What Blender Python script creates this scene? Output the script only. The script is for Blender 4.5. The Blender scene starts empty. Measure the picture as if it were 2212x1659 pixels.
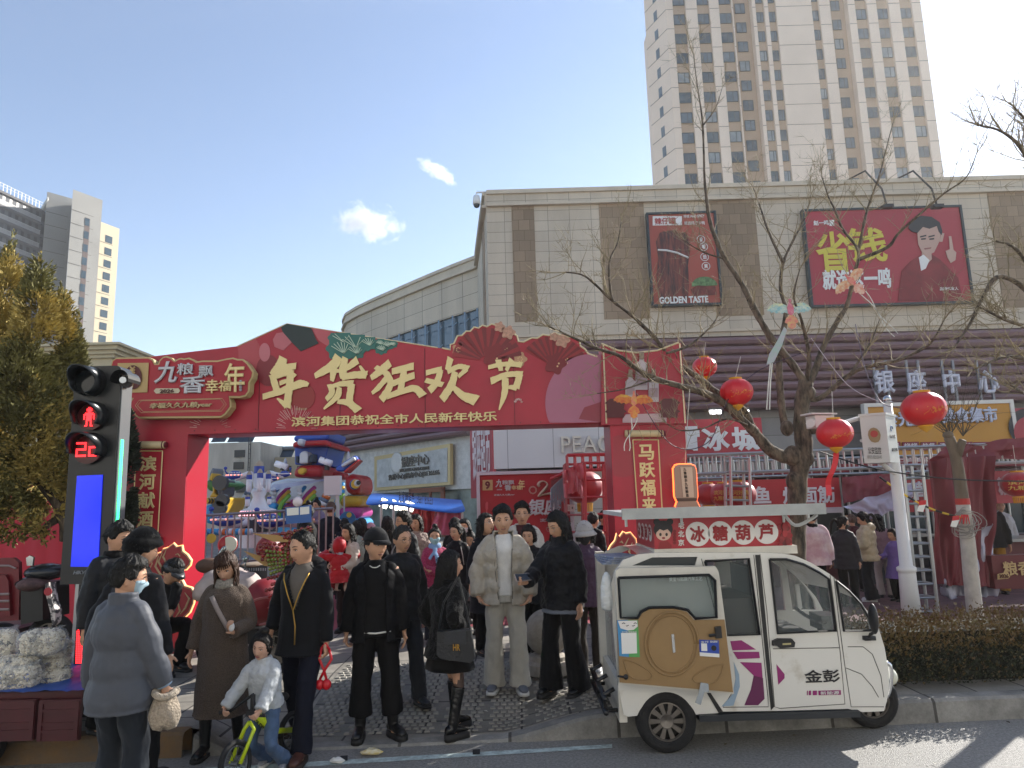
import bpy, math, random
import numpy as np
from mathutils import Vector as V, Matrix as M, noise as MN
R = math.radians
scene = bpy.context.scene
COL = scene.collection
rnd = random.Random(7)
CAMZ = 1.95; FPX = 1534.0; PITCH = R(9.3); ROLL = R(1.63)
_f = V((0, math.cos(PITCH), math.sin(PITCH))); _u = V((0, -math.sin(PITCH), math.cos(PITCH))); _r = V((1, 0, 0))
CX = _r*math.cos(ROLL) - _u*math.sin(ROLL); CY = _r*math.sin(ROLL) + _u*math.cos(ROLL)
cd = bpy.data.cameras.new('camera'); cam = bpy.data.objects.new('camera', cd); COL.objects.link(cam)
cd.sensor_width = 36; cd.lens = 36*FPX/2212; cd.clip_end = 6000; cd.clip_start = .05
m = M((CX, CY, -_f)).transposed().to_4x4(); m.translation = (0, 0, CAMZ); cam.matrix_world = m
scene.camera = cam
SUN_AZ = R(50); SUN_EL = R(29)          # azimuth measured from +Y towards +X
w = bpy.data.worlds.new('World'); scene.world = w; w.use_nodes = True
nt = w.node_tree; nt.nodes.clear()
sky = nt.nodes.new('ShaderNodeTexSky'); sky.sky_type = 'NISHITA'; sky.sun_disc = False
sky.sun_elevation = SUN_EL; sky.sun_rotation = SUN_AZ
sky.altitude = 1500; sky.air_density = 1.1; sky.dust_density = .85; sky.ozone_density = 2.2
bg = nt.nodes.new('ShaderNodeBackground'); bg.inputs['Strength'].default_value = .108
wo = nt.nodes.new('ShaderNodeOutputWorld')
hs_ = nt.nodes.new('ShaderNodeHueSaturation'); hs_.inputs['Saturation'].default_value = .86
nt.links.new(sky.outputs[0], hs_.inputs['Color']); nt.links.new(hs_.outputs[0], bg.inputs[0]); nt.links.new(bg.outputs[0], wo.inputs[0])
sl = bpy.data.lights.new('sun', 'SUN'); sl.energy = 4.6; sl.angle = R(.5); sl.color = (1, .95, .87)
so = bpy.data.objects.new('sun', sl); COL.objects.link(so)
SUN = V((math.sin(SUN_AZ)*math.cos(SUN_EL), math.cos(SUN_AZ)*math.cos(SUN_EL), math.sin(SUN_EL)))
so.rotation_euler = SUN.to_track_quat('Z', 'Y').to_euler()
vs = scene.view_settings; vs.view_transform = 'Standard'; vs.look = 'None'; vs.exposure = 1.2; vs.gamma = 1
scene.cycles.max_bounces = 6; scene.cycles.transparent_max_bounces = 16; scene.cycles.volume_bounces = 1
def ray(px, py): return _f*FPX + CX*(px-1106) - CY*(py-829.5)
def W(px, py, Y):
 d = ray(px, py); return V((0, 0, CAMZ)) + d*(Y/d.y)
def G(px, py, z=0.):
 d = ray(px, py); return V((0, 0, CAMZ)) + d*((z-CAMZ)/d.z)
def lin(h):
 if not isinstance(h, str): return tuple(h)
 h = h.lstrip('#'); o = []
 if len(h) == 3: h = ''.join(c*2 for c in h)
 for i in (0, 2, 4):
  c = int(h[i:i+2], 16)/255; o.append(c/12.92 if c <= .04045 else ((c+.055)/1.055)**2.4)
 return tuple(o)
MATS = {}
def mat(col, rough=.6, metal=0., var=0., scale=6., bump=0., bscale=40., emit=0., trans=0., alpha=1., spec=.5, col2=None, coat=0., thresh=None, stretch=None, sheen=0.):
 """procedural principled material; var/col2 mix a noise, bump a fine noise"""
 key = (str(col), rough, metal, var, scale, bump, bscale, emit, trans, alpha, spec, str(col2), coat, thresh, stretch, sheen)
 if key in MATS: return MATS[key]
 mt = bpy.data.materials.new('paint'); mt.use_nodes = True; t = mt.node_tree; N = t.nodes; L = t.links
 p = N['Principled BSDF']; c = lin(col)
 p.inputs['Base Color'].default_value = (*c, 1); p.inputs['Roughness'].default_value = rough; p.inputs['Metallic'].default_value = metal
 p.inputs['Specular IOR Level'].default_value = spec
 if coat: p.inputs['Coat Weight'].default_value = coat; p.inputs['Coat Roughness'].default_value = .12
 if sheen: p.inputs['Sheen Weight'].default_value = sheen; p.inputs['Sheen Roughness'].default_value = .4
 if trans: p.inputs['Transmission Weight'].default_value = trans
 if alpha < 1: p.inputs['Alpha'].default_value = alpha
 if emit: p.inputs['Emission Color'].default_value = (*c, 1); p.inputs['Emission Strength'].default_value = emit
 if var or bump or col2 is not None:
  tc = N.new('ShaderNodeTexCoord'); src = tc.outputs['Object']
  if stretch:
   mp = N.new('ShaderNodeMapping'); mp.inputs['Scale'].default_value = stretch; L.new(src, mp.inputs[0]); src = mp.outputs[0]
  if var or col2 is not None:
   n = N.new('ShaderNodeTexNoise'); n.inputs['Scale'].default_value = scale; n.inputs['Detail'].default_value = 5; n.inputs['Roughness'].default_value = .62
   L.new(src, n.inputs['Vector'])
   rp = N.new('ShaderNodeValToRGB')
   a, b = thresh or (.3, .7); rp.color_ramp.elements[0].position = a; rp.color_ramp.elements[1].position = b
   if col2 is not None: c0, c1 = lin(col2), c
   else: c0, c1 = tuple(x*(1-var) for x in c), tuple(min(1, x*(1+var*.6)) for x in c)
   rp.color_ramp.elements[0].color = (*c0, 1); rp.color_ramp.elements[1].color = (*c1, 1)
   L.new(n.outputs[0], rp.inputs[0]); L.new(rp.outputs[0], p.inputs['Base Color'])
  if bump:
   n2 = N.new('ShaderNodeTexNoise'); n2.inputs['Scale'].default_value = bscale; n2.inputs['Detail'].default_value = 4
   L.new(src, n2.inputs['Vector'])
   bp = N.new('ShaderNodeBump'); bp.inputs['Strength'].default_value = min(1, bump); bp.inputs['Distance'].default_value = .02
   L.new(n2.outputs[0], bp.inputs['Height']); L.new(bp.outputs[0], p.inputs['Normal'])
 MATS[key] = mt; return mt
def tilemat(col, mortar, bw, bh, ms=.01, axes='xz', var=.12, rough=.75, offset=0., bump=.3, dirt=.25, off=(0, 0), dscale=.25, streak=True):
 """stone panel / tile material in object (= world) coordinates"""
 mt = bpy.data.materials.new('tiles'); mt.use_nodes = True; t = mt.node_tree; N = t.nodes; L = t.links; p = N['Principled BSDF']
 tc = N.new('ShaderNodeTexCoord'); sp = N.new('ShaderNodeSeparateXYZ'); L.new(tc.outputs['Object'], sp.inputs[0])
 cb = N.new('ShaderNodeCombineXYZ')
 for k, a in enumerate(axes):
  ad = N.new('ShaderNodeMath'); ad.operation = 'ADD'; ad.inputs[1].default_value = off[k]+100*(bw if k == 0 else bh)
  L.new(sp.outputs['xyz'.index(a)], ad.inputs[0]); L.new(ad.outputs[0], cb.inputs[k])
 b = N.new('ShaderNodeTexBrick'); b.inputs['Scale'].default_value = 1; b.inputs['Brick Width'].default_value = bw; b.inputs['Row Height'].default_value = bh
 b.inputs['Mortar Size'].default_value = ms; b.inputs['Mortar Smooth'].default_value = .1; b.offset = offset; b.inputs['Bias'].default_value = 0
 c = lin(col)
 b.inputs['Color1'].default_value = (*[x*(1-var) for x in c], 1); b.inputs['Color2'].default_value = (*[min(1, x*(1+var)) for x in c], 1); b.inputs['Mortar'].default_value = (*lin(mortar), 1)
 L.new(cb.outputs[0], b.inputs['Vector'])
 n = N.new('ShaderNodeTexNoise'); n.inputs['Scale'].default_value = dscale; n.inputs['Detail'].default_value = 8; n.inputs['Roughness'].default_value = .7
 mp = N.new('ShaderNodeMapping'); mp.inputs['Scale'].default_value = (1.5, 1.5, .35 if streak else 1.5); L.new(tc.outputs['Object'], mp.inputs[0]); L.new(mp.outputs[0], n.inputs['Vector'])
 mr = N.new('ShaderNodeMapRange'); mr.inputs['From Min'].default_value = .3; mr.inputs['From Max'].default_value = .7; mr.inputs['To Min'].default_value = 1-dirt; mr.inputs['To Max'].default_value = 1+dirt*.4
 L.new(n.outputs[0], mr.inputs[0])
 n3 = N.new('ShaderNodeTexNoise'); n3.inputs['Scale'].default_value = 60; n3.inputs['Detail'].default_value = 3; L.new(tc.outputs['Object'], n3.inputs['Vector'])
 mr3 = N.new('ShaderNodeMapRange'); mr3.inputs['To Min'].default_value = .8; mr3.inputs['To Max'].default_value = 1.2; L.new(n3.outputs[0], mr3.inputs[0])
 mm = N.new('ShaderNodeMath'); mm.operation = 'MULTIPLY'; L.new(mr.outputs[0], mm.inputs[0]); L.new(mr3.outputs[0], mm.inputs[1])
 mx = N.new('ShaderNodeVectorMath'); mx.operation = 'SCALE'; L.new(b.outputs['Color'], mx.inputs[0]); L.new(mm.outputs[0], mx.inputs['Scale'])
 L.new(mx.outputs[0], p.inputs['Base Color']); p.inputs['Roughness'].default_value = rough
 if bump:
  bp = N.new('ShaderNodeBump'); bp.inputs['Strength'].default_value = bump; bp.inputs['Distance'].default_value = .02; bp.invert = True
  L.new(b.outputs['Fac'], bp.inputs['Height']); L.new(bp.outputs[0], p.inputs['Normal'])
 return mt
def nrm(v):
 l = math.sqrt(v[0]**2+v[1]**2+v[2]**2) or 1; return V((v[0]/l, v[1]/l, v[2]/l))
def frame(t):
 t = nrm(t); a = V((0, 0, 1)) if abs(t.z) < .9 else V((1, 0, 0)); u = nrm(t.cross(a)); return u, t.cross(u)
class B:
 def __init__(s): s.v = []; s.f = []; s.m = []; s.mi = 0
 def add(s, vs, fs):
  o = len(s.v); s.v.extend([tuple(x) for x in vs]); s.f.extend([tuple(i+o for i in f) for f in fs]); s.m.extend([s.mi]*len(fs)); return s
 def box(s, c, d, rz=0, mx=None):
  a, b, e = d[0]/2, d[1]/2, d[2]/2
  vs = [V((x*a, y*b, z*e)) for x in (-1, 1) for y in (-1, 1) for z in (-1, 1)]
  if rz: mx = M.Rotation(rz, 3, 'Z')
  if mx: vs = [mx @ q for q in vs]
  c = V(c); return s.add([q+c for q in vs], [(0, 1, 3, 2), (4, 6, 7, 5), (0, 4, 5, 1), (2, 3, 7, 6), (0, 2, 6, 4), (1, 5, 7, 3)])
 def quad(s, a, b, c, d): return s.add([a, b, c, d], [(0, 1, 2, 3)])
 def prism(s, poly, ex, flip=False):
  """planar polygon (3-D points) extruded by vector ex"""
  n = len(poly); p = [V(q) for q in poly]; ex = V(ex)
  vs = p + [q+ex for q in p]
  fs = [tuple(range(n)), tuple(range(2*n-1, n-1, -1))] + [(i, i+n, (i+1) % n+n, (i+1) % n) for i in range(n)]
  return s.add(vs, fs)
 def rings(s, rs, closed=True, cap=True):
  n = len(rs[0]); vs = [q for r in rs for q in r]; fs = []
  for i in range(len(rs)-1):
   for j in range(n if closed else n-1):
    k = (j+1) % n; fs.append((i*n+j, i*n+k, (i+1)*n+k, (i+1)*n+j))
  if cap and closed: fs.append(tuple(range(n-1, -1, -1))); fs.append(tuple((len(rs)-1)*n+j for j in range(n)))
  return s.add(vs, fs)
 def tube(s, pts, r, n=6, cap=True, ell=1.):
  pts = [V(p) for p in pts]; k = len(pts)
  if not hasattr(r, '__len__'): r = [r]*k
  rs = []; up = None
  for i, p in enumerate(pts):
   t = (pts[min(i+1, k-1)]-pts[max(i-1, 0)])
   if t.length < 1e-9: t = V((0, 0, 1))
   t.normalize()
   if up is None: u, w_ = frame(t)
   else:
    u = up - t*up.dot(t); u = nrm(u) if u.length > 1e-6 else frame(t)[0]; w_ = t.cross(u)
   up = u
   rs.append([p+(u*math.cos(2*math.pi*j/n)+w_*math.sin(2*math.pi*j/n)*ell)*r[i] for j in range(n)])
  return s.rings(rs, True, cap)
 def ell(s, c, r, n=16, m_=10, mx=None):
  c = V(c); rs = []
  for i in range(m_+1):
   th = math.pi*i/m_; th = min(max(th, .02), math.pi-.02)
   ring = []
   for j in range(n):
    ph = 2*math.pi*j/n
    q = V((r[0]*math.sin(th)*math.cos(ph), r[1]*math.sin(th)*math.sin(ph), -r[2]*math.cos(th)))
    ring.append(c+(mx @ q if mx else q))
   rs.append(ring)
  return s.rings(rs)
 def lathe(s, prof, c=(0, 0, 0), n=20, ax=None, cap=True):
  """prof: (radius, height) list about axis ax"""
  c = V(c); t = V(ax) if ax else V((0, 0, 1)); t.normalize(); u, w_ = frame(t)
  return s.rings([[c+t*h+(u*math.cos(2*math.pi*j/n)+w_*math.sin(2*math.pi*j/n))*max(r, 1e-4) for j in range(n)] for r, h in prof], True, cap)
 def mat(s, i): s.mi = i; return s
 def mesh(s, name, mats=None, smooth=False):
  me = bpy.data.meshes.new(name); me.from_pydata(s.v, [], s.f)
  if mats is not None:
   for q in (mats if isinstance(mats, (list, tuple)) else [mats]): me.materials.append(q)
  me.polygons.foreach_set('material_index', s.m)
  if smooth: me.polygons.foreach_set('use_smooth', [True]*len(s.f))
  me.update(); return me
 def build(s, name, mats, parent=None, smooth=False, **kw):
  return link(name, s.mesh(name, mats, smooth), parent, **kw)
def link(name, me, parent=None, label=None, cat=None, group=None, kind=None, loc=None):
 o = bpy.data.objects.new(name, me); COL.objects.link(o)
 if loc is not None: o.location = loc
 if parent is not None:
  o.parent = parent
  o.matrix_parent_inverse = M.Translation(-parent.location) if parent.type == 'EMPTY' and parent.get('base') else M.Identity(4)
 tag(o, label, cat, group, kind); return o
def tag(o, label=None, cat=None, group=None, kind=None):
 for k, v in (('label', label), ('category', cat), ('group', group), ('kind', kind)):
  if v: o[k] = v
 return o
def thing(name, label, cat, base=(0, 0, 0), group=None, local=False, rz=0):
 """Empty at the thing's base. local=False: children are built in world coordinates"""
 o = bpy.data.objects.new(name, None); COL.objects.link(o); o.location = base; o.rotation_euler = (0, 0, rz)
 if not local: o['base'] = 1
 return tag(o, label, cat, group)
def copytree(o, parent=None):
 c = o.copy(); COL.objects.link(c)
 if parent: c.parent = parent
 for ch in list(o.children): copytree(ch, c)
 return c
_tc = {}
def glyphs(s, bold=.0, ext=.01, shear=0., sp=1.):
 k = (s, bold, ext, shear, sp)
 if k in _tc: return _tc[k]
 cu = bpy.data.curves.new('t', 'FONT'); cu.body = s; cu.extrude = ext; cu.bevel_depth = bold; cu.bevel_resolution = 0; cu.shear = shear; cu.resolution_u = 3; cu.space_character = sp; cu.space_line = 1.12
 ob = bpy.data.objects.new('t', cu); COL.objects.link(ob)
 dg = bpy.context.evaluated_depsgraph_get(); me = bpy.data.meshes.new_from_object(ob.evaluated_get(dg))
 n = len(me.vertices); a = np.empty(n*3, 'f'); me.vertices.foreach_get('co', a); a = a.reshape(-1, 3)
 f = [tuple(p.vertices) for p in me.polygons]
 bpy.data.objects.remove(ob); bpy.data.meshes.remove(me); bpy.data.curves.remove(cu)
 _tc[k] = (a, f); return _tc[k]
def text_on(s, o, ux, uz, mt, parent, bold=.02, thick=.01, shear=0., sp=1., name='lettering', smooth=False):
 """lettering stretched into the rectangle with corner o and edge vectors ux, uz; it stands proud along ux x uz"""
 a, f = glyphs(s, bold, .01, shear, sp); mn = a.min(0); mx = a.max(0); q = (a-mn)/np.maximum(mx-mn, 1e-6)
 ux = V(ux); uz = V(uz); n = nrm(ux.cross(uz)); o = V(o)
 P = np.array(o)+np.outer(q[:, 0], np.array(ux))+np.outer(q[:, 1], np.array(uz))+np.outer(q[:, 2], np.array(n*thick))
 b = B(); b.add([tuple(x) for x in P], f); return b.build(name, mt, parent)
def text_px(s, x0, y0, x1, y1, Y, mt, parent, **kw):
 """lettering filling photo box x0..x1, y0..y1 on the upright frontal plane at depth Y"""
 a = W(x0, y1, Y); c = W(x1, y1, Y); d = W(x0, y0, Y)
 hx = (W((x0+x1)/2, (y0+y1)/2, Y)); wd = (c-a).length; ht = (d-a).length
 o = V((hx.x-wd/2, Y, hx.z-ht/2)); return text_on(s, o, (wd, 0, 0), (0, 0, ht), mt, parent, **kw)
def polypx(pts, Y): return [W(x, y, Y) for x, y in pts]
def flat(b, pts, Y, t=.02):
 """photo outline set upright at depth Y with thickness t behind it"""
 return b.prism(polypx(pts, Y), (0, t, 0))
def disc(b, c, r, Y_n=(0, -1, 0), t=.005, n=24, ry=None):
 c = V(c); a = nrm(V(Y_n)); u, w_ = frame(a); ry = ry or r
 return b.prism([c+u*math.cos(2*math.pi*i/n)*r+w_*math.sin(2*math.pi*i/n)*ry for i in range(n)], a*t)
def crom(P, n=4):
 o = []
 for i in range(len(P)-1):
  p0, p1, p2, p3 = P[max(i-1, 0)], P[i], P[i+1], P[min(i+2, len(P)-1)]
  for k in range(n): t = k/n; o.append(.5*((2*p1)+(p2-p0)*t+(2*p0-5*p1+4*p2-p3)*t*t+(3*p1-p0-3*p2+p3)*t**3))
 return o+[P[-1]]
def sst(a, b, x):
 t = min(1, max(0, (x-a)/(b-a))); return t*t*(3-2*t)
SW = .18
def kerbY(x): return 6.08+.05*(x+2.6) if x < 2.2 else 6.32+.06*(x-2.2)
def paveZ(x, y):
 d = max(1-sst(-2.75, -2.25, x), sst(-.35, .75, x))
 return max(.015, SW*max(d, sst(0, 1.9, y-kerbY(x)-.1)))
def ST(name, b, mt, smooth=False): return b.build(name, mt, smooth=smooth, kind='structure')
b = B(); b.quad((-400, -60, -.02), (400, -60, -.02), (400, 600, -.02), (-400, 600, -.02)); ST('ground', b, mat('#6f6862', .95, var=.3, scale=.2))
asphalt = mat('#93918d', .62, var=.42, scale=45, bump=1, bscale=110)
b = B(); b.quad((-60, -12, 0), (60, -12, 0), (60, 6.9, 0), (-60, 6.9, 0)); ST('road', b, asphalt)
b = B(); b.quad(G(-60, 1700, .004), G(1322, 1615.5, .004), G(1322, 1607.5, .004), G(-60, 1688, .004)); ST('road_marking', b, mat('#aebbb8', .75, var=.35, scale=14, thresh=(.35, .6)))
b = B()
for x in (505, 742, 1028): b.quad(G(x-7, 1655-(x-505)*.048, .008), G(x+9, 1654-(x-505)*.048, .008), G(x+9, 1643-(x-505)*.048, .008), G(x-7, 1644-(x-505)*.048, .008))
ST('road_patch', b, mat('#1d1e20', .8, var=.3, scale=30))
conc = tilemat('#8a857c', '#3f3c38', .5, .5, .01, 'xy', .2, .85, 0, .4, .5, dscale=1.3, streak=False)
b = B(); xs = [-16+i*.2 for i in range(66)]+[-2.8+i*.08 for i in range(50)]+[1.2+i*.2 for i in range(90)]
ys = [.14, .3, .5, .7, .9, 1.1, 1.3, 1.5, 1.7, 1.9, 2.1, 2.4]
b.rings([[(x, kerbY(x)+d, paveZ(x, kerbY(x)+d)) for x in xs] for d in ys]+[[(x, 20, SW) for x in xs]], closed=False, cap=False); ST('pavement', b, conc)
b = B(); b.quad((-60, 8, SW-.006), (60, 8, SW-.006), (60, 140, SW-.006), (-60, 140, SW-.006)); ST('plaza', b, tilemat('#7f7a74', '#55504c', .6, .6, .01, 'xy', .1, .85, 0, .3, .35, dscale=.5, streak=False))
for nm, x0, x1, mt in (('kerb', -16, -2.7, mat('#7a5c36', .85, var=.35, scale=3, col2='#54504a', bump=.4, bscale=30)), ('kerb', -2.7, 20, tilemat('#8b8984', '#4a4844', .9, 9, .014, 'xy', .12, .85, 0, .3, .5, off=(.1, 4.5), dscale=3, streak=False))):
 xx = [x for x in xs if x0 <= x <= x1+.001]
 b = B(); b.rings([[(x, kerbY(x)-.02, -.03) for x in xx], [(x, kerbY(x), paveZ(x, kerbY(x)+.15)-.02) for x in xx], [(x, kerbY(x)+.025, paveZ(x, kerbY(x)+.15)+.003) for x in xx], [(x, kerbY(x)+.16, paveZ(x, kerbY(x)+.15)+.004) for x in xx], [(x, kerbY(x)+.17, -.03) for x in xx]], closed=False, cap=False)
 ST(nm, b, mt)
b = B(); b2 = B()
def rampsheet(bb, x0, x1, y0, y1, dz, st):
 nx = max(1, int((x1-x0)/st)); ny = max(1, int((y1-y0)/st))
 bb.rings([[(x0+(x1-x0)*i/nx, y0+(y1-y0)*j/ny, paveZ(x0+(x1-x0)*i/nx, y0+(y1-y0)*j/ny)+dz) for i in range(nx+1)] for j in range(ny+1)], closed=False, cap=False)
rampsheet(b, -1.95, .95, 6.42, 8.35, .004, .12)
ST('ramp', b, tilemat('#77736b', '#3f3d3a', .42, .42, .012, 'xy', .12, .85, 0, .3, .4, dscale=2, streak=False))
for i in range(42):
 for j in range(23):
  x = -1.93+i*.0685+(.03 if j % 2 else 0); y = 6.45+j*.083
  if rnd.random() < .04 or (i % 6 == 5): continue
  z = paveZ(x, y)+.004; z2 = paveZ(x, y+.05)+.004
  b2.add([(x, y, z), (x+.05, y, z), (x+.05, y+.045, z2), (x, y+.045, z2), (x+.006, y+.006, z+.011), (x+.044, y+.006, z+.011), (x+.044, y+.04, z2+.011), (x+.006, y+.04, z2+.011)], [(4, 5, 6, 7), (0, 1, 5, 4), (1, 2, 6, 5), (2, 3, 7, 6), (3, 0, 4, 7)])
ST('ramp_paving', b2, mat('#8d8980', .8, var=.3, scale=3))
b = B()
for k in range(7):
 x, y = rnd.uniform(-3, 5.5), rnd.uniform(3.9, 5.4); p = [V((x, y, .006))]; a = rnd.uniform(-.5, .9)
 for j in range(12): a += rnd.uniform(-.5, .5); p.append(p[-1]+V((math.cos(a)*.12, math.sin(a)*.07, 0)))
 b.rings([[q+V((0, -.004-.003*rnd.random(), 0)) for q in p], [q+V((0, .004+.003*rnd.random(), .0)) for q in p]], closed=False, cap=False)
for x, y, r in ((2.9, 4.7, .3), (-1.6, 4.55, .22), (4.3, 5.2, .35), (.7, 4.9, .2)): b.add([(x+r*1.7*math.cos(t*.45)*rnd.uniform(.7, 1.2), y+r*.5*math.sin(t*.45)*rnd.uniform(.7, 1.2), .005) for t in range(14)], [tuple(range(14))])
b.build('road_stain', mat('#4a4846', .6, var=.4, scale=9), kind='structure')
b = B()
for k in range(240):
 x = rnd.uniform(-4.5, 6.5); y = rnd.uniform(4.2, 10.3); z = (paveZ(x, y) if y > kerbY(x)+.2 else 0)+.012; r = rnd.uniform(.006, .02)*(1.8 if rnd.random() < .06 else 1); a = rnd.random()*6.3; b.mi = rnd.choice((0, 0, 0, 1, 2)); c_, s_ = math.cos(a)*r, math.sin(a)*r
 b.add([(x+c_*1.6, y+s_*1.6, z), (x-s_*.6, y+c_*.6, z+r*.35), (x-c_*1.6, y-s_*1.6, z+.003), (x+s_*.6, y-c_*.6, z+r*.2)], [(0, 1, 2, 3)])
b.build('leaf_litter', [mat('#6a5534', .8), mat('#b9b4a8', .7), mat('#3a332a', .8)], kind='stuff')
b = B(); b.quad((-4.6, 10.6, SW+.004), (3.5, 10.6, SW+.004), (5, 24, SW+.004), (-9, 24, SW+.004)); ST('plaza_paint', b, mat('#8c3440', .8, var=.3, scale=.8))
b = B()
for k in range(26):
 cx, cy, r = rnd.uniform(-2.6, 2.8), 11+k*.3, rnd.uniform(.15, .4); a0 = rnd.random()*6
 b.add([(cx+r*1.6*math.cos(a0+t*.7)*(.7+.4*rnd.random()), cy+r*.8*math.sin(a0+t*.7)*(.7+.4*rnd.random()), SW+.008+k*.0004) for t in range(9)], [tuple(range(9))])
ST('floor_marking', b, mat('#b7a179', .8, var=.3, scale=3))
b = B(); b.quad((3.4, 9.6, SW+.012), (18, 9.6, SW+.012), (20, 27, SW+.012), (3.7, 27, SW+.012)); ST('paving', b, tilemat('#6d4a4c', '#4a3536', .3, .15, .008, 'xy', .2, .8, .5, .2, .4, dscale=.7, streak=False))
FY = 28.
zt = W(1600, 398, FY).z; z8 = W(1600, 406.5, FY).z; zb = W(1600, 433, FY).z; zl = W(1500, 734, FY).z; zf = W(1700, 884, FY).z; zs = W(1500, 716, FY).z; zi = W(1300, 690, FY).z
xc = W(1052, 470, FY).x
stone = tilemat('#c6baa6', '#8b8376', .9, .447, .01, 'xz', .06, .8, 0, .35, .22, off=(.12, .05))
stone_d = tilemat('#c6baa6', '#8b8376', .9, .447, .012, 'yz', .06, .8, 0, .35, .22)
brown = tilemat('#93806a', '#75664f', .46, .447, .01, 'xz', .14, .85, .5, .3, .2)
smooth_st = mat('#c4b8a4', .8, var=.12, scale=1.2, bump=.15, bscale=50)
louv = mat('#7a6164', .45, var=.1, scale=2)
mall = thing('shopping_mall', 'long low stone clad shopping mall with maroon ribbed fascia and curved left wing', 'building', (3, FY, 0))
XR = 30
def band(name, plan, z0, z1, off, mt, parent=mall, th=.3, smooth=False):
 """wall strip along plan polyline (x, y), off metres proud of it towards the street (left-hand side)"""
 n = len(plan); P = [V((x, y, 0)) for x, y in plan]; o = []; i_ = []
 for k in range(n):
  t = nrm(P[min(k+1, n-1)]-P[max(k-1, 0)]); nn = V((t.y, -t.x, 0))
  o.append(P[k]+nn*off); i_.append(P[k]+nn*(off-th))
 b = B(); z0 = V((0, 0, z0)); z1 = V((0, 0, z1))
 b.rings([[p+z0 for p in o], [p+z1 for p in o], [p+z1 for p in i_], [p+z0 for p in i_], [p+z0 for p in o]], closed=False, cap=False)
 b.quad(o[0]+z0, o[0]+z1, i_[0]+z1, i_[0]+z0); b.quad(o[-1]+z0, o[-1]+z1, i_[-1]+z1, i_[-1]+z0)
 return b.build(name, mt, parent, smooth=smooth)
front = [(xc, FY), (XR, FY)]; side = [(xc-.75, FY+7.4), (xc, FY+.0)]
wing = [(-12.0, 54), (-11.9, 50), (-11.6, 48.2), (-11.0, 46.5), (-9.9, 44.9), (-8.4, 43.1), (-6.6, 41.1), (-4.8, 39.1), (-3.1, 37.3), (-1.7, 35.9), (xc-.5, 35.2)]
band('wall', front, zl, zb, 0, stone); band('wall', side, zl, zb, .02, stone_d)
winz = 11.85
band('wall', wing, winz, zb, 0, tilemat('#c6baa6', '#8b8376', 1.25, .85, .016, 'xz', .06, .8, 0, .35, .22))
for pl, k in ((front, 0), (side, .02), (wing, 0)):
 band('cornice', pl, zb+.1, z8, .06+k, stone if pl is front else smooth_st); band('coping', pl, z8, zt, .16+k, smooth_st, th=.8); band('ledge', pl, zb, zb+.1, .2+k, smooth_st, th=.5)
band('ledge', front, zs-.05, zs+.05, .1, smooth_st)
for x0, x1 in ((1108, 1157), (1299, 1397), (1540, 1640), (2152, 2330)):
 a = W(x0, 560, FY).x; c = W(x1, 560, FY).x; band('stone_inset', [(a, FY), (c, FY)], zi, zb, .03, brown, th=.1)
a = W(1037, 560, FY+3).x
band('stone_inset', [(xc-.3, FY+3), (xc-.15, FY+1.5)], zi, zb, .05, brown, th=.1)
def louvre(plan, z0, z1, nrib, off):
 P = [V((x, y, 0)) for x, y in plan]; rs = []; n = len(P); prof = []
 for i in range(nrib):
  h = (z1-z0)/nrib
  for t, d in ((0, 0), (.12, .1), (.45, .16), (.75, .12), (.9, -.05), (.97, -.08)): prof.append((z0+h*(i+t), off+d))
 prof.append((z1, off)); prof.append((z1, off-.6))
 prof = [(z0, off-1.2)]+prof
 for z, d in prof:
  r = []
  for k in range(n):
   t = nrm(P[min(k+1, n-1)]-P[max(k-1, 0)]); r.append(P[k]+V((t.y, -t.x, 0))*d+V((0, 0, z)))
  rs.append(r)
 b = B(); b.rings(rs, closed=False, cap=False); return b.build('fascia', louv, mall)
louvre([(xc-.2, FY), (XR, FY)], zf, zl, 8, .5); louvre(wing, 5.3, 8.2, 8, .5); louvre([(xc-.95, FY+7.4), (xc-.2, FY)], zf, zl, 8, .4)
glassb = mat('#56666f', .08, spec=.8, var=.2, scale=.5); mull = mat('#74899a', .4, metal=.5)
gl = band('window', wing[2:], 8.2, winz, -.12, glassb, th=.1)
b = B()
for k in range(2, len(wing)-1):
 for t in (0, .5):
  x = wing[k][0]*(1-t)+wing[k+1][0]*t; y = wing[k][1]*(1-t)+wing[k+1][1]*t
  b.box((x, y-.04, (8.2+winz)/2), (.09, .16, winz-8.2)); 
  for z in (9.2, 10.3, 11.3): b.tube([(x-.25, y-.3, z-.1), (x, y-.05, z), (x+.25, y-.3, z+.15)], .025, 4)
b.build('mullion', mull, gl)
stonew = mat('#c9c9c6', .7, var=.2, scale=3, bump=1, bscale=7)
band('wall', wing, 2.6, 5.3, -.05, stonew); band('wall', wing, 0, 2.6, -.3, mat('#7c8c88', .3, var=.5, scale=1.2, col2='#3c4646'))
gf = thing  # alias kept short
b = B(); b.box(((xc+XR)/2, FY+.4, zf/2), (XR-xc, .5, zf)); b.build('wall', tilemat('#8e8d8a', '#6a6966', 1.4, .7, .012, 'xz', .06, .6, 0, .3, .2), mall)
for x0, x1 in ((1300, 1420), (1655, 1735), (1760, 1860), (1900, 2000), (2030, 2130), (2150, 2300)):
 a = W(x0, 1000, FY).x; c = W(x1, 1000, FY).x
 b = B(); b.box(((a+c)/2, FY+.12, 1.75), (c-a, .1, 3.2)); g_ = b.build('window', mat('#26353a', .1, var=.4, scale=1.5), mall)
 b = B()
 for k in range(4): b.box((a+(c-a)*k/3, FY+.05, 1.75), (.08, .08, 3.2))
 b.box(((a+c)/2, FY+.04, 2.6), (c-a, .08, .08)); b.build('frame', mat('#4a4f50', .4, metal=.6), g_)
b = B()
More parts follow.
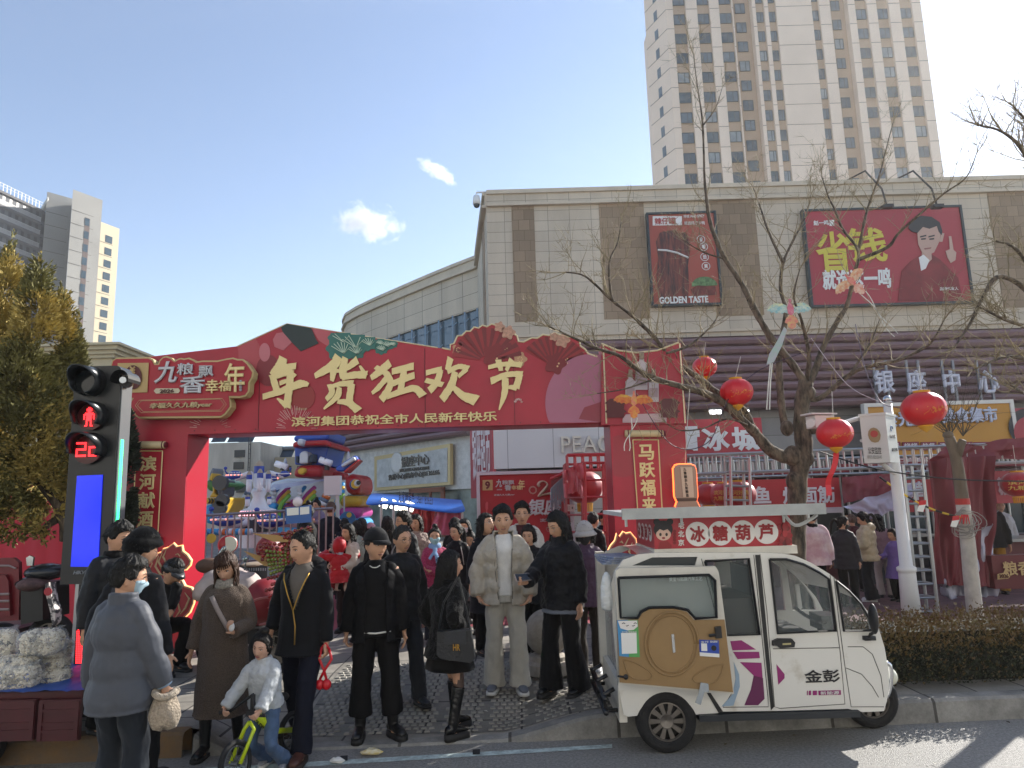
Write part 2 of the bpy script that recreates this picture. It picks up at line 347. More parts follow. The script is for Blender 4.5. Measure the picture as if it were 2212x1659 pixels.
for s0, s1, z0, z1 in ((.22, .24, 0, 2.7), (.42, .44, 0, 2.7), (.22, .44, 2.5, 2.75), (.3, .31, 0, 2.5)):
 A = V((-1.3-10*s0, 35.2+11.4*s0, 0)); C_ = V((-1.3-10*s1, 35.2+11.4*s1, 0)); n_ = V((-.75, -.66, 0))*.2
 b.prism([A+n_+V((0, 0, z0)), C_+n_+V((0, 0, z0)), C_+n_+V((0, 0, z1)), A+n_+V((0, 0, z1))], n_*.5)
b.build('door_frame', mat('#7a4630', .5), mall)
for px, py in ((1853, 398), (1955, 398)):
 t = thing('flood_lamp', 'small floodlight on a bent arm over the wide red billboard, %s' % ('nearer its lettering' if px < 1900 else 'nearer the pictured man'), 'lamp', W(px, py, FY), 'floodlights over the billboard')
 a = W(px, 398, FY); b = B(); c1 = a+V((.1, -.5, .35)); b.tube([a+V((-.7, .2, .1)), c1, c1+V((.1, -.9, -1.2)), c1+V((.15, -1., -1.9))], .04, 5); b.build('arm', mat('#3c3a38', .6), t)
 b = B(); b.box(c1+V((.15, -1.02, -2.0)), (.4, .25, .14)); b.build('lamp_head', mat('#2b2b2d', .5), t)
t = thing('security_camera', 'white dome camera hung on an arm from the corner of the stone mall', 'camera', W(1030, 425, FY))
a = W(1049, 415, FY); c1 = W(1029, 416, FY); b = B(); b.tube([a, c1, c1-V((0, 0, .2))], .04, 6); b.build('arm', mat('#d8d8d4', .4), t)
b = B(); b.lathe([(.04, 0), (.13, -.03), (.16, -.22), (.16, -.4), (.02, -.42)], c1-V((0, 0, .12)), 14); b.build('housing', mat('#dedfdc', .35), t, smooth=True)
b = B(); b.ell(c1-V((0, 0, .56)), (.13, .13, .12)); b.build('dome', mat('#33383c', .1), t, smooth=True)
frame_m = mat('#26343a', .4); red = lambda h='#b53a44': mat(h, .55, var=.08, scale=.6)
def signboard(name, label, cat, px, Y, col, fr=frame_m, fw=.085, th=.18, rough=.5):
 """flat board filling the photo box px = x0, y0, x1, y1 at depth Y"""
 x0, y0, x1, y1 = px; A = W(x0, (y0+y1)/2, Y); C_ = W(x1, (y0+y1)/2, Y); zt_ = W((x0+x1)/2, y0, Y).z; zb_ = W((x0+x1)/2, y1, Y).z
 t = thing(name, label, cat, (A.x, Y, zb_)); b = B()
 b.box(((A.x+C_.x)/2, Y+th/2+.01, (zt_+zb_)/2), (C_.x-A.x, th, zt_-zb_)); b.build('panel', col if not isinstance(col, str) else mat(col, rough, var=.1, scale=.5), t)
 if fw:
  b = B()
  for sx in (0, 1): b.box(((A.x-fw/2) if sx == 0 else (C_.x+fw/2), Y+th/2-.02, (zt_+zb_)/2), (fw, th+.08, zt_-zb_+2*fw))
  for z in (zt_+fw/2, zb_-fw/2): b.box(((A.x+C_.x)/2, Y+th/2-.025, z), (C_.x-A.x, th+.07, fw-.002))
  b.build('frame', fr, t)
 return t
wht = mat('#dcdcd8', .5); yel = mat('#c9bb45', .5)
Y = FY-.3
t = signboard('poster', 'tall red poster of tied dried meat strips high on the stone wall', 'poster', (1406, 462, 1549, 656), Y, '#a04a3c')
b = B(); flat(b, [(1410, 467), (1473, 467), (1473, 486), (1410, 487)], Y-.02, .02); b.build('label_panel', wht, t)
text_px('辣仔罐', 1414, 470, 1460, 485, Y-.03, mat('#a03a38', .5), t, bold=.03)
text_px('草原风干牛肉', 1478, 478, 1522, 486, Y-.02, wht, t); text_px('FINE AND SPICY', 1477, 464, 1522, 470, Y-.02, wht, t, bold=.03)
meat = mat('#7a3a2c', .4, scale=1.6, stretch=(6, 6, .9), bump=.8, bscale=3, col2='#2a1110', thresh=(.36, .62)); b = B()
for x0, x1, y0, y1 in ((1419, 1441, 502, 650), (1436, 1464, 520, 655), (1456, 1489, 503, 652), (1430, 1470, 498, 560), (1421, 1450, 500, 540)):
 k = rnd.random; pts = [(x0+(x1-x0)*.3, y0), (x0+(x1-x0)*.75, y0-3+k()*4), (x1, y0+8), (x1+2, y0+40), (x1-3, y0+70), (x1, y0+110), (x1-4, y1), (x0+4, y1-3), (x0-1, y0+90), (x0+3, y0+55), (x0-2, y0+20)]
 flat(b, pts, Y-.03-.012*k(), .02)
b.build('picture', meat, t)
b = B(); b.tube(polypx([(1421, 540), (1440, 541), (1462, 546), (1487, 557)], Y-.06), .04, 6); b.build('picture', wht, t)
for i, (cx, cy) in enumerate(((1514, 517), (1520, 533), (1522, 555), (1525, 575))):
 b = B(); q = W(cx, cy, Y-.02); b.tube([q+V((math.cos(a*.314)*.16, 0, math.sin(a*.314)*.16)) for a in range(21)], .015, 4); b.build('ring', wht, t); text_px('香嚼劲爽'[i], cx-4, cy-5, cx+4, cy+5, Y-.02, wht, t, bold=.03)
b = B(); q = W(1522, 617, Y-.03); b.prism([q+V((.52*math.cos(a*.16)*1.0, 0, .38*math.sin(a*.16))) for a in range(21)], (0, .02, 0)); b.build('picture', mat('#5d7f4e', .5, var=.7, scale=8), t)
b = B(); flat(b, [(1492, 625), (1505, 617), (1545, 618), (1549, 636), (1500, 640)], Y-.045, .02); b.build('picture', mat('#6d2a22', .45, var=.6, scale=5, bump=.5, bscale=6), t)
text_px('GOLDEN TASTE', 1424, 640, 1530, 655, Y-.06, wht, t, bold=.04)
t = signboard('billboard', 'wide red billboard with a dark haired man raising one finger and big yellow lettering', 'billboard', (1746, 452, 2086, 655), Y, '#a12f3e')
text_px('省', 1762, 500, 1838, 588, Y-.02, yel, t, bold=.022); text_px('钱', 1828, 492, 1915, 566, Y-.025, yel, t, bold=.025)
text_px('就选这一鸣', 1775, 580, 1925, 625, Y-.02, wht, t, bold=.035, shear=.1); text_px('赵一鸣', 1757, 476, 1790, 487, Y-.02, wht, t, bold=.035)
b = B(); flat(b, [(1792, 475), (1802, 475), (1802, 488), (1792, 488)], Y-.012, .01); b.build('label_panel', wht, t)
skin_p = mat('#b99a8c', .6); b = B()
flat(b, [(1940, 650), (1948, 585), (1965, 566), (1985, 552), (2006, 545), (2030, 560), (2046, 575), (2070, 600), (2080, 650)], Y-.03, .02); b.build('picture', mat('#7c2029', .6, var=.3, scale=1.5), t)
b = B(); flat(b, [(1995, 520), (2010, 512), (2013, 560), (1998, 575), (1990, 560)], Y-.035, .02); flat(b, [(1981, 490), (1990, 482), (2025, 482), (2032, 500), (2030, 520), (2018, 545), (2003, 552), (1992, 545), (1984, 528)], Y-.045, .02)
flat(b, [(2033, 503), (2040, 504), (2036, 522), (2030, 522)], Y-.05, .02); flat(b, [(2050, 510), (2055, 510), (2060, 540), (2066, 545), (2064, 562), (2054, 568), (2047, 556), (2043, 542), (2052, 538)], Y-.05, .02); b.build('picture', skin_p, t)
b = B(); flat(b, [(1962, 492), (1970, 473), (1990, 466), (2012, 468), (2030, 480), (2036, 500), (2034, 508), (2028, 500), (2024, 488), (2008, 494), (1994, 490), (1982, 503), (1970, 500)], Y-.055, .02)
for x0 in (1988, 2006): flat(b, [(x0, 510), (x0+13, 507), (x0+13, 510), (x0, 513)], Y-.06, .02); flat(b, [(x0+2, 515), (x0+12, 514), (x0+12, 517), (x0+2, 518)], Y-.06, .02)
b.build('picture', mat('#23252b', .5), t)
b = B(); flat(b, [(1997, 536), (2012, 534), (2011, 537), (1998, 539)], Y-.06, .02); b.build('picture', mat('#8d5a55', .5), t)
b = B(); flat(b, [(1985, 556), (1995, 550), (2008, 562), (2000, 580), (1990, 585)], Y-.04, .02); b.build('picture', wht, t)
text_px('品牌代言人', 2030, 620, 2070, 627, Y-.07, wht, t, bold=.02)
t = thing('roof_letters', 'white raised letters on posts in front of the maroon ribbed fascia', 'sign', W(2000, 860, FY-1))
for ch, x0 in (('银', 1886), ('座', 1955), ('中', 2035), ('心', 2110)): text_px(ch, x0, 800, x0+(44 if ch != '中' else 36), 850, FY-1.1, mat('#c9cbd6', .5), t, bold=.035, thick=.15, name='letter')
b = B()
for x0 in (1893, 1920, 1965, 1990, 2042, 2066, 2118, 2145): b.box(W(x0, 850, FY-.9), (.08, .08, 2.6))
b.build('post', mat('#8b8d92', .5, metal=.4), t)
t = signboard('shop_sign', 'red shop sign with rounded white characters behind the leaning tree branch', 'sign', (1430, 905, 1648, 988), FY-1.2, '#b22d3c', fw=0)
for ch, a, c in (('雪', 1452, 1512), ('冰', 1516, 1576), ('城', 1580, 1642)): text_px(ch, a, 921, c, 974, FY-1.22, mat('#d9dadb', .5), t, bold=.04)
for px in (1545, 1605):
 tt = thing('spot_lamp', 'lit white spotlight under the fascia above the red ice shop sign, %s of two' % ('left' if px < 1560 else 'right'), 'lamp', W(px, 885, FY-1), 'spotlights over the shop sign'); b = B(); b.box(W(px, 886, FY-1.6), (.45, .3, .16)); b.build('housing', mat('#555', .5), tt); b = B(); b.box(W(px, 890, FY-1.72), (.42, .1, .14)); b.build('lens', mat('#ffffff', .5, emit=2.5), tt)
t = signboard('market_sign', 'large ochre yellow food market sign with white rim and small maroon plates', 'sign', (1878, 875, 2188, 982), FY-1.2, '#c18a2c', mat('#d8d5cc', .5), .14)
text_px('食光里', 1905, 888, 2000, 922, FY-1.25, mat('#c9cfe0', .5), t, bold=.035, thick=.12); text_px('美食集市', 2030, 880, 2152, 914, FY-1.25, mat('#c9cfe0', .5), t, bold=.035, thick=.12)
for i, (s, x0, x1) in enumerate((('火锅', 1908, 1944), ('烧烤', 1952, 1984), ('快餐', 1992, 2022), ('清真', 2030, 2056), ('特色面食', 2066, 2100), ('地方小吃', 2106, 2152))):
 b = B(); flat(b, [(x0-2, 955), (x1+1, 954), (x1+1, 972), (x0-2, 973)], FY-1.26, .05); pl = b.build('plate', mat('#7d2437', .5), t); text_px(s, x0+1, 957, x1-2, 969, FY-1.27, mat('#d6cfcf', .5), pl, bold=.015)
t = signboard('shop_sign', 'red shop sign at the far right edge beside the yellow market sign', 'sign', (2196, 880, 2330, 975), FY-1.2, '#b2404c', fw=0)
b = B(); disc(b, W(2222, 925, FY-1.25), .75); b.build('logo', mat('#2d2b30', .5), t)
b = B(); disc(b, W(2226, 935, FY-1.27), .62); b.build('logo', mat('#a63a46', .5), t)
def onwing(px, py, off=.3):
 d = ray(px, py); n_ = V((-11.4, -10, 0)).normalized(); p0 = V((-1.3, 35.2, 0))+n_*off
 return V((0, 0, CAMZ))+d*((p0-V((0, 0, CAMZ))).dot(n_)/d.dot(n_))
t = thing('stone_sign', 'white rough stone sign with gilt frame and metal letters on the curved wing', 'sign', onwing(890, 1060))
NW = V((-.752, -.659, 0)); q4 = [onwing(808.5, 1060.6), onwing(972.5, 1047), onwing(972, 958), onwing(808.5, 986.5)]
b = B(); b.prism(q4, -NW*.2); b.build('frame', mat('#c4b184', .4, metal=.2), t)
i4 = [onwing(814, 1053, .33), onwing(966, 1041, .33), onwing(966, 967, .33), onwing(814, 994, .33)]
b = B(); b.prism(i4, -NW*.05); b.build('panel', mat('#b9bbb9', .7, var=.25, scale=2.5, bump=1, bscale=7), t)
lm = mat('#6f6c66', .4, metal=.5); o = onwing
def wingtext(s, x0, y0, x1, y1, **k):
 a = o(x0, y0, .36); text_on(s, a, o(x1, y1, .36)-a, V((0, 0, k.pop('h'))), lm, t, thick=.06, **k)
wingtext('银座中心', 868, 1010, 928, 1003, h=.6, bold=.01); wingtext('YINCHANG GINZA CENTER', 864, 1020, 928, 1014, h=.18, bold=0); wingtext('售楼中心|招商中心|8136666', 840, 1040, 950, 1028, h=.38, bold=.005)
b = B(); b.lathe([(.25, 0), (.5, .06), (.62, .02), (.62, -.05), (.25, -.05)], o(857, 1004, .36)+V((0, 0, .1)), 28, NW); b.build('logo', mat('#c9c9c6', .3), t, smooth=True)
t = thing('entrance_box', 'white panelled entrance box with raised Latin capitals behind the arch', 'sign', W(1180, 1010, 23))
Y = 23.; A = W(1066, 1010, Y); C_ = W(1330, 1000, Y); zt_ = 6.2; zb_ = W(1180, 1010, Y).z
b = B(); b.box(((A.x+C_.x+1)/2, Y+1.5, (zt_+zb_)/2), (C_.x-A.x+1, 3, zt_-zb_)); b.build('panel', tilemat('#c6c8ca', '#85888c', 1.48, 6, .012, 'xz', .03, .4, 0, .2, .06, off=(.2, 1)), t)
b = B(); q = [(A.x-.02, Y-.02, zb_-.9), (A.x-.02, Y-.02, zt_), (A.x-.9, Y+2.6, zt_), (A.x-.9, Y+2.6, zb_-.9)]; b.prism(q, (.1, .05, 0)); b.build('side_panel', mat('#a83a44', .5), t)
text_on('银座超市', V((A.x-.8, Y+2.2, zb_-.3)), V((.7, -2.0, 0)), V((0, 0, 2)), mat('#d8cfd0', .5), t)
text_px('PEACE', 1212, 941, 1345, 977, Y-.03, mat('#c9c5b8', .35), t, bold=.0, thick=.1)
b = B(); b.box(((A.x+C_.x+1)/2, Y+1.6, zb_/2-.1), (C_.x-A.x, 2.6, zb_)); b.build('wall', tilemat('#b0aaa0', '#77726a', 1.5, .8, .012, 'xz', .05, .7), t)
opp = thing('bounce_block', 'cream plastered block with rows of windows on the opposite side of the street', 'building', (0, -15, 0)); b = B(); b.box((0, -20, 9.5), (110, 9, 19)); b.build('wall', mat('#d0ccc4', .85, var=.08, scale=.4), opp); b = B()  # unseen block behind the camera, added so its sunlit wall bounces warm fill
for k in range(5):
 for i in range(30): b.box((-52+i*3.6, -15.48, 2.2+k*3.5), (1.5, .06, 1.6))
b.build('window', mat('#3b4850', .1), opp, kind='stuff'); b = B(); b.box((0, -15.4, 19.1), (110.6, .5, .4)); b.build('cornice', mat('#c9bda6', .85), opp)
TY = 90.
tow = thing('apartment_tower', 'tall pale pink apartment tower with brown window bands behind the mall', 'tower', (30, TY, 0))
cx = lambda c: W((2500+c/1.386)*.54, 72, TY).x
tw = mat('#e0ccba', .8, var=.08, scale=.15); tb = mat('#b0967e', .8, var=.08, scale=.3); joint = mat('#7d6c62', .9)
H = 75.; xl, xr = cx(236), cx(1662); fl = 2.98
z0w = W((2500+570/1.386)*.54, (228/1.386)*.54, TY).z      # sill of one row
z0w -= fl*math.floor(z0w/fl)
cols = [(280, 342, 0), (415, 475, 0), (538, 600, 0), (636, 690, 1), (742, 780, 0), (812, 846, 0), (1055, 1088, 0), (1178, 1225, 1), (1298, 1355, 0), (1418, 1476, 0), (1548, 1607, 0)]
edges = [xl]; b = B()
for a, c, r_ in cols: edges += [cx(a)-.12-(.5 if r_ else 0), cx(c)+.12+(.6 if r_ else 0)]
edges.append(xr)
for i in range(0, len(edges), 2): b.box(((edges[i]+edges[i+1])/2, TY+1, H/2), (edges[i+1]-edges[i], 2, H))
b.box(((xl+xr)/2, TY+9, H/2), (xr-xl, 13, H)); 
dl = V((-2.0, 4.6, 0)); b.prism([(xl, TY, 0), (xl, TY, H), (xl+dl.x, TY+dl.y, H), (xl+dl.x, TY+dl.y, 0)], (2, 3, 0)); b.build('wall', tw, tow)
nf = int(H/fl); b = B(); jb = B()
for a, c, r_ in cols: b.box(((cx(a)+cx(c))/2, TY+(1.6 if r_ else .9), H/2), (cx(c)-cx(a)+(1.4 if r_ else .3), 1., H))
b.build('spandrel', tb, tow)
for k in range(8, nf):
 z = z0w+fl*k-.85
 for i in range(0, len(edges), 2): jb.box(((edges[i]+edges[i+1])/2, TY-.004, z), (edges[i+1]-edges[i]-.02, .03, .07))
 jb.prism([(xl-.03, TY-.02, z-.04), (xl-.03, TY-.02, z+.04), (xl+dl.x-.03, TY+dl.y-.02, z+.04), (xl+dl.x-.03, TY+dl.y-.02, z-.04)], (.02, .02, 0))
jb.build('joint', joint, tow, kind='stuff')
tg = [mat(h, .12, var=.3, scale=.8) for h in ('#46545e', '#5c6a74', '#8a9194', '#4e5c63')]; tf = mat('#3c4448', .5)
wn = 0; rest = B()
def towerwin(bb, a, c, y, z, h=1.5):
 bb.mat(0).box(((a+c)/2, y, z+h/2), (c-a, .12, h)); bb.mat(1)
 for x in (a, (a+c)/2+.12, c): bb.box((x, y-.07, z+h/2), (.09, .06, h))
 for zz in (z, z+h): bb.box(((a+c)/2, y-.075, zz), (c-a, .06, .08))
 bb.mat(0); return bb
zmin, zmax = W(1700, 398, TY).z-3, W(1700, -5, TY).z+1
for k in range(nf):
 for i, (a, c, r_) in enumerate(cols):
  z = z0w+fl*k-(1.0 if r_ else 0)
  if not zmin < z < zmax: continue
  wn += 1
  if wn <= 95:
   towerwin(B(), cx(a), cx(c), TY+(1.06 if r_ else .36), z).build('window', [rnd.choice(tg), tf], tow)
  else: towerwin(rest, cx(a), cx(c), TY+(1.06 if r_ else .36), z)
 z = z0w+fl*k-.9; q = V((xl, TY, 0))+dl*.42
 rest.prism([q+V((-.02, -.06, z)), q+V((-.02, -.06, z+1.5)), q+dl*.16+V((-.02, -.06, z+1.5)), q+dl*.16+V((-.02, -.06, z))], (.05, .05, 0))
rest.build('window', [tg[1], tf], tow, kind='stuff')
LY = 150.
blk = thing('apartment_block', 'grey slab block with access balconies and a yellow end far left', 'tower', (-90, LY, 0))
lg = mat('#8f8d88', .85, var=.12, scale=.12); ly_sunlit = mat('#bdb095', .8, var=.06, scale=.1); lj = mat('#55534f', .9)  # end wall's yellow puts sunlight into the colour; the other walls stay grey
P = lambda x, y, Y=LY: W(x, y, Y)
def slab(name, x0, x1, ytop, Y, dep, mt, skew=0.):
 a = P(x0, ytop, Y); c = P(x1, ytop, Y+skew); b = B(); b.prism([(a.x, Y, 0), (c.x, Y+skew, 0), (c.x, Y+skew, a.z), (a.x, Y, a.z)], (0, dep, 0)); b.build(name, mt, blk); return a, c
def face(name, pts, mt, dep=6): # pts: (px, ytop, Y)
 (x0, y0, Y0), (x1, Y1) = pts[0], pts[1]; a = P(x0, y0, Y0); c = P(x1, y0+20, Y1); b = B(); b.prism([(a.x, Y0, 0), (c.x, Y1, 0), (c.x, Y1, a.z), (a.x, Y0, a.z)], V((c.x, Y1, 0)).normalized()*dep); b.build(name, mt, blk); return V((a.x, Y0, a.z)), V((c.x, Y1, a.z))
a1, c1 = face('wall', [(102, 414, 150), (156, 154)], lg); a2, c2 = face('wall', [(158, 409, 147), (222, 153)], lg, 8); a3, c3 = face('wall', [(218, 479, 156), (258, 160.5)], ly_sunlit, 9)
b = B()
for A, C_, z1 in ((a1, c1, a1.z), (a2, c2, a2.z), (a3, c3, a3.z)):
 for k in range(1, 22):
  z = z1-1.6-fl*k*1.02
  if z > 5: b.prism([A+V((.05, -.05, z-z1-.05)), C_+V((-.05, -.05, z-z1-.05)), C_+V((-.05, -.05, z-z1+.05)), A+V((.05, -.05, z-z1+.05))], (0, .04, 0))
b.build('joint', lj, blk, kind='stuff')
def skewbox(bb, A, C_, t0, t1, z0, z1, off=.1): bb.prism([A.lerp(C_, t0)*V((1, 1, 0)).x if 0 else V((A.lerp(C_, t).x, A.lerp(C_, t).y-off, z)) for t, z in ((t0, z0), (t1, z0), (t1, z1), (t0, z1))], (0, .1, 0))
sb = B(); skewbox(sb, a2, c2, .46, .63, 8, a2.z-5.4, .06); sb.build('spandrel', mat('#5a4a45', .8), blk)
bw = mat('#33454f', .15, var=.3, scale=.7)
for k in range(11):
 z = a2.z-7.2-k*fl*1.02; q = B(); skewbox(q, a2, c2, .47, .62, z, z+1.7, .16); q.build('window', bw, blk)
 z = a3.z-4.4-k*fl*1.0; q = B(); skewbox(q, a3, c3, .3, .66, z, z+1.7, .12); q.build('window', bw, blk)
d0 = P(-120, 425, 128); d1 = P(103, 455, 151); zt_ = P(103, 460, 151).z
b = B(); b.prism([(d0.x, 128, 0), (d1.x, 151, 0), (d1.x, 151, zt_), (d0.x, 128, zt_)], (0, 8, 0)); b.build('wall', mat('#55565a', .8, var=.2, scale=.1), blk)
rail = B(); slabs = B(); wins = B(); A = V((d0.x, 128, 0)); C_ = V((d1.x, 151, 0))
for k in range(9):
 z = zt_-k*fl; skewbox(slabs, A, C_, 0, 1, z-.5, z+.05, 1.9)
 slabs.prism([A+V((0, -1.8, z-.05)), C_+V((0, -1.8, z-.05)), C_+V((0, .1, z-.05)), A+V((0, .1, z-.05))], (0, 0, -.3))
 if k: skewbox(rail, A, C_, 0, 1, z+1.0, z+1.08, 1.9)
 for t in range(100):
  if k: skewbox(rail, A, C_, t/100, t/100+.0028, z, z+1.05, 1.88)
 for t in range(14): skewbox(wins, A, C_, t/14+.02, t/14+.05, z-2.4, z-.7, .1)
skewbox(rail, A, C_, 0, 1, zt_+1.6, zt_+1.68, 1.8); skewbox(rail, A, C_, 0, 1, zt_+1.0, zt_+1.06, 1.8)
for t in range(26): skewbox(rail, A, C_, t/26, t/26+.004, zt_, zt_+1.68, 1.85)
slabs.build('balcony', mat('#5b5a5c', .85), blk); rail.build('railing', mat('#a3a3a2', .5), blk); wins.build('window', mat('#1c1f24', .3), blk, kind='stuff')
b = B(); b.prism([P(80, 462, 150), P(103, 425, 150), P(103, 432, 150), P(86, 462, 150)], (0, 1, 0)); b.build('brace', mat('#b9b7b0', .7), blk)
t = thing('low_building', 'cream low building with stepped cornice between the conifer and the arch sign', 'building', W(215, 1000, 45)); Y = 45; a = W(150, 800, Y).x; c = W(240, 800, Y).x
b = B()
for y0, y1, e in ((758, 1150, 0), (775, 768, .25), (768, 760, .45), (760, 752, .7), (752, 747, .95)):
 z0 = W(200, max(y0, y1), Y).z if y0 != 758 else 0; z1 = W(200, min(y0, y1), Y).z; b.box(((a+c)/2-3, Y+4-e/2, (z0+z1)/2), (c-a+6+e*2, 8+e, z1-z0-.004*e))
b.build('wall', mat('#c9b894', .8, var=.08, scale=.6), t)
t = thing('concrete_building', 'weathered grey concrete building with roof water heaters seen through the arch', 'building', W(510, 1100, 50)); Y = 50
cm = mat('#ddd5c8', .9, var=.3, scale=.5, stretch=(1.5, 1.5, .25), col2='#b0a898'); a = W(380, 1000, Y); c = W(562, 1000, Y); z1 = W(505, 956, Y).z
b = B(); b.box(((a.x+c.x)/2, Y+5, z1/2), (c.x-a.x, 10, z1)); b.build('wall', cm, t); e = W(720, 1000, Y).x; z2 = W(600, 988, Y+3).z
b = B(); b.box(((c.x+e)/2, Y+7, z2/2), (e-c.x-.01, 8, z2)); b.build('wall', mat('#c9bb9f', .9, var=.25, scale=.6, stretch=(1, 1, .3)), t)
for x, y in ((518, 980), (516, 1006), (522, 1056), (590, 1010), (625, 1010)): q = W(x, y, Y); b = B(); b.box((q.x, Y-.02+(3 if x > 570 else 0), q.z), (.7, .15, .5)); b.build('window', mat('#3b3a38', .4), t)
b = B()
for x in (539, 543): q = W(x, 1000, Y); b.tube([(q.x, Y-.25, z1-5), (q.x, Y-.25, z1+.5)], .03, 4)
for k in range(18): b.box((W(541, 1000, Y).x, Y-.25, z1-5+k*.32), (.13, .03, .03))
b.build('ladder', mat('#4d4a47', .7), t)
for x0 in (470, 505, 530, 585, 615):
 q = W(x0, 955 if x0 < 560 else 990, Y+1+(3 if x0 > 560 else 0)); b = B(); b.prism([q+V((-.5, 0, 0)), q+V((.5, 0, 0)), q+V((.5, .8, .7)), q+V((-.5, .8, .7))], (0, .05, 0)); h = b.build('water_heater', mat('#39424c', .3), t); b = B(); b.tube([q+V((-.6, .85, .8)), q+V((.6, .85, .8))], .18, 10); b.build('tank', mat('#8f8b85', .3, metal=.6), h)
AY = 9.3; AD = .63
archred = mat('#a81f36', .42, var=.22, scale=.9, bump=.35, bscale=2.2); archside = mat('#a01f30', .3); gold = mat('#dcca92', .42, metal=.15); cream = mat('#cbb98f', .5); deep = mat('#5f1426', .45)
arch = thing('festival_arch', 'wide crimson festival archway printed with fans, lanterns and big gold brush characters', 'arch', (-1.4, AY, SW))
c4 = lambda x, y: ((950+x/2.765)*.54, (1250+y/2.765)*.54)
c5 = lambda x, y: ((1700+x/2.011)*.54, (1250+y/2.011)*.54)
c8 = lambda x, y: ((400+x/2.552)*.54, (1350+y/2.552)*.54)
c3 = lambda x, y: ((2400+x/1.952)*.54, (1300+y/1.952)*.54)
fans = [(973, 756), (973, 745), (981, 742), (988, 726), (998, 725), (1007, 716), (1016, 716), (1024, 707), (1034, 709), (1042, 703), (1052, 706), (1062, 700), (1072, 703)]
fans2 = [(1111, 722), (1117, 726), (1120, 738), (1131, 739), (1149, 730), (1160, 731), (1173, 723), (1185, 725), (1198, 719), (1212, 725), (1240, 730), (1252, 738), (1254, 748), (1264, 755), (1270, 764), (1290, 771)]
top = [(512, 748), (620, 699), (724, 716), (845, 735), (945, 751)]+fans+fans2
zsill = W(860, 925, AY).z; xl_ = W(405, 1000, AY).x; xr_ = W(1321, 1000, AY).x; xo = W(255, 1000, AY).x; xro = W(1484, 1000, AY).x
b = B(); P = polypx(top, AY)
P = [V((xo, AY, W(520, 770, AY).z))]+[V((q.x, AY, q.z)) for q in P]+[V((W(1298, 900, AY).x, AY, zsill)), V((xo, AY, zsill))]
b.prism(P, (0, .2, 0)); b.build('front_panel', archred, arch)
b = B(); b.box(((xo+xro)/2, AY+.2+(AD-.2)/2, zsill+.3), (xro-xo-.02, AD-.2, .6)); b.build('lintel', archside, arch)
for a, c in ((xo, xl_), (xr_, xro)):
 b = B(); b.box(((a+c)/2, AY+AD/2, (zsill+SW)/2), (c-a, AD, zsill-SW-.002)); b.build('leg', [archside], arch)
 b = B(); b.box(((a+c)/2, AY-.012, (zsill+SW)/2), (c-a-.004, .02, zsill-SW-.002)); b.build('leg_print', archred, arch)
upr = [(1299, 742), (1335, 757), (1375, 762), (1420, 757), (1466, 740), (1471, 742), (1483, 915), (1299, 918)]
b = B(); flat(b, upr, AY-.06, .3); b.build('right_panel', mat('#a32438', .4, var=.15, scale=.8), arch)
rim = mat('#d9c9a4', .4); b = B()
b.tube([q+V((0, -.01, 0)) for q in polypx([(955, 752)]+fans, AY)], .012, 5); b.tube([q+V((0, -.01, 0)) for q in polypx(fans2, AY)], .012, 5); b.tube(polypx(upr[:5], AY-.07), .012, 5); b.tube(polypx([(1303, 742), (1310, 915)], AY-.07), .01, 4); b.tube(polypx([(1468, 742), (1480, 914)], AY-.07), .01, 4)
b.tube(polypx([(512, 748), (620, 699), (724, 716), (845, 735), (945, 751)], AY-.005), .008, 4)
b.build('rim', rim, arch)
b = B()
for x0, y0, y1 in ((560, 760, 930), (735, 770, 925), (918, 752, 922), (1110, 745, 920), (1262, 772, 915)): b.box(W(x0, (y0+y1)/2, AY-.004), (.006, .006, W(x0, y0, AY).z-W(x0, y1, AY).z))
for x0 in range(420, 1320, 44): b.box(W(x0, 931-(x0-405)*.025, AY-.004), (.014, .008, .014))
b.build('seam', mat('#4a1020', .6), arch)
_ly = [0]
def layer(pts, col, name='picture', parent=None, Y=None, m_=None):
 _ly[0] += 1; b = B(); flat(b, pts, (Y if Y is not None else AY)-.006-.0012*(_ly[0] % 12), .005); return b.build(name, m_ or mat(col, .42, var=.06, scale=2), parent or arch)
def circ(cx, cy, rx, ry=None, n=28, a0=0, a1=360): return [(cx+rx*math.cos(R(a0+(a1-a0)*i/n)), cy-(ry or rx)*math.sin(R(a0+(a1-a0)*i/n))) for i in range(n+(0 if a1-a0 == 360 else 1))]
layer([c4(0, 380), c4(200, 290), c4(265, 400), c4(290, 520), c4(230, 740), c4(130, 840), (515, 850), (515, 760)], '#a8404a'); layer(circ(*c4(340, 640), 26, 34), '#7d1c2c'); layer([c4(390, 300), c4(430, 230), c4(520, 215), c4(600, 330), c4(510, 420), c4(410, 380)], '#b3606a'); layer(circ(*c4(300, 440), 12, 20), '#b86a74')
layer([c4(480, 165), c4(545, 124), c4(815, 172), c4(870, 300), c4(900, 340), c4(700, 430), c4(600, 330), c4(500, 215)], '#12282c')
layer([c4(820, 174), c4(1075, 212), c4(1090, 330), c4(1040, 400), c4(900, 310)], '#b2525c'); layer([c4(1300, 250), c4(1550, 290), c4(1400, 420), c4(1200, 470)], '#a34a54')
teal = mat('#2c6a62', .45); tl = mat('#b9cdb9', .5); rb = B()
